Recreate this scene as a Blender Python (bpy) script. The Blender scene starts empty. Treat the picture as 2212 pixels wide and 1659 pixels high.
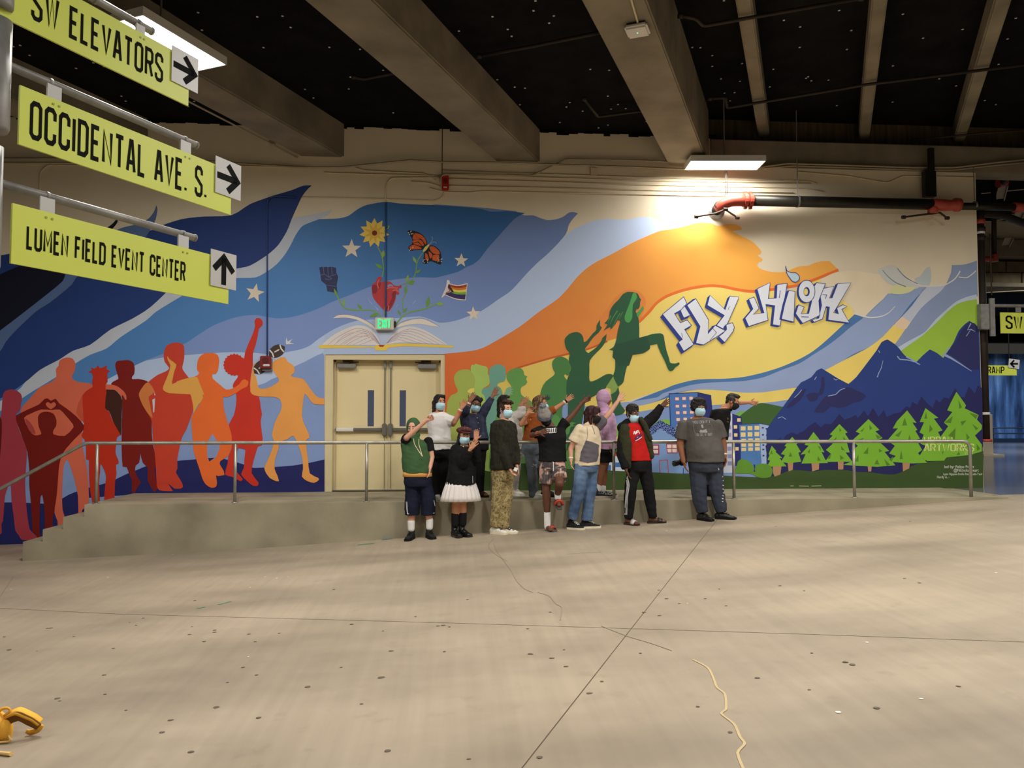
import bpy, bmesh, math, random
import numpy as np
from mathutils import Vector, Matrix, noise as mnoise
from mathutils.bvhtree import BVHTree
from mathutils.geometry import tessellate_polygon
random.seed(7)
SC = bpy.context.scene
COL = SC.collection
PI = math.pi

# ------------------------------------------------------------------ camera
CAM_H = 1.185                 # metres above the walkway top (z = 0)
YAW, PITCH, FPX = math.radians(4.3), math.radians(2.6), 1660.0
fw = Vector((math.sin(YAW)*math.cos(PITCH), math.cos(YAW)*math.cos(PITCH), math.sin(PITCH)))
rt = Vector((math.cos(YAW), -math.sin(YAW), 0))
up = rt.cross(fw)
CP = Vector((0, 0, CAM_H))
cd = bpy.data.cameras.new('camera'); cam = bpy.data.objects.new('camera', cd); COL.objects.link(cam)
cd.sensor_width = 36.0; cd.lens = 36.0*FPX/2212.0; cd.clip_end = 200
cam.matrix_world = Matrix(((rt.x, up.x, -fw.x, CP.x), (rt.y, up.y, -fw.y, CP.y), (rt.z, up.z, -fw.z, CP.z), (0, 0, 0, 1)))
SC.camera = cam
SC.view_settings.view_transform = 'Standard'; SC.view_settings.look = 'None'
SC.view_settings.gamma = 1.0; SC.view_settings.use_curve_mapping = False
SC.view_settings.exposure = 0.33

# ------------------------------------------------------------------ world and large lights
wd = bpy.data.worlds.new('hall_ambient'); SC.world = wd; wd.use_nodes = True
wd.node_tree.nodes['Background'].inputs[0].default_value = (0.95, 0.88, 0.78, 1)
wd.node_tree.nodes['Background'].inputs[1].default_value = 0.03
def area_light(name, loc, sx, sy, power, col=(1, 0.965, 0.90), rot=(0, 0, 0), spread=172):
    l = bpy.data.lights.new(name, 'AREA'); l.shape = 'RECTANGLE'; l.size = sx; l.size_y = sy
    l.energy = power; l.color = col; l.spread = math.radians(spread)
    o = bpy.data.objects.new(name, l); COL.objects.link(o); o.location = loc; o.rotation_euler = rot
    return o
# the other ceiling fixtures of the hall, outside the frame
for i, (x, y, p) in enumerate([(-7.0, 5.6, 95), (-2.2, 6.3, 150), (2.6, 6.6, 165), (6.8, 6.8, 200), (11.2, 7.0, 190), (-4.5, 1.0, 75), (0.5, 0.8, 95),
                               (5.5, 1.0, 105), (10.5, 1.5, 95), (0.0, -4.5, 70), (6.0, -4.5, 70)]):
    area_light('hall_light', (x, y, 5.37), 0.46, 1.21, p)
area_light('corridor_light', (16.0, 17.0, 5.2), 1.2, 1.2, 160)
area_light('corridor_light', (21.0, 26.0, 5.0), 1.2, 1.2, 260, (0.75, 0.86, 1.0))
area_light('corridor_light', (27.5, 33.0, 4.6), 3.0, 1.0, 300, (0.6, 0.78, 1.0))

# ------------------------------------------------------------------ projection helpers (photo pixels 2212 x 1659 -> metres)
def ray(px, py):
    return fw + rt*((px-1106.0)/FPX) - up*((py-829.5)/FPX)
def onY(px, py, Y):
    d = ray(px, py); return CP + d*(Y/d.y)
def onX(px, py, X):
    d = ray(px, py); return CP + d*(X/d.x)
def onZ(px, py, z):
    d = ray(px, py); return CP + d*((z-CAM_H)/d.z)
YW, YF = 12.75, 11.10          # mural wall plane, walkway front plane
FX = [-30, -9, -5.95, -3.14, -0.12, 2.42, 4.94, 8.39, 10.5, 60]
FZ = [-0.95, -0.83, -0.765, -0.650, -0.470, -0.330, -0.205, -0.015, 0.0, 0.0]
def floor_z(x):
    return float(np.interp(x, FX, FZ))
def onF(px, py):
    z = -0.5
    for _ in range(30):
        p = onZ(px, py, z); z = 0.5*z + 0.5*floor_z(p.x)
    p.z = floor_z(p.x); return p
CROP = dict(A=(0, 0, 2.989), B=(640, 0, 2.989), C=(1280, 0, 2.3734), D=(0, 420, 3.6867), E=(500, 400, 3.6867),
            F=(900, 400, 3.6867), G=(1350, 400, 3.6867), H=(1750, 400, 4.7403), I=(0, 760, 3.6867), J=(400, 700, 4.148),
            Q=(1600, 660, 3.6144), K=(0, 820, 4.484), L=(160, 730, 4.6083), M=(380, 680, 4.147), N=(680, 450, 5.186),
            O=(960, 620, 4.2538), R=(1410, 570, 5.027), S=(1960, 330, 4.254), T=(1990, 690, 3.95), U=(1400, 800, 4.88),
            V=(1200, 820, 4.607), X=(840, 820, 4.607), Y=(1040, 820, 4.607), Z=(940, 780, 5.53), W=(1640, 830, 4.514),
            A1=(1940, 920, 11.642), P12=(1460, 840, 10.367), P8=(1120, 840, 10.367), P11=(1330, 860, 11.85),
            FL=(0, 1100, 2.0), FR=(1106, 1060, 2.0), BG=(0, 1450, 7.9), PX=(0, 0, 1.0), CT=(1380, 830, 6.6375), RB=(2100, 380, 5.1875))
def cpx(crop, x, y):
    ox, oy, s = CROP[crop]; return ox + x/s, oy + y/s

# ------------------------------------------------------------------ materials
def lin(c):
    return tuple(((v/255.0)/12.92 if v/255.0 <= 0.04045 else ((v/255.0+0.055)/1.055)**2.4) for v in c)
MATS = {}
def mat(name, rgb, rough=0.6, metal=0.0, var=0.06, scale=6.0, bump=0.0, emit=None, spec=0.4, stretch=None):
    if name in MATS: return MATS[name]
    m = bpy.data.materials.new(name); m.use_nodes = True; nt = m.node_tree; b = nt.nodes['Principled BSDF']
    b.inputs['Roughness'].default_value = rough; b.inputs['Metallic'].default_value = metal
    b.inputs['Specular IOR Level'].default_value = spec
    c = lin(rgb)
    if emit:
        b.inputs['Base Color'].default_value = (*c, 1)
        b.inputs['Emission Color'].default_value = (*c, 1); b.inputs['Emission Strength'].default_value = emit
    else:
        tc = nt.nodes.new('ShaderNodeTexCoord'); nz = nt.nodes.new('ShaderNodeTexNoise')
        nz.inputs['Scale'].default_value = scale; nz.inputs['Detail'].default_value = 5
        src = tc.outputs['Object']
        if stretch:
            mp_ = nt.nodes.new('ShaderNodeMapping'); mp_.inputs['Scale'].default_value = stretch
            nt.links.new(src, mp_.inputs['Vector']); src = mp_.outputs['Vector']
        nt.links.new(src, nz.inputs['Vector'])
        mr = nt.nodes.new('ShaderNodeMapRange'); mr.inputs[1].default_value = 0.25; mr.inputs[2].default_value = 0.75
        mr.inputs[3].default_value = 1-var; mr.inputs[4].default_value = 1+var
        nt.links.new(nz.outputs['Fac'], mr.inputs[0])
        mx = nt.nodes.new('ShaderNodeVectorMath'); mx.operation = 'SCALE'; mx.inputs[0].default_value = c
        nt.links.new(mr.outputs[0], mx.inputs['Scale']); nt.links.new(mx.outputs[0], b.inputs['Base Color'])
        if bump:
            bp = nt.nodes.new('ShaderNodeBump'); bp.inputs['Strength'].default_value = bump; bp.inputs['Distance'].default_value = 0.01
            nz2 = nt.nodes.new('ShaderNodeTexNoise'); nz2.inputs['Scale'].default_value = scale*9; nz2.inputs['Detail'].default_value = 3
            nt.links.new(src, nz2.inputs['Vector'])
            nt.links.new(nz2.outputs['Fac'], bp.inputs['Height']); nt.links.new(bp.outputs[0], b.inputs['Normal'])
    MATS[name] = m; return m
def mat_ramp(name, stops, scale=8.0, rough=0.8, detail=3, constant=False, stretch=None, bump=0.0, spec=0.3, dist=0.0):
    """noise driven colour ramp: stops = [(pos, rgb), ...]"""
    if name in MATS: return MATS[name]
    m = bpy.data.materials.new(name); m.use_nodes = True; nt = m.node_tree; b = nt.nodes['Principled BSDF']
    b.inputs['Roughness'].default_value = rough; b.inputs['Specular IOR Level'].default_value = spec
    tc = nt.nodes.new('ShaderNodeTexCoord'); nz = nt.nodes.new('ShaderNodeTexNoise')
    nz.inputs['Scale'].default_value = scale; nz.inputs['Detail'].default_value = detail; nz.inputs['Distortion'].default_value = dist
    src = tc.outputs['Object']
    if stretch:
        mp_ = nt.nodes.new('ShaderNodeMapping'); mp_.inputs['Scale'].default_value = stretch
        nt.links.new(src, mp_.inputs['Vector']); src = mp_.outputs['Vector']
    nt.links.new(src, nz.inputs['Vector'])
    r = nt.nodes.new('ShaderNodeValToRGB'); cr = r.color_ramp
    if constant: cr.interpolation = 'CONSTANT'
    while len(cr.elements) > 1: cr.elements.remove(cr.elements[-1])
    for i, (p, c) in enumerate(stops):
        e = cr.elements[0] if i == 0 else cr.elements.new(p)
        e.position = p; e.color = (*lin(c), 1)
    nt.links.new(nz.outputs['Fac'], r.inputs[0]); nt.links.new(r.outputs[0], b.inputs['Base Color'])
    if bump:
        bp = nt.nodes.new('ShaderNodeBump'); bp.inputs['Strength'].default_value = bump; bp.inputs['Distance'].default_value = 0.01
        nz2 = nt.nodes.new('ShaderNodeTexNoise'); nz2.inputs['Scale'].default_value = scale*12; nz2.inputs['Detail'].default_value = 4
        nt.links.new(src, nz2.inputs['Vector']); nt.links.new(nz2.outputs['Fac'], bp.inputs['Height']); nt.links.new(bp.outputs[0], b.inputs['Normal'])
    MATS[name] = m; return m
def mat_grad(name, c0, c1, p0, p1, rough=0.6):
    """paint that blends from one colour to another between two points of the wall"""
    if name in MATS: return MATS[name]
    m = bpy.data.materials.new(name); m.use_nodes = True; nt = m.node_tree; b = nt.nodes['Principled BSDF']
    b.inputs['Roughness'].default_value = rough; b.inputs['Specular IOR Level'].default_value = 0.3
    tc = nt.nodes.new('ShaderNodeTexCoord'); d = Vector(p1)-Vector(p0)
    dp = nt.nodes.new('ShaderNodeVectorMath'); dp.operation = 'DOT_PRODUCT'; dp.inputs[1].default_value = d/d.length_squared
    sb = nt.nodes.new('ShaderNodeVectorMath'); sb.operation = 'SUBTRACT'; sb.inputs[1].default_value = p0
    nt.links.new(tc.outputs['Object'], sb.inputs[0]); nt.links.new(sb.outputs[0], dp.inputs[0])
    nz = nt.nodes.new('ShaderNodeTexNoise'); nz.inputs['Scale'].default_value = 2.0
    nt.links.new(tc.outputs['Object'], nz.inputs['Vector'])
    ma = nt.nodes.new('ShaderNodeMath'); ma.operation = 'MULTIPLY_ADD'; ma.inputs[1].default_value = 0.25
    nt.links.new(nz.outputs['Fac'], ma.inputs[0]); nt.links.new(dp.outputs['Value'], ma.inputs[2])
    sh = nt.nodes.new('ShaderNodeMath'); sh.operation = 'SUBTRACT'; sh.inputs[1].default_value = 0.125; sh.use_clamp = True
    nt.links.new(ma.outputs[0], sh.inputs[0])
    mx = nt.nodes.new('ShaderNodeMix'); mx.data_type = 'RGBA'
    mx.inputs['A'].default_value = (*lin(c0), 1); mx.inputs['B'].default_value = (*lin(c1), 1)
    nt.links.new(sh.outputs[0], mx.inputs['Factor']); nt.links.new(mx.outputs['Result'], b.inputs['Base Color'])
    MATS[name] = m; return m

# ------------------------------------------------------------------ object helpers
def tag(o, label=None, cat=None, group=None, kind=None):
    if label: o['label'] = label
    if cat: o['category'] = cat
    if group: o['group'] = group
    if kind: o['kind'] = kind
    return o
def empty(name, loc, label=None, cat=None, group=None, kind=None):
    o = bpy.data.objects.new(name, None); COL.objects.link(o); o.location = loc; o.empty_display_size = 0.1
    return tag(o, label, cat, group, kind)
def link_mesh(name, me, m, parent=None):
    o = bpy.data.objects.new(name, me); COL.objects.link(o)
    if m is not None: me.materials.append(m)
    if parent is not None:
        o.parent = parent
        if parent.type == 'EMPTY': o.matrix_parent_inverse = Matrix.Translation(parent.location).inverted()   # children keep world coordinates
    return o
def from_data(name, verts, faces, m, parent=None, smooth=False):
    me = bpy.data.meshes.new(name); me.from_pydata([tuple(v) for v in verts], [], faces); me.update()
    if smooth:
        for p in me.polygons: p.use_smooth = True
    return link_mesh(name, me, m, parent)
def obj(name, bm, m, parent=None, smooth=False):
    me = bpy.data.meshes.new(name); bmesh.ops.recalc_face_normals(bm, faces=bm.faces[:]); bm.to_mesh(me); bm.free()
    if smooth:
        for p in me.polygons: p.use_smooth = True
    return link_mesh(name, me, m, parent)
def BM(): return bmesh.new()
def add_box(bm, c, s, R=None, bev=0.0):
    r = bmesh.ops.create_cube(bm, size=1.0); vs = r['verts']
    for v in vs:
        p = Vector((v.co.x*s[0], v.co.y*s[1], v.co.z*s[2]))
        if R is not None: p = R @ p
        v.co = p + Vector(c)
    if bev:
        es = list({e for v in vs for e in v.link_edges})
        bmesh.ops.bevel(bm, geom=es, offset=bev, segments=2, affect='EDGES')
    return vs
def add_prism(bm, pts, vec):
    """closed polygon (list of Vectors) extruded along vec"""
    a = [bm.verts.new(p) for p in pts]; b = [bm.verts.new(Vector(p)+Vector(vec)) for p in pts]
    n = len(pts)
    bm.faces.new(a); bm.faces.new(b[::-1])
    for i in range(n): bm.faces.new((a[i], b[i], b[(i+1) % n], a[(i+1) % n]))
def frame_for(d):
    d = Vector(d).normalized(); h = Vector((0, 0, 1)) if abs(d.z) < 0.9 else Vector((1, 0, 0))
    x = d.cross(h).normalized(); y = d.cross(x).normalized(); return x, y
def add_tube(bm, pts, r, seg=10, cap=True):
    """round tube along a polyline; r is one radius or a list"""
    pts = [Vector(p) for p in pts]; n = len(pts)
    rs = r if isinstance(r, (list, tuple)) else [r]*n
    rings = []; px = None
    for i, p in enumerate(pts):
        d = (pts[min(i+1, n-1)]-pts[max(i-1, 0)])
        x, y = frame_for(d)
        if px is not None:
            dn = d.normalized(); x = (px - dn*px.dot(dn)).normalized(); y = dn.cross(x)
        px = x
        k = 1.0
        if 0 < i < n-1:
            a = (pts[i]-pts[i-1]).normalized(); b = (pts[i+1]-pts[i]).normalized()
            k = 1.0/max(0.5, math.sqrt(max(0.0, (1+a.dot(b))/2)))
            k = min(k, 1.25)
        rings.append([bm.verts.new(p + (x*math.cos(2*PI*j/seg)+y*math.sin(2*PI*j/seg))*rs[i]*k) for j in range(seg)])
    for i in range(n-1):
        for j in range(seg):
            bm.faces.new((rings[i][j], rings[i][(j+1) % seg], rings[i+1][(j+1) % seg], rings[i+1][j]))
    if cap:
        bm.faces.new(rings[0][::-1]); bm.faces.new(rings[-1])
def bend(p0, p1, p2, r=0.1, n=6):
    """points rounding the corner p1"""
    p0, p1, p2 = Vector(p0), Vector(p1), Vector(p2)
    a = p1 + (p0-p1).normalized()*r; b = p1 + (p2-p1).normalized()*r
    out = []
    for i in range(n+1):
        t = i/n; out.append(a*(1-t)**2 + p1*2*t*(1-t) + b*t*t)
    return out
def rounded(pts, r=0.1, n=5):
    out = [Vector(pts[0])]
    for i in range(1, len(pts)-1): out += bend(pts[i-1], pts[i], pts[i+1], r, n)
    return out + [Vector(pts[-1])]
def catmull(pts, n=3, closed=True, sharp=None):
    P = [np.array(p, float) for p in pts]; N = len(P); out = []
    rng = range(N) if closed else range(N-1)
    sharp = sharp or [False]*N
    for i in rng:
        p1, p2 = P[i], P[(i+1) % N]
        p0 = P[(i-1) % N] if (closed or i > 0) else p1
        p3 = P[(i+2) % N] if (closed or i+2 < N) else p2
        if sharp[i]: p0 = p1
        if sharp[(i+1) % N]: p3 = p2
        for k in range(n):
            t = k/n
            t1 = (p2-p0)*0.42; t2 = (p3-p1)*0.42
            L = np.linalg.norm(p2-p1)
            for tv in (t1, t2):
                l = np.linalg.norm(tv)
                if l > L: tv *= L/l
            h = (2*t**3-3*t**2+1)*p1 + (t**3-2*t**2+t)*t1 + (-2*t**3+3*t**2)*p2 + (t**3-t**2)*t2
            out.append(tuple(h))
    if not closed: out.append(tuple(P[-1]))
    return out
def ribbon2d(pts, hw, closed=False):
    """2-D mitred ribbon -> (verts2d, quads)"""
    P = [np.array(p, float) for p in pts]; n = len(P); L = []; R = []
    for i in range(n):
        if closed: a, b = P[i]-P[i-1], P[(i+1) % n]-P[i]
        else:
            a = P[i]-P[i-1] if i > 0 else P[1]-P[0]
            b = P[i+1]-P[i] if i < n-1 else P[-1]-P[-2]
        a = a/(np.linalg.norm(a)+1e-12); b = b/(np.linalg.norm(b)+1e-12)
        na, nb = np.array((-a[1], a[0])), np.array((-b[1], b[0]))
        m = na+nb; l = np.linalg.norm(m)
        if l < 1e-6: m = na; k = 1
        else:
            m = m/l; dt = m.dot(na); k = min(1/max(dt, 0.3), 2.2) if dt > 0.6 else 1.05
        w = hw[i] if isinstance(hw, (list, tuple)) else hw
        L.append(P[i]+m*w*k); R.append(P[i]-m*w*k)
    V = L+R; Fq = [(i, (i+1) % n, n+(i+1) % n, n+i) for i in range(n if closed else n-1)]
    return V, Fq
# squarish condensed capitals, drawn as strokes on a 4 x 10 grid: glyph = (width, strokes)
GL = {
 'A': (4, [[(0, 0), (1.5, 10), (2.5, 10), (4, 0)], [(0.6, 3), (3.4, 3)]]),
 'B': (4, [[(0, 0), (0, 10), (3, 10), (3.8, 9), (3.8, 6), (3, 5.2), (4, 4.2), (4, 1), (3, 0), (0, 0)], [(0, 5.2), (3, 5.2)]]),
 'C': (4, [[(4, 3), (4, 1), (3, 0), (1, 0), (0, 1), (0, 9), (1, 10), (3, 10), (4, 9), (4, 7)]]),
 'D': (4, [[(0, 0), (0, 10), (2.8, 10), (4, 8.8), (4, 1.2), (2.8, 0), (0, 0)]]),
 'E': (3.4, [[(3.4, 10), (0, 10), (0, 0), (3.4, 0)], [(0, 5.2), (2.9, 5.2)]]),
 'F': (3.4, [[(3.4, 10), (0, 10), (0, 0)], [(0, 5.2), (2.9, 5.2)]]),
 'G': (4, [[(4, 7.5), (4, 9), (3, 10), (1, 10), (0, 9), (0, 1), (1, 0), (4, 0), (4, 4.5), (2, 4.5)]]),
 'H': (4, [[(0, 0), (0, 10)], [(4, 0), (4, 10)], [(0, 5), (4, 5)]]),
 'I': (0.01, [[(0, 0), (0, 10)]]),
 'K': (4, [[(0, 0), (0, 10)], [(4, 10), (0.4, 5), (4, 0)]]),
 'L': (3.2, [[(0, 10), (0, 0), (3.2, 0)]]),
 'M': (5, [[(0, 0), (0, 10), (2.5, 3), (5, 10), (5, 0)]]),
 'N': (4, [[(0, 0), (0, 10), (4, 0), (4, 10)]]),
 'O': (4, [[(1, 0), (3, 0), (4, 1), (4, 9), (3, 10), (1, 10), (0, 9), (0, 1), (1, 0)]]),
 'P': (4, [[(0, 0), (0, 10), (3, 10), (4, 9), (4, 5.6), (3, 4.6), (0, 4.6)]]),
 'R': (4, [[(0, 0), (0, 10), (3, 10), (4, 9), (4, 6), (3, 5), (0, 5)], [(2.2, 5), (4, 0)]]),
 'S': (4, [[(4, 7.6), (4, 9), (3, 10), (1, 10), (0, 9), (0, 6.5), (4, 3.7), (4, 1), (3, 0), (1, 0), (0, 1), (0, 2.4)]]),
 'T': (4, [[(0, 10), (4, 10)], [(2, 10), (2, 0)]]),
 'U': (4, [[(0, 10), (0, 1), (1, 0), (3, 0), (4, 1), (4, 10)]]),
 'V': (4, [[(0, 10), (2, 0), (4, 10)]]),
 'W': (5.6, [[(0, 10), (1.4, 0), (2.8, 9.4), (4.2, 0), (5.6, 10)]]),
 'X': (4, [[(0, 0), (4, 10)], [(0, 10), (4, 0)]]),
 'Y': (4, [[(0, 10), (2, 5), (4, 10)], [(2, 5), (2, 0)]]),
 '.': (0.4, [[(0.2, 0.0), (0.2, 0.9)]]), '-': (2, [[(0, 5), (2, 5)]]), ' ': (1.6, [])}
def stroke_text(text, hw=0.55, gap=2.1):
    """-> verts2d, faces, total width on the glyph grid"""
    V = []; Fc = []; x = 0
    for ch in text:
        w, st = GL[ch]
        for s in st:
            closed = len(s) > 3 and s[0] == s[-1]
            pts = [(x+a, b) for a, b in (s[:-1] if closed else s)]
            # square ends: pull the tips in or out so that caps line up
            v, f = ribbon2d(pts, hw, closed); o = len(V); V += [tuple(q) for q in v]; Fc += [tuple(o+i for i in q) for q in f]
        x += w + gap
    return V, Fc, x-gap
def tess(pts2):
    tri = tessellate_polygon([[Vector((p[0], p[1], 0)) for p in pts2]])
    return [tuple(t) for t in tri]
# ================================================================== STRUCTURE
C_CREAM = (226, 213, 187)
m_cream = mat('cream_wall_paint', C_CREAM, 0.7, var=0.05, scale=1.2, bump=0.15)
m_conc = mat_ramp('board_formed_concrete', [(0.25, (106, 99, 84)), (0.5, (130, 121, 103)), (0.75, (148, 138, 118))], 1.6, 0.85, 8, bump=0.25)
m_conc2 = mat_ramp('walkway_concrete', [(0.25, (124, 116, 96)), (0.5, (150, 141, 118)), (0.75, (168, 158, 135))], 1.3, 0.8, 8, bump=0.15)
m_black = mat('black_insulation', (17, 16, 17), 0.95, var=0.5, scale=3.0, bump=0.5, spec=0.1)
m_gap = mat('dark_joint', (128, 114, 96), 0.9)
# floor concrete: broad blotches, fine grain, tyre and foot wear
def floor_mat():
    m = bpy.data.materials.new('floor_concrete'); m.use_nodes = True; nt = m.node_tree; b = nt.nodes['Principled BSDF']
    b.inputs['Specular IOR Level'].default_value = 0.35
    N = nt.nodes.new; Lk = nt.links.new; tc = N('ShaderNodeTexCoord')
    n1 = N('ShaderNodeTexNoise'); n1.inputs['Scale'].default_value = 0.55; n1.inputs['Detail'].default_value = 6; n1.inputs['Roughness'].default_value = 0.55
    mp = N('ShaderNodeMapping'); mp.inputs['Rotation'].default_value = (0, 0, 0.45); mp.inputs['Scale'].default_value = (0.7, 1.6, 1)
    Lk(tc.outputs['Object'], mp.inputs['Vector']); Lk(mp.outputs[0], n1.inputs['Vector'])
    r1 = N('ShaderNodeValToRGB'); e = r1.color_ramp.elements
    e[0].position = 0.3; e[0].color = (*lin((131, 119, 102)), 1); e[1].position = 0.62; e[1].color = (*lin((165, 150, 129)), 1)
    Lk(n1.outputs['Fac'], r1.inputs[0])
    # brushed streaks
    mp2 = N('ShaderNodeMapping'); mp2.inputs['Rotation'].default_value = (0, 0, -0.32); mp2.inputs['Scale'].default_value = (9, 0.35, 1)
    n2 = N('ShaderNodeTexNoise'); n2.inputs['Scale'].default_value = 1.5; n2.inputs['Detail'].default_value = 5
    Lk(tc.outputs['Object'], mp2.inputs['Vector']); Lk(mp2.outputs[0], n2.inputs['Vector'])
    mr = N('ShaderNodeMapRange'); mr.inputs[1].default_value = 0.3; mr.inputs[2].default_value = 0.7; mr.inputs[3].default_value = 0.94; mr.inputs[4].default_value = 1.05
    Lk(n2.outputs['Fac'], mr.inputs[0])
    mul = N('ShaderNodeVectorMath'); mul.operation = 'SCALE'; Lk(r1.outputs[0], mul.inputs[0]); Lk(mr.outputs[0], mul.inputs['Scale'])
    # small grey-brown smudges
    n3 = N('ShaderNodeTexNoise'); n3.inputs['Scale'].default_value = 5.5; n3.inputs['Detail'].default_value = 6
    Lk(tc.outputs['Object'], n3.inputs['Vector'])
    mr3 = N('ShaderNodeMapRange'); mr3.inputs[1].default_value = 0.60; mr3.inputs[2].default_value = 0.78; mr3.inputs[3].default_value = 0; mr3.inputs[4].default_value = 0.45
    Lk(n3.outputs['Fac'], mr3.inputs[0])
    mx = N('ShaderNodeMix'); mx.data_type = 'RGBA'; mx.inputs['B'].default_value = (*lin((132, 118, 99)), 1)
    Lk(mr3.outputs[0], mx.inputs['Factor']); Lk(mul.outputs[0], mx.inputs['A'])
    Lk(mx.outputs['Result'], b.inputs['Base Color'])
    mr4 = N('ShaderNodeMapRange'); mr4.inputs[3].default_value = 0.42; mr4.inputs[4].default_value = 0.72
    Lk(n1.outputs['Fac'], mr4.inputs[0]); Lk(mr4.outputs[0], b.inputs['Roughness'])
    return m
m_floor = floor_mat()

# ---- floor: a dark bed with concrete slabs between the saw-cut joints
def floor_strip(name, x0, x1, y0, y1, dz, m, parent=None, n=60):
    xs = sorted(set([x0, x1] + [x for x in FX if x0 < x < x1] + list(np.linspace(x0, x1, n))))
    V = []; Fc = []
    for x in xs: V += [(x, y0, floor_z(x)+dz), (x, y1, floor_z(x)+dz)]
    for i in range(len(xs)-1): Fc.append((2*i, 2*i+2, 2*i+3, 2*i+1))
    return from_data(name, V, Fc, m, parent)
floor = floor_strip('floor', -14, 60, -9, 60, -0.005, m_gap); tag(floor, kind='structure')
ja, jb = onF(1545, 1128), onF(1128, 1659)             # the joint that runs towards the camera
ka, kb = onF(60, 1317), onF(2212, 1387)               # the joint that runs across
def line_x(y): return ja.x + (jb.x-ja.x)*(y-ja.y)/(jb.y-ja.y)
def line_y(x): return ka.y + (kb.y-ka.y)*(x-ka.x)/(kb.x-ka.x)
# crossing point of the two joints
cx = 1.0
for _ in range(40): cx = line_x(line_y(cx))
cy = line_y(cx); G = 0.0045
def slab(xa, xb, y0f, y1f, n=40):
    """slab between x-limits (functions of y) and y-limits (functions of x), draped over the slope"""
    V = []; Fc = []; ny = 24
    for i in range(n+1):
        for j in range(ny+1):
            u, v = i/n, j/ny
            x = xa(0) if not callable(xa) else 0
            # iterate to satisfy both limits
            yy = 5.0; xx = 0.0
            for _ in range(6):
                x0, x1 = xa(yy), xb(yy); xx = x0+(x1-x0)*u; yy = y0f(xx)+(y1f(xx)-y0f(xx))*v
            V.append((xx, yy, floor_z(xx)))
    for i in range(n):
        for j in range(ny):
            a = i*(ny+1)+j; Fc.append((a, a+ny+1, a+ny+2, a+1))
    return from_data('slab', V, Fc, m_floor, floor)
slab(lambda y: -14.0, lambda y: line_x(y)-G, lambda x: line_y(x)+G, lambda x: 11.6)
slab(lambda y: line_x(y)+G, lambda y: 30.0, lambda x: line_y(x)+G, lambda x: 11.6)
slab(lambda y: -14.0, lambda y: line_x(y)-G, lambda x: -9.0, lambda x: line_y(x)-G)
slab(lambda y: line_x(y)+G, lambda y: 30.0, lambda x: -9.0, lambda x: line_y(x)-G)
m_floor2 = mat('corridor_floor', (120, 116, 118), 0.16, var=0.10, scale=1.5, spec=0.6)
floor_strip('slab', 8.6, 45, 11.6, 60, 0.0, m_floor2, floor)
floor_strip('slab', -14, 8.6, 11.6, 13.2, 0.0, m_floor, floor)

# ---- raised walkway with steps at its left end
Z0 = 0.0
xl = onY(182, 1089, YF).x                           # top step nose
steps = [onY(182, 1110, YF).x, onY(136, 1135, YF).x, onY(92, 1165, YF).x, onY(49, 1195, YF).x]
xr = onY(2178, 1077, YF).x
walk = BM()
add_box(walk, ((steps[0]+xr)/2, (YF+YW)/2, -0.5), (xr-steps[0], YW-YF, 1.0))
walkway = obj('trim_1', walk, m_conc2); tag(walkway, 'raised concrete walkway running along the mural wall', kind='structure')
rise = 0.765/4.6
for i in range(1, 4):
    b = BM(); add_box(b, ((steps[i]+steps[i-1])/2, (YF+YW)/2, -rise*i-0.5), (steps[i-1]-steps[i], YW-YF, 1.0))
    obj('step', b, m_conc2, walkway)

# ---- mural wall with a door recess
DL, DR, DT = onY(701, 900, YW).x, onY(961, 900, YW).x, onY(831, 764, YW).z
XE = onY(2116, 700, YW).x                             # right end of the wall
ZT = 6.08
wb = BM()
def wall_box(x0, x1, z0, z1, y0=YW, y1=YW+0.35): add_box(wb, ((x0+x1)/2, (y0+y1)/2, (z0+z1)/2), (x1-x0, y1-y0, z1-z0))
XB = 4.38
wall_box(-14, DL, -1.1, ZT); wall_box(DR, XB, -0.6, ZT); wall_box(XB, XE, -0.3, 5.53); wall_box(DL, DR, DT, ZT)
wall_back = obj('wall_back', wb, m_cream); tag(wall_back, kind='structure')

# ---- ceiling, bay by bay
DIRX = 0.468
def ceil_poly(pts, z, name='ceiling', parent=None):
    b = BM(); add_prism(b, [Vector((x, y, z)) for x, y in pts], (0, 0, 0.12)); return obj(name, b, m_black, parent)
def on_line(xw, y): return xw - DIRX*(YW-y)           # beam line through (xw, YW)
B2R = 4.36
ceiling = ceil_poly([(-14, YW), (-14, -9), (on_line(B2R-0.3, -9), -9), (B2R-0.3, YW)], 6.08)
tag(ceiling, kind='structure')
ceil_poly([(B2R-0.3, 13.4), (on_line(B2R-0.3, -9), -9), (30, -9), (30, 13.4)], 6.5, 'ceiling_bay', ceiling)
# ragged lower edge of the black lining where it laps onto the wall
rb = BM(); x = -9.0
prev = 0
while x < XB-0.02:
    w = random.uniform(0.10, 0.22); h = 0.03+0.05*random.random()
    add_box(rb, (x+w/2, YW-0.004, 6.08-h/2), (w+0.01, 0.008, h)); x += w
o = obj('lining_edge', rb, m_black, ceiling); o['kind'] = 'stuff'
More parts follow.
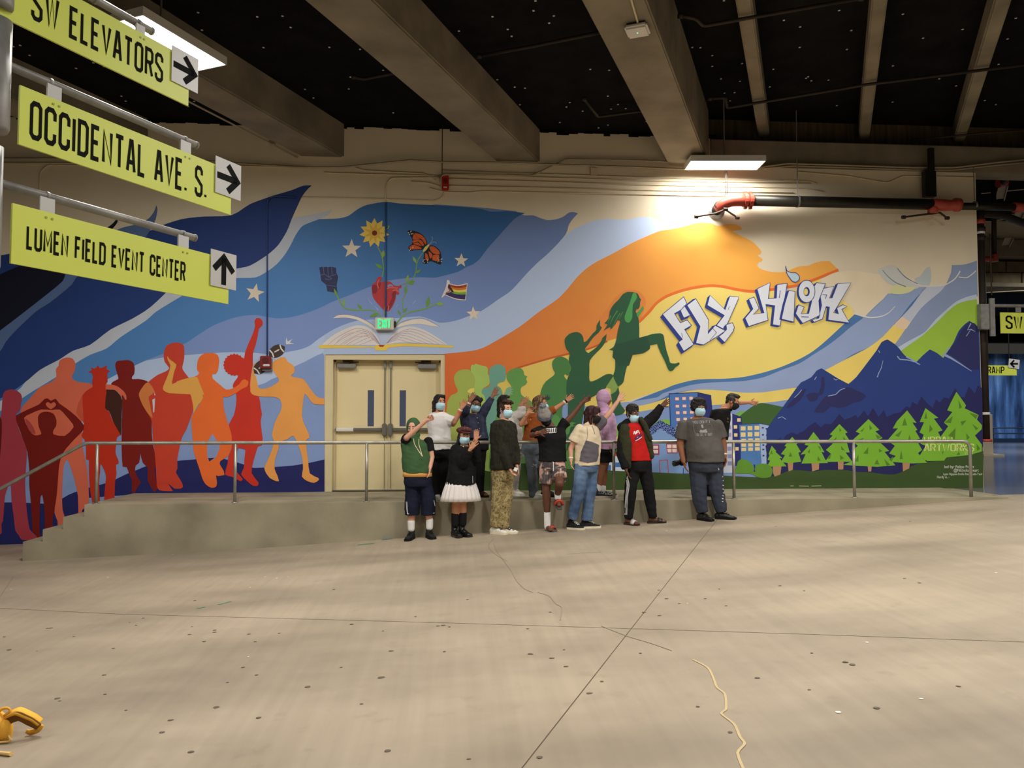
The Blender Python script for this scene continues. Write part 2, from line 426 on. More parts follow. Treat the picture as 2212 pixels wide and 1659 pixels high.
# white insulation pins, a hand's breadth proud of the lining
m_pin = mat('pin_washer', (205, 205, 200), 0.4, emit=None)
pins = BM(); rnd = random.Random(3)
def pin(x, y, z):
    bmesh.ops.create_cone(pins, cap_ends=True, segments=6, radius1=0.016, radius2=0.016, depth=0.006, matrix=Matrix.Translation((x, y, z)))
for i in range(330):
    y = rnd.uniform(6.5, 12.6); x = rnd.uniform(-7, 13)
    edge = on_line(B2R, y)
    if any(on_line(e, y)-0.8 < x < on_line(e, y)+0.05 for e in (-5.0, -1.84, 1.43, B2R)): continue
    pin(x, y, (6.08 if x < edge else 6.5)-0.004)
o = obj('insulation_pins', pins, m_pin, ceiling); o['kind'] = 'stuff'

# ---- concrete beams
def beam(name, xr_w, width, z0, z1, dirx=DIRX, y0=-9.0, y1=YW, x_at=None):
    b = BM()
    def P(x, y): return (x - dirx*(y1-y), y)
    pts = [P(xr_w-width, y1), P(xr_w, y1), P(xr_w, y0), P(xr_w-width, y0)]
    add_prism(b, [Vector((x, y, z0)) for x, y in pts], (0, 0, z1-z0))
    es = [e for e in b.edges if abs(e.verts[0].co.z-z0) < 1e-4 and abs(e.verts[1].co.z-z0) < 1e-4]
    bmesh.ops.bevel(b, geom=es, offset=0.02, segments=2, affect='EDGES')
    o = obj(name, b, m_conc); tag(o, kind='structure'); return o
beam('ceiling_beam', -8.0, 0.70, 5.52, 6.2)
beam('ceiling_beam', -5.0, 0.70, 5.52, 6.2)
beam('ceiling_beam', -1.84, 0.70, 5.52, 6.2)
beam('ceiling_beam', 1.43, 0.74, 5.52, 6.2)
beam('ceiling_beam', 4.36, 0.70, 5.52, 6.6)
# thinner joists of the right-hand bay
J1 = onZ(1637, 291, 6.2); J2 = onZ(1855, 297, 6.2); J3 = onZ(2064, 287, 6.2)
def joist(pa, top_px, w):
    q = onZ(top_px, 0, 6.2); k = (pa.x-q.x)/(pa.y-q.y)
    beam('ceiling_joist', pa.x+w+k*(13.1-pa.y), w, 6.2, 6.55, k, -4.0, 13.1)
joist(J1, 1588, 0.21); joist(J2, 1883, 0.20); joist(J3, 2148, 0.22)
joist(onZ(2240, 280, 6.2), 2480, 0.22)
# cross beam over the right half of the wall, and the upstand behind it
b = BM(); add_box(b, ((XB+24)/2, YW+0.175, 5.765), (24-XB, 0.40, 0.47), bev=0.015)
tag(obj('cross_beam', b, m_conc), kind='structure')
b = BM(); add_box(b, ((XB+24)/2, 13.25, 6.26), (24-XB, 0.25, 0.55))
tag(obj('wall_upstand', b, mat_ramp('weathered_boards', [(0.3, (70, 60, 45)), (0.7, (105, 90, 68))], 2.0, 0.9, 6, stretch=(8, 1, 0.6))), kind='structure')

# ---- double door in its recess
m_door = mat('cream_door_paint', (232, 214, 166), 0.5, var=0.03, scale=1.0)
m_frame = mat('door_frame_paint', (218, 202, 160), 0.55, var=0.03)
m_steel = mat('brushed_steel', (150, 148, 142), 0.35, metal=0.9, var=0.08, scale=12)
m_dark = mat('dark_bronze', (60, 52, 42), 0.4, metal=0.6)
m_glass = mat('wired_glass', (84, 92, 118), 0.12, var=0.08, scale=3, spec=0.6)
YD = YW+0.20
door = empty('door_1', ((DL+DR)/2, YD, 0), 'cream double door with push bars in the mural wall', None, None, 'structure')
fL, fR, fT = onY(722, 900, YD).x, onY(952, 900, YD).x, onY(837, 779, YD).z
b = BM()
add_box(b, ((DL+fL)/2, YW+0.155, (DT+0)/2), (fL-DL, 0.27, DT)); add_box(b, ((DR+fR)/2, YW+0.155, DT/2), (DR-fR, 0.27, DT))
add_box(b, ((fL+fR)/2, YW+0.155, (fT+DT)/2), (fR-fL, 0.27, DT-fT))
# stops
for s, x in ((1, fL), (-1, fR)): add_box(b, (x+s*0.015, YD-0.02, fT/2), (0.03, 0.03, fT))
add_box(b, ((fL+fR)/2, YD-0.02, fT-0.012), (fR-fL, 0.03, 0.03))
obj('door_frame', b, m_frame, door)
b = BM(); add_box(b, ((fL+fR)/2, YD+0.15, fT/2), (fR-fL, 0.05, fT)); obj('backing', b, m_dark, door)
mid = (fL+fR)/2
for s, x0, x1 in ((-1, fL+0.006, mid-0.004), (1, mid+0.004, fR-0.006)):
    gx = onY(801 if s < 0 else 870, 880, YD).x; gz0, gz1 = onY(801, 921, YD).z, onY(801, 843, YD).z; gw = 0.052
    b = BM()       # leaf with the narrow vision panel left open
    for (a, c, d, e) in ((x0, gx-gw, 0.01, fT-0.01), (gx+gw, x1, 0.01, fT-0.01), (gx-gw, gx+gw, 0.01, gz0), (gx-gw, gx+gw, gz1, fT-0.01)):
        add_box(b, ((a+c)/2, YD+0.022, (d+e)/2), (c-a, 0.044, e-d))
    leaf = obj('door_leaf', b, m_door, door)
    b = BM(); add_box(b, (gx, YD+0.02, (gz0+gz1)/2), (2*gw, 0.012, gz1-gz0)); obj('pane', b, m_glass, leaf)
    # push bar
    zb = onY(790, 928, YD).z; xa, xb = (x0+0.02, x1-0.09) if s < 0 else (x0+0.09, x1-0.02)
    b = BM(); add_box(b, ((xa+xb)/2, YD-0.055, zb), (xb-xa, 0.05, 0.055), bev=0.012)
    add_box(b, (xa+0.04, YD-0.025, zb), (0.07, 0.06, 0.06)); add_box(b, (xb-0.04, YD-0.025, zb), (0.07, 0.06, 0.06))
    pb_ = obj('push_bar', b, m_steel, leaf)
    if s < 0: b = BM(); add_box(b, (xa+0.16, YD-0.057, zb), (0.30, 0.056, 0.062), bev=0.012); obj('bar_sleeve', b, mat('white_sleeve', (226, 224, 216), 0.4), leaf, False)
    b = BM(); bx = x1-0.045 if s < 0 else x0+0.045
    add_box(b, (bx, YD-0.045, zb), (0.075, 0.08, 0.20), bev=0.012); obj('latch_case', b, m_steel, leaf)
    b = BM(); add_tube(b, [(bx, YD-0.03, zb+0.1), (bx, YD-0.03, fT-0.05)], 0.010, 8); add_tube(b, [(bx, YD-0.03, zb-0.1), (bx, YD-0.03, 0.03)], 0.004, 6)
    add_box(b, (bx, YD-0.03, fT-0.07), (0.04, 0.05, 0.12)); obj('vertical_rod', b, m_steel, leaf)
    # closer
    cxx = (onY(750, 790, YD).x if s < 0 else onY(923, 790, YD).x)
    b = BM(); add_box(b, (cxx, YD-0.06, fT-0.10), (0.31, 0.08, 0.075), bev=0.01); closer = obj('door_closer', b, m_steel, leaf)
    b = BM(); add_box(b, (cxx-s*0.02, YD-0.06, fT-0.015), (0.16, 0.06, 0.05)); add_tube(b, [(cxx-0.05*s, YD-0.08, fT-0.045), (cxx-0.20*s, YD-0.10, fT-0.035)], 0.010, 6)
    obj('closer_arm', b, m_dark, leaf)
b = BM(); add_box(b, (mid, YD-0.004, fT/2), (0.022, 0.01, fT-0.02)); obj('astragal', b, m_frame, door)
b = BM(); add_box(b, (mid, YD-0.05, 0.008), (fR-fL, 0.16, 0.016)); obj('threshold', b, m_steel, door)

# ---- what the opening at the right shows
m_blue = mat_ramp('blue_curtain', [(0.30, (30, 42, 66)), (0.48, (70, 96, 136)), (0.62, (112, 142, 182)), (0.8, (176, 200, 224))], 1.1, 0.35, 6, stretch=(2.2, 1, 0.35), spec=0.5)
m_far = mat('far_wall', (120, 106, 84), 0.8, var=0.1)
m_block = mat_ramp('concrete_block', [(0.3, (96, 86, 66)), (0.7, (128, 114, 90))], 3.0, 0.9, 5)
bf = BM(); add_box(bf, (34, 37.2, 2.2), (30, 0.3, 4.6)); wall_far = obj('wall_far', bf, m_blue); tag(wall_far, kind='structure')
b = BM(); add_box(b, (34, 36.9, 0.1), (30, 0.25, 0.2)); obj('baseboard', b, mat('dark_blue_base', (40, 48, 66), 0.4), wall_far)
b = BM()
for z in (0.55, 0.28): add_tube(b, [(19, 35.8, z+0.2), (40, 34.5, z+0.2)], 0.035, 8)
for i in range(8): add_tube(b, [(21+2.5*i, 35.7-0.15*i, 0), (21+2.5*i, 35.7-0.15*i, 0.75)], 0.03, 6)
tag(obj('barrier_rail', b, mat('dark_rail', (38, 44, 58), 0.4, metal=0.5)), 'dark low barrier rail in front of the distant blue wall', 'rail')
# mezzanine edge: soffit band, beam, block wall, ledge
YM = 19.0
def mz(py, y=YM): return onY(2170, py, y).z
wall_right = BM(); add_box(wall_right, (24, YM+0.3, (mz(522)+mz(478))/2), (24, 0.6, mz(478)-mz(522)))
wall_right = obj('wall_right', wall_right, m_cream); tag(wall_right, kind='structure')
b = BM(); add_box(b, (24, YM+0.2, (mz(558)+mz(522))/2), (24, 0.9, mz(522)-mz(558)-0.02)); obj('edge_beam', b, m_conc, wall_right)
zt, zb_ = mz(563), mz(612)
for r in range(2):
    h = (zt-zb_)/2
    for k in range(16):
        b = BM(); x0 = 12.4+k*0.84+(0.42 if r else 0)
        add_box(b, (x0+0.41, YM+0.3, zb_+h*(r+0.5)), (0.81, 0.5, h-0.02), bev=0.01); obj('block', b, m_block, wall_right)
b = BM(); add_box(b, (24, YM+0.25, (mz(622)+mz(612))/2), (24, 0.8, mz(612)-mz(622)-0.02)); obj('ledge', b, m_conc, wall_right)
b = BM(); add_box(b, (26, 30, 5.6), (30, 20, 0.2)); obj('dark_lining', b, m_black, wall_right)
b = BM(); add_box(b, (28, 29.2, 6.56), (40, 31.6, 0.12)); obj('ceiling_bay', b, m_black, ceiling)
b = BM(); add_box(b, (24, 20.5, 6.45), (26, 0.2, 0.9)); obj('dark_header', b, m_black, wall_right)
b = BM(); add_box(b, (27, 25, 4.25), (30, 0.4, 0.9)); obj('dark_bulkhead', b, m_black, wall_right)
p = onF(2135, 985)
b = BM(); add_box(b, (p.x, p.y+0.2, 0.68), (0.36, 0.4, 1.32), bev=0.01)
add_box(b, (p.x+0.05, p.y+0.15, 0.03), (0.7, 0.7, 0.06)); tag(obj('column_plinth', b, m_cream), 'low white plinth on the corridor floor behind the wall corner', 'plinth')
# ================================================================== MURAL (flat paint films on the wall)
mural = empty('mural', (onY(1106, 1058, YW).x, YW, 0), 'large colourful mural of silhouettes, blue waves, mountains and trees covering the back wall', 'mural')
LAY = 0.0004
def wp(px, py, lay): return onY(px, py, YW) + Vector((0, -LAY*lay, 0))
def parse(s):
    pts = []; sh = []
    for t in s.split():
        q = t.endswith('!'); a, b = t.rstrip('!').split(','); pts.append((float(a), float(b))); sh.append(q)
    return pts, sh
def paint(name, crop, s, col, lay, sm=3, parent=None, m=None, label=None, split=True):
    """filled paint shapes; s holds outlines in the crop's pixels, '|' parts them: one object each, or one mesh if split is off"""
    if m is None: m = mat('paint_%d_%d_%d' % col, col, 0.62, var=0.05, scale=2.5, spec=0.3)
    V = []; Fc = []; out = None; gs = s.split('|')
    for gi, g in enumerate(gs):
        pts, sh = parse(g)
        if sm > 1: pts = catmull(pts, sm, True, sh)
        o = len(V); V += [wp(*cpx(crop, *p), lay+0.02*gi) for p in pts]
        for t in tess(pts):
            n = (V[o+t[1]]-V[o+t[0]]).cross(V[o+t[2]]-V[o+t[0]]); t = t if n.y < 0 else t[::-1]   # face the room
            Fc.append(tuple(o+i for i in t))
        if split or gi == len(gs)-1:
            ob = from_data(name, V, Fc, m, parent or mural); out = out or ob; V = []; Fc = []
            if label: ob['label'] = label
            if not split and len(gs) > 1: ob['kind'] = 'stuff'
    return out
def stroke(name, crop, specs, col, lay, parent=None, sm=4, label=None):
    """painted lines: list of (points, half width, closed) in crop pixels; half width may taper"""
    V = []; Fc = []
    for s, hw, *cl in specs:
        closed = bool(cl and cl[0]); pts, sh = parse(s)
        if sm > 1 and len(pts) > 2: pts = catmull(pts, sm, closed, sh)
        n = len(pts)
        h = [hw[0]+(hw[1]-hw[0])*i/(n-1) for i in range(n)] if isinstance(hw, tuple) else hw
        v, f = ribbon2d(pts, h, closed); o = len(V); V += [wp(*cpx(crop, *p), lay+0.01*(o % 7)) for p in v]; Fc += [tuple(o+i for i in q) for q in f]
    m = mat('paint_%d_%d_%d' % col, col, 0.62, var=0.05, scale=2.5, spec=0.3)
    o = from_data(name, V, Fc, m, parent or mural)
    if label: o['label'] = label
    if len(specs) > 1: o['kind'] = 'stuff'
    return o
def circ(x, y, rx, ry=None, n=20, rot=0):
    ry = ry or rx; c, s_ = math.cos(rot), math.sin(rot)
    return ' '.join('%.1f,%.1f' % (x+rx*math.cos(2*PI*i/n)*c-ry*math.sin(2*PI*i/n)*s_, y+rx*math.cos(2*PI*i/n)*s_+ry*math.sin(2*PI*i/n)*c) for i in range(n))
def star(x, y, r, rot=0, k=0.42):
    return ' '.join('%.1f,%.1f!' % (x+(r if i % 2 == 0 else r*k)*math.sin(PI*i/5+rot), y-(r if i % 2 == 0 else r*k)*math.cos(PI*i/5+rot)) for i in range(10))
PERI = (136, 158, 208); LBLUE = (184, 202, 234); MBLUE = (62, 108, 166); NAVY = (36, 62, 126); DNAVY = (34, 36, 98)

# --- left half: night bands
paint('painted_band', 'PX', '-260,860! 701,700! 701,1063! 280,1070! -260,1180!', PERI, 1, 1)
paint('painted_band', 'PX', '-260,800! 300,770 480,760 540,745 701,700 701,761! 682,769 657,782 635,792 616,803 602,813 587,819 573,827 558,832 520,840 400,860 300,890 0,1000 -260,1050!', LBLUE, 2)
paint('painted_band', 'F', '-745,1348! 230,1345! 380,1330 500,1305 640,1240 820,1130 980,1010 1120,910 1200,830 1280,730 1360,660 1430,610 1560,545 1700,470 1850,400 1940,360 1970,335 2055,300! 1980,300 1910,275 1850,255 1780,255 1700,270 1610,275 1520,268 1420,280 1340,310 1260,345 1205,385 1100,460 700,760 400,930 100,990 -200,1000 -720,1040!', LBLUE, 2.3,
      m=mat_grad('paint_light_blue', (178, 196, 228), (200, 218, 250), tuple(onY(1000, 760, YW)), tuple(onY(1400, 480, YW))))
paint('painted_band', 'E', '1260,200 2266,207! 2330,240 2400,240 2455,260 2515,278 2585,272 2645,250 2685,220 2725,215 2760,225! 2740,245 2710,280 2685,320 2675,360 2655,400 2595,470 2515,550 2435,620 2355,700 2275,790 2215,850 2125,910 2055,960 1975,1010 1895,1040 1815,1070 1735,1090 1655,1095 1600,1075 1500,1045 1300,1060 1000,1080 830,1140 700,1220 620,1280 540,1310 400,1335 280,1345 190,1335 0,1330 -260,1345 -700,1400 -1500,1650 -2400,1900 -2400,1700 -600,1200', PERI, 3,
      m=mat_grad('paint_periwinkle', (128, 152, 208), (112, 136, 188), tuple(onY(900, 700, YW)), tuple(onY(1210, 480, YW))))
paint('painted_band', 'E', '500,275 700,270 850,265 930,245 1000,195 1070,160 1170,140 1240,133 1330,145 1500,155 1640,160 1850,175 1990,190 2070,212 2190,207 2275,215 2338,222! 2265,260 2195,330 2115,420 2035,510 1975,590 1925,630 1875,650 1805,690 1675,725 1615,737 1500,733 1400,740 1250,760 1100,810 930,880 800,930 700,980 560,1030 450,1055 350,1060 200,1035 100,1040 0,1062 -150,1120 -290,1210 -350,1250 -500,1325 -690,1400 -900,1500 -1300,1700 -2200,2000 -2300,1700 -1000,1100 -400,820 0,730 200,600 400,400', MBLUE, 4,
      m=mat_grad('paint_mid_blue', (82, 134, 196), (56, 106, 166), tuple(onY(760, 680, YW)), tuple(onY(900, 450, YW))))  # darker towards the top: mostly shade on the wall, put into the colour
paint('painted_band', 'E', '480,270 550,250 640,235 740,215 800,193! 770,240 700,270 620,300 560,330 510,400 470,480 420,560 360,630 280,690 190,735 40,740 -100,760 -300,830 -500,945! -603,1010 -683,1080 -883,1210 -993,1300 -1123,1350 -1243,1420 -1400,1530 -1580,1640 -1843,1800 -2400,2000 -2400,1850 -1843,1720 -1683,1620 -1643,1570 -1523,1470 -1373,1390 -1263,1320 -1123,1270 -963,1150 -783,1060 -643,970 -500,830 -300,720 0,660 150,620 280,550 370,470 440,360', (196, 203, 216), 5)
paint('painted_band', 'E', '-1843,560 -1000,420 -678,360! -643,360 -553,320 -393,270 -223,250 0,240 150,150 330,85 480,40 570,5 640,2! 600,40 560,95 520,180 480,270 440,370 370,480 280,560 150,640 40,665 -100,690 -300,760 -500,836! -643,970 -783,1060 -963,1150 -1123,1270 -1263,1320 -1373,1390 -1523,1470 -1643,1570 -1843,1700 -2400,1900 -2400,700', NAVY, 6)
paint('painted_band', 'D', '-300,1400 0,1085 190,940 350,815 500,690 540,600 700,470 860,330 960,270 1100,235 1180,195 1225,140 1245,85! 1255,120 1240,200 1210,260 1165,335! 1000,450 800,560 620,650 570,720 400,860 290,930 130,1080 50,1170 0,1250 -300,1500', (88, 114, 160), 7)
paint('painted_band', 'D', '-300,760 0,637 60,610 180,560 400,470 700,350 860,260 905,225 940,180! 935,225 900,270 800,380 640,500 525,620 500,690 350,815 190,940 0,1085 -300,1300', (12, 14, 38), 8)
paint('painted_ground', 'M', '1330,1296! 1200,1325 1050,1350 900,1362 750,1370 690,1370 620,1345 540,1320 450,1295 350,1280 290,1283 170,1295 20,1308 -245,1350 -360,1395 -450,1430 -600,1500 -820,1560 -960,1612 -1100,1690 -1250,1688 -1460,1680 -1900,1690 -2600,1720! -2600,2120! -1576,2062! -800,2062! -800,1640! -420,1612! 0,1608! 1330,1583!', DNAVY, 9)
# stars
for (c, x, y, r, rot) in (('N', 412, 455, 112, 0.02), ('D', 2030, 785, 78, 0.2), ('N', 1640, 585, 82, 0.05), ('F', 452, 1024, 58, -0.05)):
    paint('painted_star', c, star(x, y, r, rot), (228, 214, 192), 10, 1)

# --- right half: sunrise, sky and river
YEL = (238, 212, 112)
paint('painted_band', 'PX', '962,800! 1400,640! 1500,615 1700,630 1771,600! 1778,625 1830,655 1843,672 1846,679! 1822,701 1784,736 1757,758 1730,774 1689,792 1648,805 1608,814 1567,818 1524,819 1498,821 1458,831 1431,842 1400,852 1330,880 1300,940! 962,1000!', YEL, 1,
      m=mat_grad('paint_yellow', (226, 196, 92), (246, 222, 124), tuple(onY(1000, 850, YW)), tuple(onY(1650, 620, YW))))
paint('painted_band', 'PX', '961,764! 1030,756 1072,736 1122,706 1165,673 1203,647 1225,625 1247,598 1268,579 1288,566 1323,548 1361,527 1402,508! 1426,499 1458,494 1483,488 1499,483 1518,481 1537,483 1551,488 1567,485 1586,484 1601,491! 1602,496 1589,498 1583,500 1600,509 1616,517 1629,525 1643,540 1644,548 1637,552 1647,560 1645,565 1639,567 1636,575 1646,582 1665,587 1684,588 1700,586 1716,579 1730,575 1746,574 1760,568 1773,565 1792,564! 1811,583! 1784,594 1757,605 1724,616 1697,621 1670,625 1643,629 1616,629 1589,625 1562,619 1534,617 1502,621 1472,628 1440,640 1418,655 1402,674 1380,696 1340,724 1312,737 1270,754 1230,764 1195,772 1160,782 1130,791 1110,798 1100,805 1094,810! 1040,850 990,960 966,1000! 961,1000!', (232, 152, 74), 2.6,
      m=mat_grad('paint_orange', (222, 106, 50), (246, 176, 78), tuple(onY(985, 850, YW)), tuple(onY(1560, 510, YW))))
stroke('painted_edge', 'PX', [('1811,583 1784,594 1757,605 1724,616 1697,621 1670,625 1643,629 1616,629 1589,625 1562,619 1534,617 1502,621 1472,628 1440,640 1418,655 1402,674 1380,696', 3.0)], (236, 116, 48), 3)
stroke('painted_edge', 'PX', [('1312,737 1270,754 1230,764 1195,772 1160,782 1130,791 1110,798 1098,806', 2.0)], (206, 96, 44), 3.1)
# glow of warm red behind the two leaping children
paint('painted_halo', 'O', '1060,520 1080,430 1150,380 1230,370 1300,410 1330,480 1400,380 1430,280 1500,190 1560,110 1640,40 1720,20 1800,50 1850,120 1840,200 1790,310 1600,460 1490,500 1300,580 1150,615 1090,590', (232, 140, 66), 2.8)
# cloud whites left unfinished in the upper right
paint('painted_cloud', 'PX', '1773,604! 1800,590 1840,584 1880,590 1920,596 1960,600 2010,610 2020,619! 1993,628 1976,640 1960,660 1940,690! 1905,684 1872,684 1850,678 1832,656 1790,630!', (234, 218, 188), 3.3)
PERI2 = (150, 168, 208); GREYB = (140, 156, 190)
# river: dark edge and light body
paint('painted_river', 'PX', '1846,679! 1866,686! 1930,630 1990,640 1870,780 1700,860 1560,900 1400,960 1200,960 1060,960 1060,884! 1290,884! 1340,876 1431,842 1458,831 1498,821 1524,819 1567,818 1608,814 1648,805 1689,792 1730,774 1757,758 1784,736 1822,701', (78, 122, 176), 4)
paint('painted_river', 'PX', '1866,684! 1872,681 1898,656 1918,634! 1944,636 1965,628 1985,620 2001,620! 1984,638 1964,660 1950,679 1930,702 1906,728 1877,750 1843,765 1810,787 1791,800! 1720,836 1680,843 1640,848 1600,850 1550,846 1520,843 1480,845 1450,851 1420,866 1380,878 1340,885 1330,890 1332,872 1360,868 1420,858 1431,850 1459,841 1491,832 1526,827 1567,825 1607,823 1649,815 1689,799 1727,785 1757,766 1784,749 1811,729 1838,706 1863,688', PERI2, 5)
paint('painted_river', 'PX', '1990,628 2001,620 2042,617! 2054,590 2056,573! 2079,572 2096,568 2110,563! 2112,640! 2090,642 2066,651 2045,668 2020,691 1999,716 1960,751 1945,770 1930,800! 1900,780! 1934,740 1952,713 1967,694', GREYB, 6)
paint('painted_river', 'PX', '2003,619! 2042,617! 2031,630 2003,653 1986,670 1967,696! 1948,684! 1970,660 1986,638', (194, 200, 216), 7)
paint('painted_cloud', 'PX', '1931,702 1948,684! 1967,696! 1955,712 1940,708', (236, 208, 176), 7.3)
paint('painted_band', 'PX', '1931,701! 1940,708 1955,712! 1934,742 1910,770 1890,800 1850,840! 1780,801! 1810,785 1843,768 1877,750 1906,728', (242, 214, 112), 7.15)
paint('painted_edge', 'H', '1703,1118! 1600,1145 1500,1190 1400,1270 1280,1380 1180,1500 1000,1600 850,1690! 900,1760! 990,1659 1150,1540 1280,1420 1400,1300 1500,1220 1600,1185 1706,1168!', (190, 204, 222), 7.5)
paint('painted_hill', 'H', '1706,1168! 1600,1185 1500,1220 1400,1300 1280,1420 1150,1540 980,1659 850,1760! 1000,2000! 1720,2000!', (158, 196, 66), 8)
# pale leaves and swooshes
paint('painted_leaf', 'H', '690,870 740,845 840,818 900,850 960,930 1040,990 1120,1025 1090,1060 1000,1060 900,1040 800,1010 730,940', (206, 208, 202), 8)
paint('painted_leaf', 'H', '1070,960 1130,930 1170,870 1225,838 1238,940 1215,1035 1150,1025 1090,1005', (190, 200, 204), 8)
paint('painted_leaf', 'H', '870,1020 1000,1040 1080,1045 1020,1095 920,1117 805,1100', (222, 222, 168), 9)
stroke('painted_swoosh', 'H', [('440,1310 600,1355 720,1345 800,1310 870,1240', (8, 3)), ('1000,970 1120,1025 1250,1035 1380,1020 1480,960 1535,880', (3, 7)), ('1520,940 1600,948 1660,910 1697,875', 5)], (226, 224, 218), 10)
stroke('painted_swoosh', 'H', [('740,870 800,940 880,1000 980,1040', (3, 5)), ('890,850 960,930 1050,990 1100,1010', (4, 6))], (120, 134, 156), 10)
# lower sky, hills
SKY = (134, 158, 206)
paint('painted_band', 'U', '-1000,340! -200,430! 0,415 220,380 480,270 670,365 800,360 950,350 1160,345 1300,335 1464,310 1700,280 1760,275! 1700,420! 1500,1180! -1000,1180!', SKY, 6)
paint('painted_band', 'U', '-700,430! -500,430 -250,400 0,355 220,285 320,236 520,206 660,205 800,215 1000,235 1200,232 1464,195 1600,175 1800,140! 1760,280! 1600,300 1464,312 1300,336 1160,345 950,350 800,360 670,367 500,370 220,380 0,420 -250,460 -500,470!', YEL, 7)
paint('painted_hill', 'V', '500,560 570,470 640,440 760,445 860,480 940,450 1030,405 1130,398 1210,420! 1210,800! 500,800!', (134, 188, 72), 8)
paint('painted_band', 'V', '520,566! 640,566! 640,642! 520,642!', (238, 208, 120), 9, 1)
paint('painted_hill', 'U', '925,470 950,440 985,430 1030,435 1060,460 1000,500', (122, 178, 84), 8)
paint('painted_hill', 'U', '940,520 980,470 1050,415 1100,380 1150,355 1200,345 1300,360 1420,385 1500,400! 1400,700! 960,700!', (64, 100, 46), 9)
# white house with the red roof, half hidden by people
paint('painted_house', 'V', '470,840! 480,800! 600,760! 690,800! 700,945! 470,945!', (206, 216, 236), 10, 1)
stroke('painted_roof', 'V', [('470,800 590,735 700,810', 14)], (186, 48, 44), 11, sm=1)
paint('painted_door', 'V', '490,850! 550,850! 550,940! 490,940!|590,825! 680,825! 680,870! 590,870!', (70, 112, 180), 11, 1)
stroke('painted_baseline', 'V', [('450,958 1010,955', 12)], (42, 62, 140), 11, sm=1)
# --- town
TOW = (76, 122, 192); DK = (42, 48, 118)
paint('painted_tower', 'U', '221,246! 520,233! 540,640! 230,600!', TOW, 10, 1)
paint('painted_tower_side', 'U', '520,233! 664,266! 682,480! 700,640! 525,640!', DK, 10, 1)
stroke('painted_outline', 'U', [('238,600 221,246 520,233 664,266', 4)], (34, 44, 104), 11, sm=1)
W_ = (240, 220, 206)
wins = ''
for r, (yy, h) in enumerate(((300, 34), (378, 30), (447, 34), (518, 34), (590, 40))):
    for c in range(3):
        x = 304+74*c+4*r; wins += '|%d,%d! %d,%d! %d,%d! %d,%d!' % (x-20, yy-h/2-3*c, x+20, yy-h/2-3*c, x+20, yy+h/2-3*c, x-20, yy+h/2-3*c)
paint('painted_window', 'U', wins[1:], W_, 12, 1)
def frames(ws):
    return [(w, 2.2, True) for w in ws]
stroke('painted_window_frames', 'U', [(w.replace('!', ''), 2.2, True) for w in wins[1:].split('|')], (196, 96, 92), 13, sm=1)
# family house with the scalloped roof
paint('painted_house', 'V', '915,560! 1040,470! 1215,570! 1290,640! 1290,945! 915,955!', (130, 162, 212), 10.6, 1)
paint('painted_roof', 'P11', '790,830! 1135,560! 1560,800! 1700,880! 1700,1010! 1560,990 1500,985 1440,975 1400,930 1330,910 1290,860 1220,830 1170,790 1110,790 1060,830 1000,890 940,930 880,960 790,990!', (36, 48, 122), 12, 2)
sc = []
for (x, y, r) in ((1150, 610, 34), (1030, 660, 30), (1120, 680, 34), (1200, 690, 24), (1250, 660, 28), (960, 720, 34), (1045, 735, 32), (1255, 740, 26), (1310, 720, 34), (880, 790, 32), (965, 795, 34), (1045, 805, 30), (1130, 755, 40), (1215, 780, 28), (1335, 785, 34), (1400, 760, 36), (1275, 830, 28), (1360, 870, 34), (1430, 840, 36), (1500, 820, 40), (880, 860, 36), (960, 870, 34), (900, 925, 30), (1445, 925, 34), (1530, 890, 38), (1590, 850, 40), (1600, 930, 36)):
    sc.append((circ(x, y, r, r*0.8, 10), 5, True))
stroke('painted_scallops', 'P11', sc, (150, 176, 216), 13, sm=1)
paint('painted_window', 'U', '55,795! 105,795! 105,825! 55,825!|55,838! 105,838! 105,872! 55,872!|200,782! 246,782! 246,818! 200,818!|254,782! 300,782! 300,818! 254,818!|200,826! 246,826! 246,864! 200,864!|254,826! 300,826! 300,864! 254,864!', W_, 13, 1)
stroke('painted_window_frames', 'U', [('45,788 110,788 112,885 45,885', 6, True), ('45,832 110,832', 5), ('193,776 306,776 306,872 203,872', 4, True), ('250,776 250,872', 3), ('196,822 306,822', 3)], (176, 48, 84), 14, sm=1)
stroke('painted_door', 'U', [('125,1098 118,948 205,944 213,1095', 3.5), ('190,1018 194,1024', 4)], (200, 60, 72), 13, sm=1)
stroke('painted_baseline', 'U', [('40,1108 200,1098 300,1092 460,1090', 4), ('370,1090 372,1030', 4)], (44, 72, 150), 14, sm=1)
# white tower, navy side, low blue block
paint('painted_tower', 'U', '700,470! 885,455! 892,1078! 700,1085!', (208, 214, 232), 10.3, 1)
paint('painted_tower_side', 'U', '885,455! 985,492! 992,575! 968,572! 978,985! 892,1020!', DK, 11, 1)
ws = '|'.join('%d,%d! %d,%d! %d,%d! %d,%d!' % (x-18, y-18, x+18, y-18, x+18, y+18, x-18, y+18) for (x, y) in ((920, 597), (923, 681), (936, 827), (956, 523)))
paint('painted_window', 'U', ws, (246, 220, 160), 12, 1)
ws = '|'.join('%d,%d! %d,%d! %d,%d! %d,%d!' % (x-22, y-20, x+22, y-20, x+22, y+20, x-22, y+20) for (x, y) in ((852, 600), (852, 680), (856, 825), (858, 905), (860, 980), (800, 690), (805, 900)))
paint('painted_window', 'U', ws, (140, 156, 202), 12, 1)
stroke('painted_window_frames', 'U', [(w.replace('!', ''), 2, True) for w in ws.split('|')], (206, 160, 176), 13, sm=1)
paint('painted_tower', 'U', '960,572! 1172,560! 1194,975! 1120,1010! 980,960!', (82, 130, 194), 12, 1)
paint('painted_tower_side', 'U', '1172,560! 1275,580! 1282,985! 1194,1000!', (164, 186, 226), 12, 1)
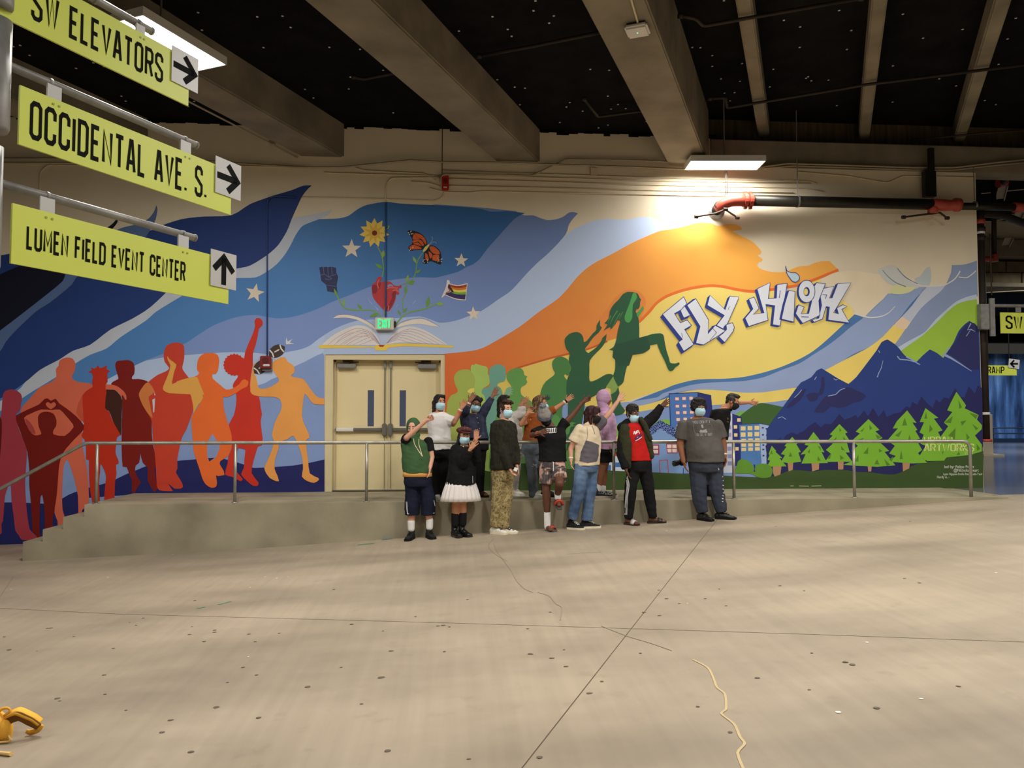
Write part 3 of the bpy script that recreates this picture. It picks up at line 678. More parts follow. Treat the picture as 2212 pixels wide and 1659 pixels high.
stroke('painted_outline', 'U', [('960,572 1172,560 1275,580', 3)], (40, 60, 120), 13, sm=1)
ws = '|'.join('%d,%d! %d,%d! %d,%d! %d,%d!' % (x-25, y-h, x+25, y-h, x+25, y+h, x-25, y+h) for (x, y, h) in [(1001+72*c+(r > 1)*6, yy-3*c, hh) for r, (yy, hh) in enumerate(((612, 22), (678, 23), (735, 14), (788, 17), (834, 18))) for c in range(3)])
paint('painted_window', 'U', ws, (240, 214, 150), 13, 1)
ws = '|'.join('%d,%d! %d,%d! %d,%d! %d,%d!' % (x-10, y-8, x+10, y-8, x+10, y+8, x-10, y+8) for (x, y) in ((1208, 606), (1248, 616), (1209, 680), (1252, 684), (1212, 738), (1214, 788), (1254, 792), (1213, 834), (1255, 840), (1215, 899), (1254, 905)))
paint('painted_window', 'U', ws, (66, 56, 98), 13, 1)
# --- mountains
MT = (40, 62, 130)
paint('painted_mountain', 'Q', '200,970! 260,880! 300,830 380,720 430,650 470,600! 550,560 590,510 630,490! 680,520 760,570 840,612! 900,560 1000,430 1060,350 1100,285 1145,265! 1200,300 1240,340 1280,390 1370,442! 1420,390 1475,343! 1530,370 1580,410! 1660,290 1700,200 1750,145 1785,120! 1850,165 1862,180! 1893,1300! 200,1330!', MT, 13, 2)
MD = (42, 44, 98)
paint('painted_crag', 'Q', '350,800 420,720 490,650 510,655 470,730 400,790|510,700 560,680 610,690 590,740 540,750|600,700 625,640 630,560 650,560 655,620 640,690|570,830 620,760 660,710 750,690 830,635 900,660 980,705 930,750 880,760 820,790 760,800 700,790 650,835|1610,370! 1680,280 1720,200 1790,130 1850,170 1862,500! 1790,500! 1700,430', MD, 14, 2)
stroke('painted_snow', 'Q', [('420,718 450,690 475,658', 2.5), ('575,580 590,555', 3), ('725,570 740,582 755,578', 2.5), ('680,707 740,695 775,660 812,645', 3), ('1110,430 1095,490 1075,530 1065,560', (2, 4)), ('1220,395 1240,420 1300,425 1360,440 1398,462', 4), ('1290,400 1340,425 1370,440', 5), ('1570,400 1600,360 1630,330', (3, 6)), ('1590,385 1640,410 1720,460 1800,512', (10, 2)), ('1795,140 1770,190 1795,185 1760,240', (5, 3)), ('1795,185 1830,205', (4, 1)), ('290,880 322,868 352,888', 2.5), ('1075,350 1085,370', 3)], (150, 168, 206), 15, sm=1)
paint('painted_forest', 'W', '60,600! 100,560 210,520! 220,550 270,490! 320,470 370,490! 400,470 430,460! 480,410 545,370! 600,420 640,385! 700,390 735,350 780,290! 830,345 890,325! 940,300! 960,330 1020,258! 1060,310 1110,228! 1160,320 1215,250! 1240,320 1300,290! 1380,270 1430,215! 1470,230 1490,170! 1540,200 1580,118! 1640,190 1690,230 1720,148! 1760,180 1800,128! 1850,140 1910,38! 1960,120 2000,130 2040,18! 2100,90 2130,10! 2172,40! 2180,600! 2150,800! 1500,900! 100,900!', (38, 38, 92), 14, 1)
GR = (124, 182, 52); GD = (88, 132, 42)
paint('painted_ground', 'W', '-2200,812! -1000,860! 0,908! 60,915 130,895 200,880 280,845 330,838 420,840 520,850 640,835 720,838 850,838 950,855 1080,858 1200,875 1310,880 1400,850 1480,800 1600,760 1740,745 1830,710 1960,705 2090,680 2182,650! 2186,1012! 0,1026! -2200,1034!', (62, 84, 40), 16, 2)
paint('painted_ground', 'Z', '-10,1604! 120,1330 220,1310 300,1300 400,1290 560,1300 700,1320 900,1240 1100,1220 1250,1260 1700,1300 2000,1390 2300,1395! 2300,1550! 100,1560!', (62, 84, 40), 15.9, 2)
trees = (('120,600 165,650 158,660 225,720 195,720 265,800 70,805 105,745 80,735 100,690 90,680', '130,800 215,800 205,880 150,900 135,870'),
 ('320,513 375,575 360,585 405,660 380,665 408,755 290,770 210,757 250,690 210,680 265,610 245,600', '275,760 330,762 325,835 285,850'),
 ('527,465 590,545 570,555 635,665 605,660 640,730 668,768 410,773 450,680 402,685 480,600 440,590', '508,765 583,765 580,830 515,850'),
 ('780,388 860,470 835,480 880,550 850,560 880,665 840,665 905,755 635,757 700,680 648,640 715,580 665,550 715,500 685,490', '765,750 822,750 818,830 768,832'),
 ('1063,340 1170,445 1130,460 1200,525 1150,545 1265,650 1220,660 1325,790 1150,805 950,795 820,785 930,740 900,650 960,600 900,550 980,480 938,462', '1055,795 1095,795 1090,850 1062,852'),
 ('1440,255 1532,378 1490,372 1540,445 1520,455 1565,530 1530,540 1585,640 1545,672 1635,765 1490,772 1260,755 1330,700 1265,675 1320,600 1245,550 1350,430 1300,432 1340,360', '1395,765 1468,765 1460,820 1400,850'),
 ('1618,233 1745,328 1700,335 1785,450 1740,465 1770,520 1900,600 1800,745 1635,748 1560,700 1620,600 1570,580 1600,490 1560,470 1605,370 1562,368', None),
 ('1920,73 2013,205 2000,235 2137,300 2120,345 2170,400 2165,440 2100,500 2168,590 2168,655 2050,690 1960,700 1800,715 1700,745 1600,740 1640,600 1760,520 1840,410 1797,375 1880,270 1830,255 1860,190', None))
for k, (cr, tr) in enumerate(trees):
    t = paint('painted_tree', 'W', cr, GR, 18+0.4*k, 1)
    if tr: paint('trunk', 'W', tr, (186, 140, 104), 17, 1, parent=t)
paint('painted_tree_shade', 'W', '105,680 128,680 120,640|285,705 320,705 303,660|565,745 600,745 570,700|470,660 490,675 492,630|565,600 600,650 595,610|785,690 825,720 790,738|655,725 700,670 690,725|795,600 833,645 800,640|720,545 755,510 745,540|815,508 845,540 820,540|780,425 800,450 782,465|980,460 1025,420 1005,460|1072,395 1100,430 1075,450|1130,490 1200,515 1150,535|1012,675 1062,612 1058,680|1165,630 1200,650 1165,665|1120,780 1145,730 1170,782|1215,725 1275,785 1240,795|950,545 1020,520 1000,545|930,750 965,685 965,755|1390,405 1415,325 1440,400|1320,500 1390,448 1360,515|1365,730 1382,645 1398,730|1450,540 1462,490 1478,545|1265,735 1305,700 1290,755|1605,335 1625,270 1635,335|1653,470 1660,392 1690,440|1940,155 1975,225 1945,240|1800,375 1885,310 1865,380|1960,365 2020,350 1975,405|2045,280 2130,300 2110,340|2072,385 2133,430 2110,450|1840,500 1912,425 1905,540|2015,475 2050,520 2020,545|2115,580 2155,630 2120,650|1920,690 1945,655 1955,690|1780,655 1795,655 1782,690', GD, 22, 1)
paint('painted_bush', 'U', '915,1085 930,1020 945,960 985,935 1040,945 1085,975 1105,1010 1120,1050 1140,1000 1180,985 1240,985 1290,1010 1310,1060 1290,1120 1220,1135 1150,1125 1080,1090', (100, 150, 48), 23)
paint('painted_shadow_gap', 'U', '1112,995 1120,990 1128,1010 1120,1045 1130,1065 1108,1068 1116,1040', (38, 52, 120), 24)
# --- the left-hand figures
SAL = (222, 108, 80)
paint('painted_figure', 'K', '30,150 55,110 110,95 160,105 205,140 215,190 205,240 195,300 160,330 155,370 175,450 210,540 240,620 262,690 255,850 245,1000 255,1200 270,1340 290,1450 330,1490 380,1550 370,1580 300,1560 210,1550 185,1510 150,1460 135,1330 115,1180 105,1000 95,985 75,1050 50,1130 40,1250 30,1370 15,1400 20,1480 0,1500 -120,1500 -110,1100 -60,700 0,380 15,330 20,260', (172, 60, 74), 12, 2)
paint('painted_figure', 'K', '-100,340 0,360 20,420 15,600 5,720 0,740 -80,720', (104, 18, 16), 13, 2)
paint('painted_figure', 'I', '165,480 185,430 240,370 310,290 400,245 440,215 450,180 445,140 468,110 475,70 530,45 580,55 602,95 597,150 575,190 580,215 620,240 700,248 740,262 850,260 860,300 780,330 700,400 660,480 650,560 655,640 660,770 690,900 705,1060 710,1190! 690,1230! 655,1260! 650,1330! 625,1330! 622,1150 590,1000 545,870 530,860 510,900 500,1000 495,1150 500,1260 520,1320! 490,1420! 460,1430! 460,1350 435,1280 450,1100 450,880 350,800 250,700 200,560', SAL, 11, 2)
paint('painted_figure', 'K', '155,350 170,340 270,290 380,240 430,190 465,182 495,205 540,185 575,230 640,275 740,355 820,450 800,500 730,570 640,670 600,740 575,830 565,950 555,1080 540,1200 515,1330 508,1460! 440,1480! 435,1300 425,1190 410,1115 395,1140 385,1300 385,1480 400,1575 380,1578 340,1480 320,1480 310,1330 300,1180 285,1020 285,860 265,690 230,590 190,480 160,400', (122, 20, 10), 14, 2)
paint('painted_opening', 'K', '235,370 300,330 400,290 500,295 580,290 640,350 690,410 715,460 630,545 520,530 520,490 545,450 548,390 520,330 460,310 400,320 370,360 375,450 395,500 400,530 345,540 310,520 270,460', SAL, 15, 2)
paint('painted_opening', 'K', '245,375 290,410 330,470 345,530 290,500 265,450', (180, 70, 70), 16, 2)
paint('painted_heart', 'K', '445,235 465,218 495,234! 525,218 545,240 530,265 495,287! 460,265', SAL, 15, 2)
RED1 = (198, 48, 22)
paint('painted_figure', 'L', '185,470 180,430 190,390 180,350! 140,340! 180,320! 170,290! 200,305 225,295 235,265! 255,300! 285,295 330,272! 325,310! 362,335! 335,350 335,400 335,440 320,460 315,500 325,540 315,600 310,700! 355,740! 380,810 410,870 465,965! 430,990 420,1060 415,1150 440,1210 445,1250 420,1260 425,1350 410,1430 405,1590! 300,1630! 310,1480 320,1380 300,1310 265,1250 262,1330 250,1440 262,1650! 185,1650! 160,1500 150,1350 150,1215! 120,1205! 120,1080 105,1010 75,975 100,900 95,800 90,700 85,580 110,540 150,510 185,490', RED1, 16, 2)
paint('painted_arm', 'L', '88,560! 90,700 100,850! 60,800 25,740 45,650', (206, 86, 60), 15.5, 2)
paint('painted_figure', 'L', '415,300 412,260 430,230 480,225 540,220 590,245 605,300 600,360 580,385 580,410 640,408 700,420 740,440 760,500 780,590 775,700 775,960 790,1080 810,1170 820,1270 800,1300 825,1470 830,1500 800,1535! 760,1470 735,1420 735,1300 720,1275 685,1240 660,1150! 650,1240 615,1270 610,1330 640,1400 668,1435! 630,1490 605,1540! 575,1535 580,1420 555,1370 525,1285 485,1280 475,1100 475,900 480,600 440,520 370,460 400,430 440,410 440,390', (128, 22, 12), 13, 2)
paint('painted_figure_shade', 'L', '325,505 400,512 460,570 480,620 475,800 470,970! 430,910 390,830 365,760 345,725 310,712! 310,600', (68, 32, 22), 14, 2)
paint('painted_arm', 'L', '300,465 370,465 430,480 490,525 520,570 523,615 508,610 485,565 470,590 450,550 400,515 300,512', SAL, 15, 2)
paint('painted_figure', 'L', '900,130 920,80 980,50 1050,48 1095,80 1098,200 1085,260 1080,310 1130,380 1180,450 1190,700 1170,770 1120,910 1080,980 1060,1050 1030,1200 1030,1300 1015,1340 1070,1430 1085,1480 1060,1500 1000,1500! 935,1445! 985,1525! 920,1525 850,1515 825,1470 815,1270 805,1150 785,1000 775,830 740,760 690,680 655,590 655,540 690,490 750,430 830,370 910,335 950,300 905,240 893,180', (206, 66, 44), 15, 2)
paint('painted_arm', 'L', '740,440 805,535 745,585 755,650 785,800! 740,755 690,680 655,600 648,550 690,480', (218, 128, 68), 16, 2)
paint('painted_opening', 'L', '800,540! 812,570! 800,570!|780,615! 808,600! 800,740! 790,742!', (206, 212, 222), 17, 1)
paint('painted_figure', 'M', '195,420 215,375 260,345 330,342 375,360 390,410 382,470 378,500! 355,530 330,530 330,570 400,630 450,670 510,660 570,620 590,590 620,578 650,600 640,640 590,665 540,700 460,740 425,735 430,830 460,950 480,1010 500,1080 500,1180 470,1260 400,1310 395,1340 430,1400 435,1435! 380,1445 360,1440 370,1500 360,1540 320,1550 270,1520 240,1470 215,1390 185,1300 160,1220 150,1100 140,980 145,900 160,880 245,740 190,610 140,570 190,545 210,520 190,490', (240, 112, 48), 19, 2)
paint('painted_opening', 'M', '330,1065! 365,1125 395,1170 380,1230 350,1290 300,1295 285,1280 280,1200 290,1130', (138, 156, 200), 20, 2)
paint('painted_opening', 'M', '290,1283 350,1280 300,1315!', DNAVY, 20.5, 1)
paint('painted_arm', 'L', '930,180 955,215 1020,265 1000,330 985,400 980,460 1060,420 1198,385 1230,395! 1297,565! 1180,567 1150,560 950,550 890,520 890,480 920,410 950,330 960,270 935,220', (232, 170, 82), 20, 2)
paint('painted_arm', 'M', '8,598! 60,580 140,565 190,610 245,740 200,810 160,885! 155,820 140,740 120,705 8,705!', (232, 170, 82), 20.3, 2)
hair = ''.join(' %.0f,%.0f!' % (525+(92+(9 if i % 2 else 0))*math.cos(a), 448+(92+(9 if i % 2 else 0))*math.sin(a)) for i, a in [(i, -0.5-i*2*PI/40) for i in range(36)])
paint('painted_figure', 'M', '610,390 620,340 650,260 690,170 710,100 705,60 720,32 755,32 778,60 775,95 745,125 735,180 715,270 690,350 690,450 670,560 670,690 745,735 760,830 772,890 760,950 770,1050 778,1110 770,1170! 735,1180 710,1260 690,1330 680,1420 740,1500 735,1530 690,1530 640,1490 585,1430 610,1370 615,1290 625,1210! 600,1200 560,1195 545,1250 530,1330 540,1400 600,1470 580,1490 500,1450 440,1430 465,1330 470,1270 500,1200 500,1080 475,985 520,900 540,800 540,710 510,640 525,600 555,560 555,530 560,460|'+hair.strip(), (208, 52, 34), 18, 2)
paint('painted_figure', 'M', '865,440 900,400 975,378 1000,420 1050,450 1065,490 1060,520 1030,545 1060,560 1140,575 1190,640 1250,720 1290,745 1330,748! 1330,805! 1240,800 1200,760 1155,705 1140,790 1130,900 1150,980 1190,1060 1195,1105! 1170,1120 1170,1200 1185,1300 1200,1420 1275,1460 1280,1480 1240,1505 1180,1490 1130,1450 1140,1380 1135,1300 1120,1230 1090,1150 1060,1090 1040,1085 1000,1115 930,1140 920,1200 890,1290 885,1380 910,1440 925,1490! 900,1490 840,1460 800,1400 795,1360 820,1310 860,1210 880,1130 860,1080 890,960 930,880 950,820 935,760 880,735 790,735 700,720 668,690 670,580 685,500 700,440 715,430 700,520 720,560 740,650 780,665 860,640 920,600 920,570 870,500', (238, 162, 82), 19, 2)
# the two footballs of the throw
for (x, y, a) in ((905, 325, -0.5), (762, 468, -0.75)):
    c, s_ = math.cos(a), math.sin(a); f = lambda u, v: '%.1f,%.1f' % (x+u*c-v*s_, y+u*s_+v*c)
    o = paint('painted_football', 'M', ' '.join([f(-82, 0)+'!', f(-50, -42), f(0, -54), f(50, -42), f(82, 0)+'!', f(50, 42), f(0, 54), f(-50, 42)]), (72, 56, 50), 21)
    stroke('stripe', 'M', [(' '.join((f(-52, -38), f(-44, 0), f(-52, 38))), 6), (' '.join((f(52, -38), f(44, 0), f(52, 38))), 6), (f(-24, -2)+' '+f(26, -2), 4)]+[(f(u, -9)+' '+f(u, 6), 1.8) for u in (-15, -5, 5, 15)], (226, 222, 216), 22, parent=o, sm=1, label='white laces and stripes')
paint('painted_spark', 'M', '985,255! 988,205! 1003,240! 1048,215! 1018,248! 1062,260! 990,265!', (224, 222, 218), 10, 1)
# --- the green figures
paint('painted_figure', 'Z', '600,760! 900,700 1200,760 1300,800 1560,900 1720,1000 1740,1310 700,1330! 600,1330!', (92, 150, 76), 9.5)
paint('painted_figure', 'Z', '110,1330 125,1000 128,700 140,560 150,480 190,410 250,385 270,350 235,270 225,190 260,130 330,100 410,105 450,150 480,220 500,330 560,420 640,600 660,900 640,1100 600,1340! 330,1330!', (168, 182, 86), 10)
paint('painted_opening', 'Z', '385,360 420,330 465,322 470,345 450,380 410,382', YEL, 10.6)
paint('painted_figure', 'Z', '425,75 440,45 470,48 480,32 520,42 560,55 600,60 630,90 630,150 655,210 645,280 600,310 570,330 565,370 590,400 640,460 665,700 660,1000 640,1270 660,1335 560,1310 540,1250 520,1000 540,600 500,430 465,360 470,280 480,230 455,160 430,130', (172, 200, 100), 11)
paint('painted_figure', 'Z', '640,140 660,80 720,45 770,38 830,70 845,130 840,210 820,245 770,255 740,290 785,325 805,400 790,560 800,760 740,1000 640,1000 610,750 610,560 590,420 555,380 570,330 650,300 650,230', (114, 166, 146), 12)
paint('painted_figure', 'Z', '850,180 880,120 950,85 1020,85 1055,120 1065,165 1102,185! 1085,215 1100,250 1075,285 1030,310 1020,350 1030,400 1080,440 1130,470 1200,530 1250,700 1260,1000 1240,1230 900,1230 700,1100 720,700 800,480 880,430 910,340 905,290 865,235', (104, 156, 80), 13)
paint('painted_hand', 'Z', '830,385 850,330 880,312 935,308! 900,330 940,335! 905,355 940,368! 905,375 935,398! 890,400 870,430 820,400', (132, 178, 142), 14)
paint('painted_figure', 'O', '990,720 995,680 1030,645 1080,640 1125,660 1145,690 1165,735 1155,765 1150,795 1130,815 1110,800 1100,820 1130,860 1145,890 1140,960 1100,1060 1080,1150 1100,1340! 900,1340! 860,1200 890,1100 880,1000 895,930 930,870 1000,815 1015,790 1000,760', (78, 130, 70), 14)
paint('painted_hand', 'Z', '1300,440 1320,400! 1325,430 1345,390! 1348,430 1370,398! 1362,440 1382,425! 1365,460 1340,470', (44, 76, 60), 15)
DG = (48, 94, 62)
paint('painted_figure', 'O', '1105,510 1110,470 1150,430 1210,413 1255,430 1275,465 1282,505 1310,492 1360,430 1395,395 1400,350 1430,300! 1430,355 1447,370! 1420,415 1370,460 1320,530 1290,575 1322,608! 1400,550 1445,490 1450,470 1490,432! 1480,500 1440,560 1380,620 1335,680 1332,760 1335,865 1400,850 1480,805 1530,800 1552,820 1520,870 1480,930 1380,1000 1300,1045 1280,1150 1250,1319 1200,1500! 1120,1500! 1130,1319 1135,1100 1120,980 1125,860 1150,790 1165,735 1142,680 1150,610 1120,570', DG, 15)
paint('painted_figure', 'Z', '1440,640 1500,700 1560,800 1620,730 1680,740! 1640,760 1675,775! 1620,790 1600,860 1560,900 1500,1000 1540,1200 1300,1260 1280,900 1350,700', (92, 150, 78), 15.5)
paint('painted_opening', 'O', '1550,820! 1597,917! 1575,960 1530,988! 1530,935 1485,917!', (140, 170, 86), 17, 1)
paint('painted_leg', 'O', '1597,915! 1612,1000 1620,1080 1658,1130 1640,1165 1580,1182 1550,1165 1545,1090 1530,988!', DG, 16)
paint('painted_figure', 'F', '1640,870 1680,850 1730,853 1760,865 1775,895 1786,910! 1780,930 1778,955 1772,980 1750,990 1745,1010 1762,1040 1770,1090 1773,1150 1772,1215! 1830,1200 1880,1185 1940,1180 1965,1195 1975,1250 1990,1320 2010,1380 2020,1415 2060,1420 2088,1412 2092,1428 2060,1450 2040,1475 2015,1480 2000,1460 1980,1410 1940,1330 1915,1265! 1858,1275! 1855,1305 1800,1340 1720,1352 1700,1400 1692,1435! 1675,1440! 1660,1500 1645,1570 1605,1605! 1590,1580 1565,1520 1580,1470 1580,1390 1560,1370 1565,1320 1530,1312! 1570,1285 1590,1230 1605,1150 1622,1085 1600,1075! 1580,1110 1545,1150! 1540,1130 1490,1157! 1520,1110 1495,1100! 1530,1060 1540,1000 1570,950 1610,910', (44, 92, 62), 18)
paint('painted_shorts', 'F', '1772,1215! 1830,1200! 1858,1275! 1855,1305! 1800,1340 1720,1352 1692,1435! 1600,1440! 1580,1390 1560,1370 1565,1318! 1580,1270! 1700,1240', (40, 80, 58), 18.5, 1)
paint('painted_arm', 'F', '1715,880 1722,862 1738,855 1752,875 1752,900 1738,925 1722,950 1718,1000 1715,1060 1690,1095 1663,1085 1655,1050 1672,1000 1697,935|1752,1020 1780,990 1800,962! 1808,985 1790,1010 1762,1052', (78, 160, 84), 19)
stroke('painted_hair_lines', 'F', [('1600,1000 1560,1060 1540,1110', (4, 1)), ('1620,1020 1590,1070 1560,1130', (3, 1)), ('1640,1010 1610,1070', (3, 1)), ('1545,1040 1520,1100', (3, 1))], (92, 150, 88), 19)
# --- FLY HIGH
LW, LN = (226, 230, 240), (44, 62, 142)
letters = [('105,548 335,358 400,500 405,560 335,588 298,505 235,540 298,640 375,610 420,670 345,712 445,875 335,950 278,850 320,820', (-26, 30)),
 ('620,340 785,500 835,350 935,362 810,650 760,705 690,668 775,560 590,450', (-28, 24)), ('795,660 865,640 885,690 870,735 780,855 715,790 760,755 800,712', (-26, 20)),
 ('370,450 465,378 605,610 598,762 675,668 785,728 690,795 550,880 465,862 512,680', (-30, 6)),
 ('1040,385 1098,360 1152,485 1088,550 1205,532 1130,272 1272,205 1252,378 1340,372 1348,225 1458,213 1380,675 1300,660 1322,455 1225,440 1250,612 1040,680 1000,590 1085,490', (-26, 14)),
 ('1475,290 1542,300 1530,632 1395,600 1432,430', (-24, 6)),
 ('1850,268 1962,245 1915,372 1945,370 2005,215 2150,207 2010,450 1960,530 2015,545 1995,480 2060,445 2110,462 2050,495 2130,640 1900,610 1915,470 1880,465 1840,600 1750,635 1730,608 1800,590 1830,450 1815,345', (-24, 10)),
 ('1740,260 1775,205 1872,217 1800,400 1812,560 1625,648 1548,540 1580,445 1642,470 1605,545 1690,540 1720,420', (-22, 10)),
 (circ(1668, 300, 90, 122, 20), (-18, 8))]
for k, (s, v) in enumerate(letters):
    L0 = 20+1.2*k; pts, _ = parse(s); n = len(pts)
    sh = '|'.join(' '.join('%.1f,%.1f' % p for p in (pts[i], pts[(i+1) % n], (pts[(i+1) % n][0]+v[0], pts[(i+1) % n][1]+v[1]), (pts[i][0]+v[0], pts[i][1]+v[1]))) for i in range(n))
    o = paint('painted_letter', 'R', s, LW, L0+0.6, 1)
    paint('letter_shadow', 'R', sh+'|'+' '.join('%.1f,%.1f' % (p[0]+v[0], p[1]+v[1]) for p in pts), LN, L0, 1, parent=o, label='dark blue shadow of the letter', split=False)
    stroke('letter_outline', 'R', [(s, 3.5, True)], LN, L0+0.9, parent=o, sm=1, label='dark blue outline')
    if k == 8:
        paint('letter_counter', 'R', circ(1668, 303, 34, 50, 16), LN, L0+1.0, 1, parent=o, label='dark blue ring opening'); paint('letter_counter', 'R', circ(1660, 304, 22, 36, 16), YEL, L0+1.1, 1, parent=o, label='yellow ring opening')
stroke('painted_letter_lines', 'R', [('300,505 345,455', 3), ('1370,370 1382,290', 3), ('1840,335 1885,338 1870,380', 3), ('1610,575 1690,578', 4), ('815,500 830,460', 2), ('325,800 310,750', 2), ('640,690 690,745 620,830', 2)], LN, 32, sm=1)
o = paint('painted_drop', 'R', '1440,25! 1455,75 1500,95 1555,100 1588,135 1585,175 1550,200 1510,185 1490,160 1455,105', (190, 214, 228), 20)
stroke('drop_outline', 'R', [('1440,25 1455,75 1500,95 1555,100 1588,135 1585,175 1550,200 1510,185 1490,160 1455,105', 4, True)], LN, 20.6, parent=o)
# --- over the door: book, heart, vines
o = paint('painted_book', 'N', '40,1552! 60,1530! 300,1535 670,1550 690,1530 720,1535 780,1530 900,1518 1000,1513 1300,1525 1555,1540! 1555,1562! 1000,1545 830,1560 800,1592! 680,1592! 670,1562 60,1567!', (238, 204, 84), 11, 1)
PG = (228, 220, 216)
paint('page_block', 'N', '80,1530! 180,1440 320,1360 450,1315 560,1320 650,1370 710,1450 740,1532!|790,1530! 830,1450 900,1380 1000,1330 1100,1325 1220,1360 1330,1420 1420,1480 1490,1530! 1200,1510 950,1505', PG, 12, 3, parent=o, label='white pages')
paint('page_curl', 'N', '205,1232! 260,1198 360,1193 480,1220 580,1265 660,1320 720,1400! 650,1345 560,1290 460,1245 340,1225|890,1345! 960,1290 1080,1250 1200,1238 1290,1270 1395,1325! 1300,1318 1180,1295 1050,1305', (234, 222, 208), 13, 3, parent=o, label='curled loose page')
paint('page_gap', 'N', '705,1390! 900,1385! 800,1500 780,1532! 745,1532!', (190, 202, 224), 12.5, 1, parent=o, label='pale blue gap')
pl = []
for k in range(6): pl.append(('%d,1528 %d,%d %d,%d %d,%d 735,1528' % (150+70*k, 260+60*k, 1440+14*k, 470+36*k, 1345+26*k, 640+12*k, 1400+22*k), (1.5, 3)))
for k in range(6): pl.append(('800,1515 %d,%d %d,%d %d,%d %d,1520' % (880-8*k, 1430+14*k, 1060-24*k, 1352+24*k, 1240-40*k, 1400+20*k, 1450-60*k), (3, 1.5)))
stroke('page_lines', 'N', pl, (164, 152, 176), 13.5, parent=o, label='grey page lines')
stroke('page_lines', 'N', [('240,1510 340,1420 500,1385 650,1450', 3), ('330,1520 460,1440 600,1440 690,1500', 3)], (224, 176, 152), 13.6, parent=o, label='peach page lines')
paint('book_spine', 'N', '712,1530! 782,1530! 768,1552! 728,1552!', (168, 62, 46), 12.6, 1, parent=o, label='red spine band')
stroke('page_outline', 'N', [('200,1238 260,1190 360,1186 480,1212 580,1258 660,1312 690,1350', 3), ('900,1335 960,1282 1080,1242 1200,1230 1290,1262 1400,1325', 3)], (150, 158, 196), 12.8, parent=o)
VG = (128, 168, 84)
stroke('painted_vine', 'N', [('235,950 265,1010 300,1080 350,1125 440,1140 560,1138 660,1148 720,1195 745,1225', 7), ('700,430 740,500 760,580 770,680 755,770', 6), ('1210,500 1160,570 1140,640 1130,720 1100,790 1040,850 1015,950 985,1030 990,1140', 5), ('1360,1070 1250,1120 1150,1145 1060,1165 990,1205 940,1260 905,1310', 7), ('970,860 1040,830 1090,800', 4), ('780,1150 785,1225', 6)], VG, 13)
def leaf(x0, y0, x1, y1, w):
    dx, dy = x1-x0, y1-y0; l = math.hypot(dx, dy); nx, ny = -dy/l*w, dx/l*w
    return '%.0f,%.0f! %.0f,%.0f %.0f,%.0f! %.0f,%.0f' % (x0, y0, x0+dx*.45+nx, y0+dy*.45+ny, x1, y1, x0+dx*.45-nx, y0+dy*.45-ny)
for k, lf in enumerate(((755, 560, 775, 465, 24), (760, 675, 675, 620, 20), (250, 990, 215, 895, 16), (325, 1100, 330, 1005, 14), (530, 1130, 475, 1075, 16), (720, 1180, 610, 1215, 20), (1140, 620, 1095, 535, 16), (1125, 730, 1195, 685, 14), (1055, 850, 1120, 815, 22), (1025, 830, 1050, 740, 16), (1020, 960, 1015, 870, 18), (1255, 1115, 1280, 985, 22), (1360, 1070, 1445, 1075, 22), (960, 1200, 930, 1135, 14), (985, 1170, 1040, 1115, 14), (795, 240, 840, 190, 14))):
    paint('painted_leaf', 'N', leaf(*lf), (112, 158, 66) if k % 3 else (140, 178, 86), 14, 4)
o = paint('painted_fist', 'N', '50,665! 85,655 95,662 130,655 145,662 190,655 240,670! 240,720 262,770 245,860 255,950! 140,930! 125,855 75,815 65,750', (50, 54, 92), 13, 2)
stroke('finger_lines', 'N', [('95,662 105,740', 2.5), ('145,662 152,760', 2.5), ('190,655 195,750', 2.5), ('65,750 110,740 150,765 195,755 240,740', 2.5), ('115,790 160,800 190,785 150,770', 2.5), ('120,860 235,875', 2)], (104, 116, 158), 14, parent=o)
o = paint('painted_sunflower', 'N', ' '.join('%.0f,%.0f!' % (668+(170 if i % 2 == 0 else 112)*math.sin(PI*i/11), 275-(165 if i % 2 == 0 else 108)*math.cos(PI*i/11)) for i in range(22)), (240, 206, 100), 14, 1)
paint('petals', 'N', ' '.join('%.0f,%.0f!' % (668+(125 if i % 2 == 0 else 55)*math.sin(PI*i/9+.2), 278-(125 if i % 2 == 0 else 55)*math.cos(PI*i/9+.2)) for i in range(18)), (226, 182, 70), 14.5, 1, parent=o)
paint('flower_centre', 'N', circ(670, 278, 29), (122, 50, 26), 15, 1, parent=o, label='brown centre')
o = paint('painted_butterfly', 'N', '1038,258! 1060,245 1100,252 1160,268 1220,310 1258,375 1258,415 1225,440 1200,465 1120,468 1060,475 1050,430 1090,400 1090,340 1055,290|1275,425 1330,418 1390,460 1415,520 1420,600 1405,632 1340,605 1290,592 1260,618 1210,615 1222,540 1228,490', (30, 24, 26), 14, 2)
paint('wing_panel', 'N', '1112,280 1180,290 1232,335 1252,392 1240,405 1195,345 1150,325|1095,330 1112,290 1145,325 1180,345 1105,352|1098,362 1185,352 1225,408 1205,425 1160,372 1102,390|1100,398 1155,382 1195,425 1150,412|1062,432 1108,408 1190,440 1195,455 1100,462 1065,455|1285,432 1330,428 1385,470 1400,515 1330,508 1295,470|1325,525 1392,522 1385,592 1320,580|1238,500 1262,520 1278,578 1255,585 1238,560|1275,480 1318,520 1300,565 1285,545', (206, 92, 42), 15, 2, parent=o, label='orange wing panels')
rn = random.Random(5); dots = '|'.join(circ(x+rn.uniform(-26, 26), y+rn.uniform(-22, 22), rn.uniform(4, 7), None, 6) for (x, y) in [(1075, 275)]*9+[(1240, 590)]*8+[(1400, 580)]*8+[(1080, 460)]*3)
paint('wing_dots', 'N', dots, (222, 216, 214), 15.5, 1, parent=o, label='white wing dots', split=False)
paint('butterfly_body', 'N', '1208,485! 1235,432 1282,400! 1285,415 1252,465 1222,490', (216, 210, 116), 16, 2, parent=o, label='yellow body')
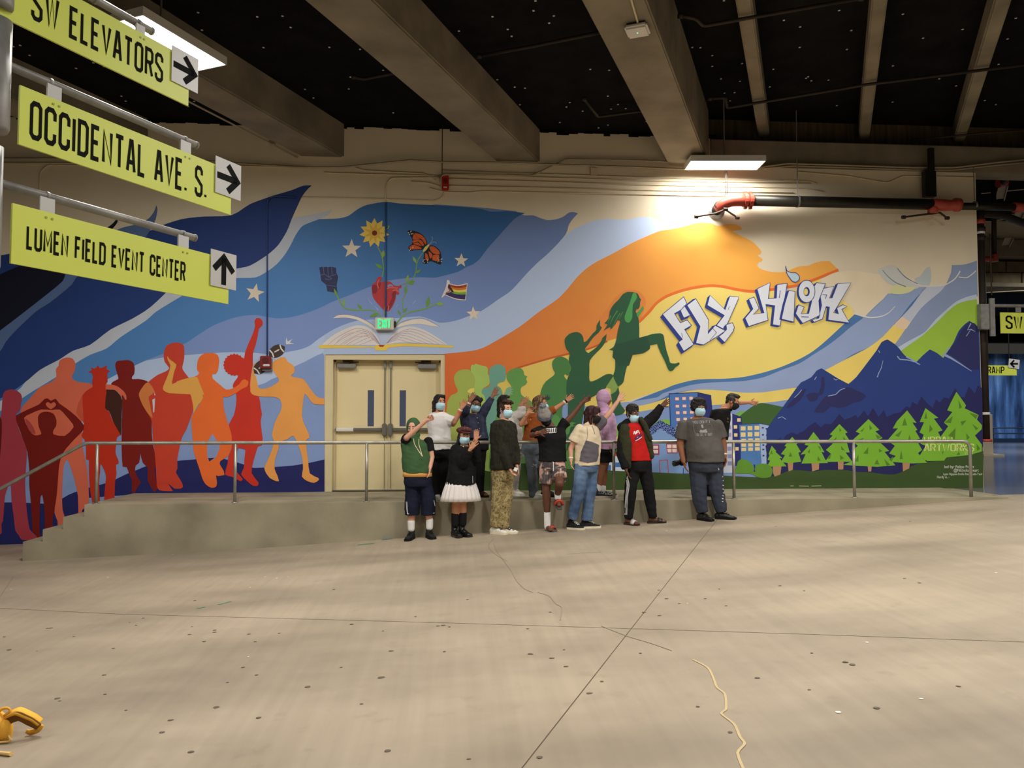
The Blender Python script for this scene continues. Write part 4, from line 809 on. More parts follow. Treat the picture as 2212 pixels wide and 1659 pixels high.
stroke('antenna', 'N', [('1285,405 1315,360 1318,330 1305,318', 2.5), ('1290,405 1320,380 1350,378 1362,398', 2.5)], (150, 172, 196), 16, parent=o)
o = paint('painted_anatomical_heart', 'N', '690,800 715,768 745,768 752,790 730,828 790,818 850,825 890,865 940,870 965,858! 972,885 940,905 945,962 920,967 905,960 905,1020 870,1100 830,1152 775,1142 715,1080 660,1010 640,940 645,880 640,855 680,830', (188, 62, 66), 15, 3)
paint('heart_shade', 'N', '640,870 690,860 700,930 670,960 645,940|880,930 910,935 900,1010 860,1100 820,1145 790,1140 850,1040|720,840 740,830 730,900 712,910|860,960 895,930 900,985 870,990', (146, 44, 54), 15.5, 3, parent=o, label='darker red shading')
paint('heart_opening', 'N', '815,865 840,850 870,860 880,880 850,872 820,885', (132, 150, 196), 15.6, 3, parent=o, label='blue gap below the artery')
stroke('heart_veins', 'N', [('720,800 700,850 720,900', 4), ('800,905 840,890 930,895', 5), ('780,1140 790,1095', 5), ('820,1145 830,1090', 5), ('870,925 915,915 940,940', 5)], (222, 112, 110), 16, parent=o, label='pink veins')
stroke('painted_rays', 'N', [('590,995 620,1050 640,1075', (1, 4)), ('670,1095 710,1140', (1, 4)), ('1130,1035 1090,1080', (3, 1)), ('930,1075 915,1110', 2)], (186, 200, 224), 14)
o = paint('painted_flag', 'N', '1478,822 1482,806 1495,803 1510,812 1512,842! 1600,862 1712,838! 1690,1032! 1580,1022 1458,972! 1425,1002! 1420,995! 1470,880', (230, 224, 220), 14, 2)
fc = ((164, 66, 36), (214, 122, 44), (238, 216, 96), (132, 178, 62), (44, 48, 108), (72, 42, 92))
for k in range(6):
    t0, t1 = k/6, (k+1)/6
    def fp(u, t): x0, y0, x1, y1 = 1500-40*t, 848+115*t, 1704-20*t, 850+172*t; return '%.0f,%.0f' % (x0+(x1-x0)*u, y0+(y1-y0)*u+22*math.sin(PI*u)*(1-0.3*t))
    paint('flag_stripe', 'N', ' '.join([fp(u/5, t0) for u in range(6)]+[fp(u/5, t1) for u in range(5, -1, -1)]), fc[k], 14.6, 1, parent=o, label='%s flag stripe' % ('red-brown', 'orange', 'yellow', 'green', 'navy', 'purple')[k])
paint('flag_chevron', 'N', '1500,846! 1560,938! 1458,965! 1470,950!', (66, 44, 42), 15, 1, parent=o, label='dark chevron'); paint('flag_chevron', 'N', '1492,880! 1530,935! 1460,958! 1475,900!', (226, 206, 204), 15.3, 1, parent=o, label='white chevron')
stroke('flag_chevron', 'N', [('1492,885 1515,928 1468,950', 5)], (150, 84, 72), 15.6, parent=o, sm=1)
# --- lettering on the trees and credits on the ground
def wall_text(text, crop, x0, y0, x1, y1, hw, gap, col, lay, name='painted_lettering'):
    V, Fc, w = stroke_text(text, hw, gap); k = (x1-x0)/w; h = (y1-y0)/10.0
    vv = [wp(*cpx(crop, x0+a*k, y1-b*h), lay) for a, b in V]
    o = from_data(name, vv, Fc, mat('paint_%d_%d_%d' % col, col, 0.62), mural); o['kind'] = 'stuff'; return o
wall_text('URBAN', 'A1', 660, 280, 1345, 415, 0.62, 1.9, (216, 222, 140), 24)
wall_text('ARTWORKS', 'A1', 662, 458, 1890, 628, 0.62, 1.7, (216, 222, 140), 24)
def wall_script(text, crop, x0, y1, h, col, lay, width=None, sx=1.0):
    c = bpy.data.curves.new('lettering', 'FONT'); c.body = text; c.size = 1.0; c.fill_mode = 'FRONT'; c.offset = 0.012
    t = bpy.data.objects.new('lettering', c); COL.objects.link(t)
    dg = bpy.context.evaluated_depsgraph_get(); me = bpy.data.meshes.new_from_object(t.evaluated_get(dg)); bpy.data.objects.remove(t)
    xs = [v.co.x for v in me.vertices]; k = (width/(max(xs)-min(xs))) if width else h*sx
    for v in me.vertices: v.co = wp(*cpx(crop, x0+v.co.x*k, y1-v.co.y*h), lay)
    me.materials.clear(); o = link_mesh('painted_lettering', me, mat('paint_%d_%d_%d' % col, col, 0.62), mural); o['kind'] = 'stuff'; return o
CW = (206, 206, 190)
wall_script('led by: Felipe Perez', 'A1', 1150, 1060, 100, CW, 24, 750)
wall_script('@NicholasHeart', 'A1', 1385, 1150, 105, CW, 24, 630)
wall_script('Lynn Nguyen-Emilia Rose-Kaila-Yasir', 'A1', 1125, 1235, 78, CW, 24, 985)
wall_script('Hardy A. -', 'A1', 965, 1315, 92, CW, 24, 310)
wall_script('2021', 'A1', 1650, 715, 105, (176, 214, 120), 24, 215)
stroke('painted_tape', 'Q', [('385,1408 412,1408', 2), ('455,1408 530,1410', 2), ('550,1409 628,1407', 2)], (200, 190, 150), 24, sm=1)
# ================================================================== THINGS IN THE HALL
m_galv = mat('galvanised_pipe', (136, 134, 130), 0.55, metal=0.55, var=0.18, scale=14)
m_rail = mat('worn_rail_steel', (164, 160, 148), 0.38, metal=0.6, var=0.22, scale=9)
m_rust = mat('rusty_black_pipe', (48, 38, 30), 0.6, metal=0.3, var=0.35, scale=5)
m_iron = mat('black_iron_pipe', (44, 42, 36), 0.42, metal=0.5, var=0.2, scale=6)
m_red = mat('red_fitting_paint', (164, 64, 50), 0.45, var=0.12, scale=8)
m_cond = mat('wall_conduit', (168, 156, 132), 0.5, metal=0.3, var=0.08)
m_condc = mat('painted_conduit', (214, 198, 166), 0.6, var=0.05)
m_white = mat('white_plastic', (216, 214, 208), 0.4, var=0.02)
m_yel = mat('yellow_sign_vinyl', (206, 216, 84), 0.45, var=0.03, scale=2)
m_ink = mat('black_vinyl', (12, 12, 9), 0.7, var=0.1, spec=0.1)
m_plate = mat('grey_arrow_plate', (192, 190, 188), 0.4, var=0.04)

# ---- light fixtures
m_tube = bpy.data.materials.new('lit_diffuser'); m_tube.use_nodes = True
_b = m_tube.node_tree.nodes['Principled BSDF']; _b.inputs['Base Color'].default_value = (1, 1, 1, 1)
_b.inputs['Emission Color'].default_value = (1, 0.97, 0.92, 1); _b.inputs['Emission Strength'].default_value = 14
def fixture(c, ang, rod_dx, label, pw):
    R = Matrix.Rotation(ang, 3, 'Z'); c = Vector(c)
    t = empty('ceiling_light', c, label, 'light', 'suspended ceiling lights')
    b = BM()
    add_box(b, c+Vector((0, 0, 0.05)), (1.22, 0.46, 0.07), R)
    for s in (-1, 1):
        add_box(b, c+R @ Vector((0, s*0.225, 0.005)), (1.22, 0.015, 0.03), R); add_box(b, c+R @ Vector((s*0.605, 0, 0.005)), (0.015, 0.46, 0.03), R)
    obj('housing', b, m_white, t)
    b = BM(); add_box(b, c+Vector((0, 0, 0.004)), (1.18, 0.42, 0.008), R); obj('diffuser', b, m_tube, t)
    l = area_light('fixture_light', c-Vector((0, 0, 0.012)), 1.16, 0.26, pw, rot=(0, 0, ang), spread=176)
    l.parent = t; l.matrix_parent_inverse = Matrix.Translation(t.location).inverted()
    b = BM(); p = c+R @ Vector((rod_dx, 0, 0.085)); add_tube(b, [p, (p.x, p.y, 6.06 if p.x < on_line(B2R, p.y) else 6.48)], 0.012, 8); obj('rod', b, m_galv, t)
    return t
ZL = 5.37
a, b_ = onZ(1505, 335, ZL), onZ(1668, 335, ZL); e = onZ(1486, 358, ZL)
u = (b_-a).normalized(); ctr = (a+b_)/2 + (e-a)*0.5
print('FIX', ctr)
fixture((ctr.x, YW-0.55, ZL), math.atan2(u.y, u.x), 0.0, 'suspended white panel light close to the wall above the red pipe elbow', 62)
a, b_ = onZ(311, 31, ZL), onZ(489, 138, ZL); e = onZ(423, 152, ZL)
u = (b_-a).normalized(); ctr = (a+b_)/2 + (e-b_)*0.5
fixture((ctr.x, ctr.y, ZL), math.atan2(u.y, u.x), -0.16, 'suspended white panel light behind the yellow signs at upper left', 75)

# ---- handrail
YR = YF+0.09
zr = onY(1000, 955.5, YR).z
hr = empty('handrail', (0, YR, 0), 'galvanised steel handrail along the edge of the walkway and down its steps', 'railing')
xe = onY(2096, 1000, YR).x; xs0 = onY(184, 959, YR).x
pl_, pm = onY(-60, 1114, YR), onY(184, 958, YR)
pl_.z = pm.z - (pm.x-pl_.x)*0.56
b = BM()
end = bend((xe-0.3, YR, zr), (xe, YR, zr), (xe, YR, zr-0.3), 0.13, 7)
add_tube(b, [(pl_.x-0.5, YR, pl_.z-0.28), pl_]+bend(pl_, (xs0, YR, zr), (0, YR, zr), 0.06, 4)+[(x, YR, zr) for x in np.linspace(-4, xe-0.4, 10)]+end+[(xe, YR, 0.0)], 0.025, 12)
obj('rail', b, m_rail, hr, True)
for px in (209, 508, 792, 1063, 1326, 1585, 1845):
    x = onY(px, 1020, YR).x; zb0 = 0.0 if x > steps[0] else -rise
    b = BM(); add_tube(b, [(x, YR, zb0-0.02), (x, YR, zr)], 0.022, 10); add_tube(b, [(x, YR, zb0), (x, YR, zb0+0.012)], 0.045, 12); obj('post', b, m_rail, hr, True)
x = onY(-40, 1100, YR).x; b = BM(); add_tube(b, [(x, YR, floor_z(x)), (x, YR, pm.z-(pm.x-x)*0.56)], 0.022, 10); obj('post', b, m_rail, hr, True)

# ---- exit sign
c = onY(831, 700, YW-0.06)
ex = empty('exit_sign', c, 'lit green exit sign in a cream case above the double door', 'sign')
b = BM(); add_box(b, (c.x, YW-0.06, c.z), (0.30, 0.11, 0.20), bev=0.008); obj('case', b, mat('exit_case', (206, 204, 190), 0.5), ex)
b = BM(); add_box(b, (c.x, YW-0.117, c.z), (0.215, 0.004, 0.15)); obj('lens', b, mat('exit_lens', (176, 200, 170), 0.3), ex)
V, Fc, w = stroke_text('EXIT', 0.8, 2.2)
from_data('lettering', [(c.x-0.095+v[0]*0.19/w, YW-0.121, c.z-0.065+v[1]*0.013) for v in V], Fc, mat('exit_green', (20, 235, 110), 0.3, emit=1.6), ex)
b = BM(); add_box(b, (c.x+0.165, YW-0.03, c.z), (0.03, 0.06, 0.09)); obj('mounting_box', b, m_iron, ex)

# ---- fire alarms
c = onY(962, 396, YW-0.03)
al = empty('fire_alarm', c, 'red fire alarm horn high on the cream wall among conduits', 'alarm')
b = BM(); add_box(b, (c.x, YW-0.035, c.z), (0.115, 0.07, 0.235), bev=0.008); obj('case', b, mat('alarm_red', (186, 44, 30), 0.4), al)
b = BM()
for k in range(4): add_box(b, (c.x, YW-0.072, c.z+0.06-0.022*k), (0.07, 0.006, 0.008))
obj('grille', b, m_iron, al); b = BM(); add_box(b, (c.x, YW-0.075, c.z-0.08), (0.06, 0.012, 0.02)); obj('label_plate', b, m_white, al)
c = onY(575, 783, YW-0.05)
al = empty('fire_alarm', c, 'dark red alarm strobe in front of the painted footballs', 'alarm')
b = BM(); add_box(b, (c.x, YW-0.085, c.z), (0.175, 0.05, 0.205), bev=0.01); obj('case', b, mat('alarm_dark_red', (132, 32, 34), 0.4), al)
b = BM(); add_box(b, (c.x+0.015, YW-0.035, c.z-0.035), (0.15, 0.06, 0.2)); obj('back_box', b, mat('grey_box', (120, 122, 130), 0.5), al)
b = BM(); add_tube(b, [(c.x+0.0, YW-0.11, c.z+0.03), (c.x, YW-0.118, c.z+0.03)], 0.05, 16); obj('grille', b, mat('alarm_grille', (90, 20, 24), 0.5), al)
b = BM(); add_box(b, (c.x+0.02, YW-0.118, c.z-0.05), (0.11, 0.025, 0.035), bev=0.01); obj('strobe_lens', b, mat('strobe_lens', (226, 226, 230), 0.1), al)

# ---- wireless box under the beam
c = onZ(1377, 62, 5.49)
ap = empty('wireless_access_point', c, 'white wireless box fixed under a concrete beam', 'router')
b = BM(); R = Matrix.Rotation(-0.43, 3, 'Z'); add_box(b, (c.x, c.y, 5.47), (0.25, 0.25, 0.055), R, bev=0.02); obj('case', b, m_white, ap)
b = BM(); add_box(b, (c.x, c.y, 5.508), (0.20, 0.20, 0.03), R); obj('bracket', b, m_iron, ap)
b = BM(); add_tube(b, [(c.x, c.y, 5.441), (c.x, c.y, 5.439)], 0.006, 8); obj('status_light', b, mat('status_green', (110, 240, 200), 0.3, emit=2.0), ap)
q = onZ(1355, -30, 5.505); b = BM(); add_tube(b, [(c.x-0.02, c.y-0.1, 5.505), (q.x, q.y, 5.505)], 0.012, 8); obj('cable', b, m_condc, ap)

# ---- conduits along the top of the wall
def wallpts(pts, off, crop='PX'): return [onY(*cpx(crop, *p), YW-off) for p in pts]
def conduit(label, pts, off, r, m=m_cond, crop='PX', parent=None, name='conduit', rr=0.06):
    b = BM(); add_tube(b, rounded(wallpts(pts, off, crop), rr, 3), r, 8); o = obj(name, b, m, parent, True)
    if parent is None: tag(o, label, 'conduit')
    return o
conduit('longest steel conduit running along the wall just below the concrete beams', [(-60, 341), (150, 342), (450, 348), (640, 361), (740, 361), (807, 354), (888, 346), (955, 350), (1075, 351), (1192, 355), (1380, 361), (1486, 366), (1620, 364), (1700, 353), (1802, 356), (1975, 362), (2060, 362), (2150, 351), (2260, 340)], 0.10, 0.017)
conduit('steel conduit rising in a slant right of the red alarm', [(950, 392), (953, 378), (970, 376), (1102, 378), (1148, 380), (1222, 344), (1380, 346), (1486, 352)], 0.07, 0.015)
conduit('steel conduit under the cross beam beside the black hanger post', [(1650, 364), (1715, 358), (1802, 361), (1975, 367), (2060, 367), (2150, 357), (2260, 346)], 0.07, 0.014)
bun = empty('conduit_bundle', onY(1300, 395, YW), 'parallel thin cream conduits along the top of the wall', 'conduit')
for pts in ([(767, 361), (784, 368), (918, 375), (941, 390)], [(955, 368), (1380, 383), (1745, 391), (1765, 396)], [(975, 377), (1380, 390), (1752, 396)],
            [(970, 386), (1380, 399), (1740, 406), (1778, 413)], [(970, 401), (1380, 410), (1714, 417)], [(888, 392), (928, 395), (951, 403)],
            [(928, 406), (961, 415), (1018, 416), (1038, 413), (1380, 420), (1700, 426)], [(1725, 371), (1830, 380), (1917, 395), (1950, 380), (2104, 383)],
            [(652, 426), (700, 427), (833, 430), (941, 434), (958, 425), (958, 414)], [(833, 440), (833, 400), (844, 384), (955, 383)], [(700, 372), (720, 374), (955, 380)]):
    conduit(None, pts, 0.012, 0.0095, m_condc, parent=bun)
c2 = conduit('blue painted conduit dropping through the flowers to the exit sign', [(833, 437), (833, 688)], 0.03, 0.011, mat('blue_conduit', (52, 96, 152), 0.6))
c3 = conduit('blue painted conduit dropping through the dark blue band to the alarm strobe', [(640, 426), (585, 424), (577, 436), (577, 600), (577, 771)], 0.03, 0.011, mat('navy_conduit', (44, 70, 128), 0.6))
lc = empty('conduit_loop', onY(100, 360, YW), 'thin cream conduit loop on the wall behind the signs', 'conduit')
conduit(None, [(85, 470), (86, 372), (104, 356), (200, 358), (330, 356), (470, 358)], 0.012, 0.0095, m_condc, parent=lc)
conduit(None, [(-40, 352), (300, 354), (660, 362)], 0.03, 0.012, m_condc, parent=lc)
# conduit along the side of the left beam
b = BM(); q = [onZ(405, 218, 5.50), onZ(588, 312, 5.50), onZ(660, 350, 5.50)]
add_tube(b, [onZ(330, 180, 5.50)]+q, 0.014, 8); add_box(b, q[1]+Vector((0, 0, 0.02)), (0.09, 0.09, 0.06)); tag(obj('conduit', b, m_cond), 'conduit with a junction box along the left concrete beam', 'conduit')
b = BM(); p = onY(955, 376, YW-0.10); add_tube(b, [(p.x, p.y, p.z), (p.x, p.y, 6.07)], 0.008, 6); tag(obj('hanger_rod', b, m_rust), 'thin dark rod above the red alarm, dropping from the black ceiling', 'rod')
b = BM(); add_box(b, onY(1283, 370, YW-0.03), (0.11, 0.05, 0.11)); tag(obj('junction_box', b, m_condc), 'cream junction box between the conduits near the wide beam', 'box')

# ---- sprinkler pipes under the black ceiling
def ceil_pipe(label, pts, z, r=0.024):
    b = BM(); add_tube(b, rounded([onZ(px, py, z) for px, py in pts], 0.05, 3), r, 8)
    for px, py in (pts[0], pts[-1]):
        p = onZ(px, py, z); add_tube(b, [p-Vector((0.03, 0, 0)), p+Vector((0.03, 0, 0))], r*1.5, 8)
    tag(obj('sprinkler_pipe', b, m_rust, None, True), label, 'pipe')
ceil_pipe('dark sprinkler pipe spanning between the two middle concrete beams', [(1035, 121), (1150, 100), (1326, 64)], 5.95)
ceil_pipe('short rusty bent pipe beside the left side of the middle beam', [(764, 166), (784, 171), (856, 157)], 5.95)
ceil_pipe('bent rusty pipe between the middle beams near the wall', [(1262, 214), (1292, 252), (1408, 236)], 5.95)
ceil_pipe('dark pipe crossing under the first joist at the top edge', [(1470, 34), (1503, 40), (1520, 56), (1860, -4)], 6.14)
ceil_pipe('long dark pipe crossing under all the joists', [(1533, 213), (1567, 211), (1571, 233), (1870, 183), (2260, 134)], 6.14)
ceil_pipe('dark pipe above the right end of the cross beam', [(1975, 302), (2120, 288), (2260, 278)], 6.14, 0.02)

# ---- big sprinkler main on the wall
mn = empty('sprinkler_main', onY(1800, 433, YW-0.3), 'thick black sprinkler main with red couplings running along the wall', 'pipe')
YP = YW-0.24
P0 = onY(1547, 455, YW); Pa = onY(1622, 433, YP); Pb = onY(2012, 437, YP); Pz = Pa.z
b = BM(); add_tube(b, [(P0.x, YW+0.02, P0.z), (P0.x, YW-0.03, P0.z)], [0.155, 0.145], 24); obj('wall_flange', b, mat('chrome_flange', (205, 205, 205), 0.32, metal=0.7), mn, True)
b = BM(); add_tube(b, [(P0.x, YW, P0.z), (P0.x+0.02, YW-0.16, P0.z+0.05)], 0.095, 16); obj('wall_stub', b, m_iron, mn, True)
b = BM(); add_tube(b, bend((P0.x+0.02, YW-0.13, P0.z+0.03), (P0.x+0.06, YP-0.02, Pz-0.02), (Pa.x, YP, Pz), 0.2, 8)+[(Pa.x-0.02, YP, Pz)], 0.098, 16)
obj('elbow', b, m_red, mn, True)
for x in (Pa.x-0.10, Pa.x-0.01):
    b = BM(); add_tube(b, [(x-0.03, YP, Pz), (x+0.03, YP, Pz)], 0.118, 16)
    for s in (-1, 1): add_box(b, (x, YP, Pz+s*0.125), (0.05, 0.06, 0.04))
    obj('coupling', b, m_red, mn)
Pb.z = Pz
b = BM(); add_tube(b, [(Pa.x, YP, Pz), (Pb.x, YP, Pz)], 0.093, 18); obj('pipe', b, m_iron, mn, True)
Pc = onY(2072, 440, YP)
b = BM(); add_tube(b, [(Pb.x, YP, Pz), (Pb.x+0.25, YP, Pz-0.01), (Pc.x-0.1, YP, Pz-0.01), (Pc.x-0.08, YP, Pz), (Pc.x, YP, Pz)], [0.10, 0.10, 0.085, 0.115, 0.115], 16)
add_tube(b, [(Pb.x+0.02, YP, Pz), (Pb.x+0.02, YP, Pz-0.16)], 0.085, 14); obj('reducer', b, m_red, mn, True)
Pd = onY(2190, 441, YP)
b = BM(); add_tube(b, [(Pc.x, YP, Pz-0.02), (Pd.x, YP, Pz-0.02)], 0.062, 14); obj('pipe', b, m_iron, mn, True)
b = BM(); add_tube(b, [(Pd.x, YP, Pz-0.02), (Pd.x+0.12, YP, Pz-0.02), (Pd.x+0.45, YP, Pz-0.02)], [0.09, 0.08, 0.08], 14); obj('coupling', b, m_red, mn, True)
for px in (1723, 2105):
    p = onY(px, 432, YP); b = BM(); add_tube(b, [(p.x-0.015, YP, Pz), (p.x+0.015, YP, Pz)], 0.102 if px < 2000 else 0.072, 18)
    add_tube(b, [(p.x, YP, Pz+0.09), (p.x, YP, 6.45 if px < 2000 else 5.55)], 0.008, 6); obj('hanger', b, m_galv, mn)
b = BM(); p = onY(1569, 420, YP)
for dx in (-0.012, 0.012): add_tube(b, [(p.x+dx, YP, Pz+0.09), (p.x+dx, YP, ZL)], 0.007, 6)
obj('hanger', b, m_iron, mn)
def brace(pts, px0):
    b = BM(); P = [onY(*p, YP-0.02) for p in pts]; add_tube(b, P, 0.017, 8)
    for p in (P[0], P[-1]): add_tube(b, [p+Vector((-0.03, 0, 0)), p+Vector((0.03, 0, 0))], 0.032, 8)
    obj('sway_brace', b, m_rust, mn)
brace([(1504, 468), (1545, 461), (1568, 452)], 0); brace([(1566, 452), (1578, 460), (1593, 470)], 0)
brace([(1952, 469), (2014, 461), (2030, 459), (2046, 471)], 0)
# black hanger post at the right of the main
b = BM(); p = onY(2007, 398, YW-0.12); add_box(b, p, (0.20, 0.10, 0.45)); q = onY(2011, 345, YW-0.18); add_box(b, (q.x, q.y, q.z), (0.09, 0.06, 0.40))
tag(obj('hanger_post', b, m_iron), 'black steel hanger post above the red reducer', 'bracket')

# ---- standpipe and box at the wall's right end
YS = YW+0.12
ptop, pbot = onY(2117, 480, YS), onY(2131, 952, YS)
xs_ = XE+0.13
sp = empty('standpipe', (xs_, YS, pbot.z), 'rusty vertical standpipe with red couplings at the right end of the wall', 'pipe')
b = BM(); add_tube(b, [(xs_, YS, pbot.z), (xs_, YS, ptop.z)], 0.078, 16); obj('pipe', b, m_rust, sp, True)
for z in (ptop.z, ptop.z-0.30, ptop.z-0.14):
    b = BM(); add_tube(b, [(xs_, YS, z-0.04), (xs_, YS, z+0.04)], 0.10, 14); obj('coupling', b, m_red if z == ptop.z else m_rust, sp, True)
b = BM(); add_tube(b, [(xs_, YS, pbot.z-0.02), (xs_, YS, pbot.z+0.03)], 0.11, 16); obj('base_flange', b, m_red, sp, True)
for py in (504, 893):
    z = onY(2125, py, YS).z; b = BM(); add_tube(b, [(xs_, YS, z-0.02), (xs_, YS, z+0.02)], 0.088, 16); add_box(b, (XE+0.03, YS, z), (0.1, 0.04, 0.03)); obj('clamp', b, m_white, sp)
q = onY(2165, 455, YS+0.3); b = BM(); add_tube(b, rounded([(xs_, YS, ptop.z), (xs_+0.02, YS, ptop.z+0.16), (q.x, q.y, ptop.z+0.22), (q.x+1.2, q.y+0.8, ptop.z+0.24)], 0.08, 4), 0.07, 12); obj('branch_pipe', b, m_rust, sp, True)
YQ = YW-0.05
b = BM(); p0, p1 = onY(2114, 657, YQ), onY(2139, 712, YQ); add_box(b, ((p0.x+p1.x)/2, YQ+0.1, (p0.z+p1.z)/2), (p1.x-p0.x, 0.3, p0.z-p1.z), bev=0.006)
sb = empty('sign_bracket', p0, 'grey steel box bracket at the right wall corner', 'bracket'); obj('box', b, m_galv, sb)
p0, p1 = onY(2139, 644, YQ-0.08), onY(2151, 726, YQ-0.08); b = BM(); add_box(b, ((p0.x+p1.x)/2, YQ-0.06, (p0.z+p1.z)/2), (p1.x-p0.x, 0.04, p0.z-p1.z)); obj('plate', b, m_galv, sb)
p0, p1 = onY(2140, 660, YQ), onY(2290, 656, YQ); b = BM(); add_tube(b, [p0, (p1.x, YQ, p0.z)], 0.03, 10); obj('arm', b, m_galv, sb)
b = BM(); p2 = onY(2199, 660, YQ); add_box(b, (p2.x, YQ, p2.z-0.06), (0.1, 0.012, 0.14)); obj('strap', b, m_galv, sb)
b = BM(); p2 = onY(2141, 640, YQ); add_tube(b, [(p2.x+0.01, YQ, p2.z+0.02), (p2.x+0.01, YQ, p2.z+1.1)], 0.012, 6); obj('hanger_wire', b, m_rust, sb)
c0, c1 = onY(2160, 675, YQ), onY(2290, 721, YQ)
sg = empty('direction_sign', c0, 'yellow hanging sign lettered SW at the right edge', 'sign')
b = BM(); add_box(b, ((c0.x+c1.x)/2, YQ, (c0.z+c1.z)/2), (c1.x-c0.x, 0.012, c0.z-c1.z)); obj('board', b, m_yel, sg)
def sign_text(text, x0, x1, z0, z1, y, par, hw=0.72, gap=2.2):
    V, Fc, w = stroke_text(text, hw, gap); return from_data('lettering', [(x0+v[0]*(x1-x0)/w, y, z0+v[1]*(z1-z0)/10) for v in V], Fc, m_ink, par)
t0, t1 = onY(2174, 709, YQ), onY(2206, 684, YQ); sign_text('SW', t0.x, t1.x, t0.z, t1.z, YQ-0.008, sg)
# ramp sign further back
YB = 20.0
c0, c1 = onY(2112, 789, YB), onY(2196, 811, YB)
sg = empty('direction_sign', c0, 'yellow hanging sign lettered RAMP with a left arrow, in the corridor', 'sign')
b = BM(); add_box(b, ((c0.x+c1.x)/2, YB, (c0.z+c1.z)/2), (c1.x-c0.x, 0.015, c0.z-c1.z)); obj('board', b, m_yel, sg)
t0, t1 = onY(2134, 806, YB), onY(2168, 793, YB); sign_text('RAMP', t0.x, t1.x, t0.z, t1.z, YB-0.01, sg)
a0, a1 = onY(2177, 776, YB), onY(2201, 796, YB); R = Matrix.Rotation(0.12, 3, 'Y'); cc = ((a0.x+a1.x)/2, YB-0.02, (a0.z+a1.z)/2)
b = BM(); add_box(b, cc, (a1.x-a0.x, 0.012, a0.z-a1.z), R); ar = obj('arrow_plate', b, m_plate, sg)
def arrow(cx, y, cz, r, ang, par, ex=Vector((1, 0, 0)), off=0):
    V = []; Fc = []; c, s = math.cos(ang), math.sin(ang)
    for pts, hw in (([(-0.95, 0), (0.75, 0)], 0.2), ([(-0.05, 0.82), (0.78, 0), (-0.05, -0.82)], 0.2)):
        v, f = ribbon2d(pts, hw); o = len(V); V += [(p[0]*c-p[1]*s, p[0]*s+p[1]*c) for p in v]; Fc += [tuple(o+i for i in q) for q in f]
    base = Vector((cx, y, cz)); return from_data('arrow', [base+ex*(a*r)+Vector((0, 0, b_*r)) for a, b_ in V], Fc, m_ink, par)
arrow(cc[0], YB-0.03, cc[2], 0.12, PI, ar)
b = BM()
for x in (c0.x+0.3, c1.x-0.2): add_tube(b, [(x, YB, c0.z), (x, YB, 5.52)], 0.012, 6)
obj('hanger_rods', b, m_rust, sg)

# ---- the stack of yellow signs at the left
SA, SB = Vector((-2.16, 3.97, 0)), Vector((-1.49, 5.26, 0))
se = (SB-SA).normalized(); sn = Vector((se.y, -se.x, 0))       # along the boards / out of their face
def onS(px, py):
    d = ray(px, py); k = (SA-CP).dot(sn)/d.dot(sn); return CP+d*k
def su(px): return (onS(px, 400)-SA).dot(se)
def SP(u, z, off=0.0): return SA+se*u+sn*off+Vector((0, 0, z))
stand = empty('sign_post', SP(su(-16), floor_z(SP(su(-16), 0).x)), 'galvanised sign post with three horizontal arms at the left edge', 'post')
pu = su(-16)
b = BM(); p = SP(pu, 0, -0.03); add_tube(b, [(p.x, p.y, floor_z(p.x)), (p.x, p.y, 6.0)], 0.035, 12); obj('pole', b, m_galv, stand, True)
def sblock(u0, u1, z0, z1, t0, t1):
    b = BM(); add_prism(b, [SP(u0, z0, t0), SP(u1, z0, t0), SP(u1, z1, t0), SP(u0, z1, t0)], sn*(t1-t0)); return b
# (arm end px, sleeve y range, board px x-range, z pairs, arrow plate px box, arrow angle, strap px ranges, text, text px, text z fractions, label)
specs = [((326, 60), (-120, 17), (-30, 402), ((45, 32), (401, 247)), (362, 420, (362, 94), (362, 172)), 0.0, ((289, 308),), 'SW ELEVATORS', (58, 343), (0.24, 0.75), 32,
          'yellow hanging sign reading SW ELEVATORS, topmost of the stack at left'),
         ((428, 311), (42, 285), (36, 498), ((32, 293), (498, 477)), (461.7, 517, (461.7, 336), (461.7, 415)), 0.0, ((99, 130), (391, 413)), 'OCCIDENTAL AVE. S.', (62, 443), (0.2, 0.78), 30,
          'yellow hanging sign reading OCCIDENTAL AVE. S., middle of the stack at left'),
         ((428, 513), (318, 585), (27, 496), ((20, 558), (495, 665)), (455, 510, (455, 538), (455, 617)), PI/2, ((90, 122), (390, 412)), 'LUMEN FIELD EVENT CENTER', (61, 401), (0.31, 0.67), 18,
          'yellow hanging sign with an up arrow, lowest of the stack at left')]
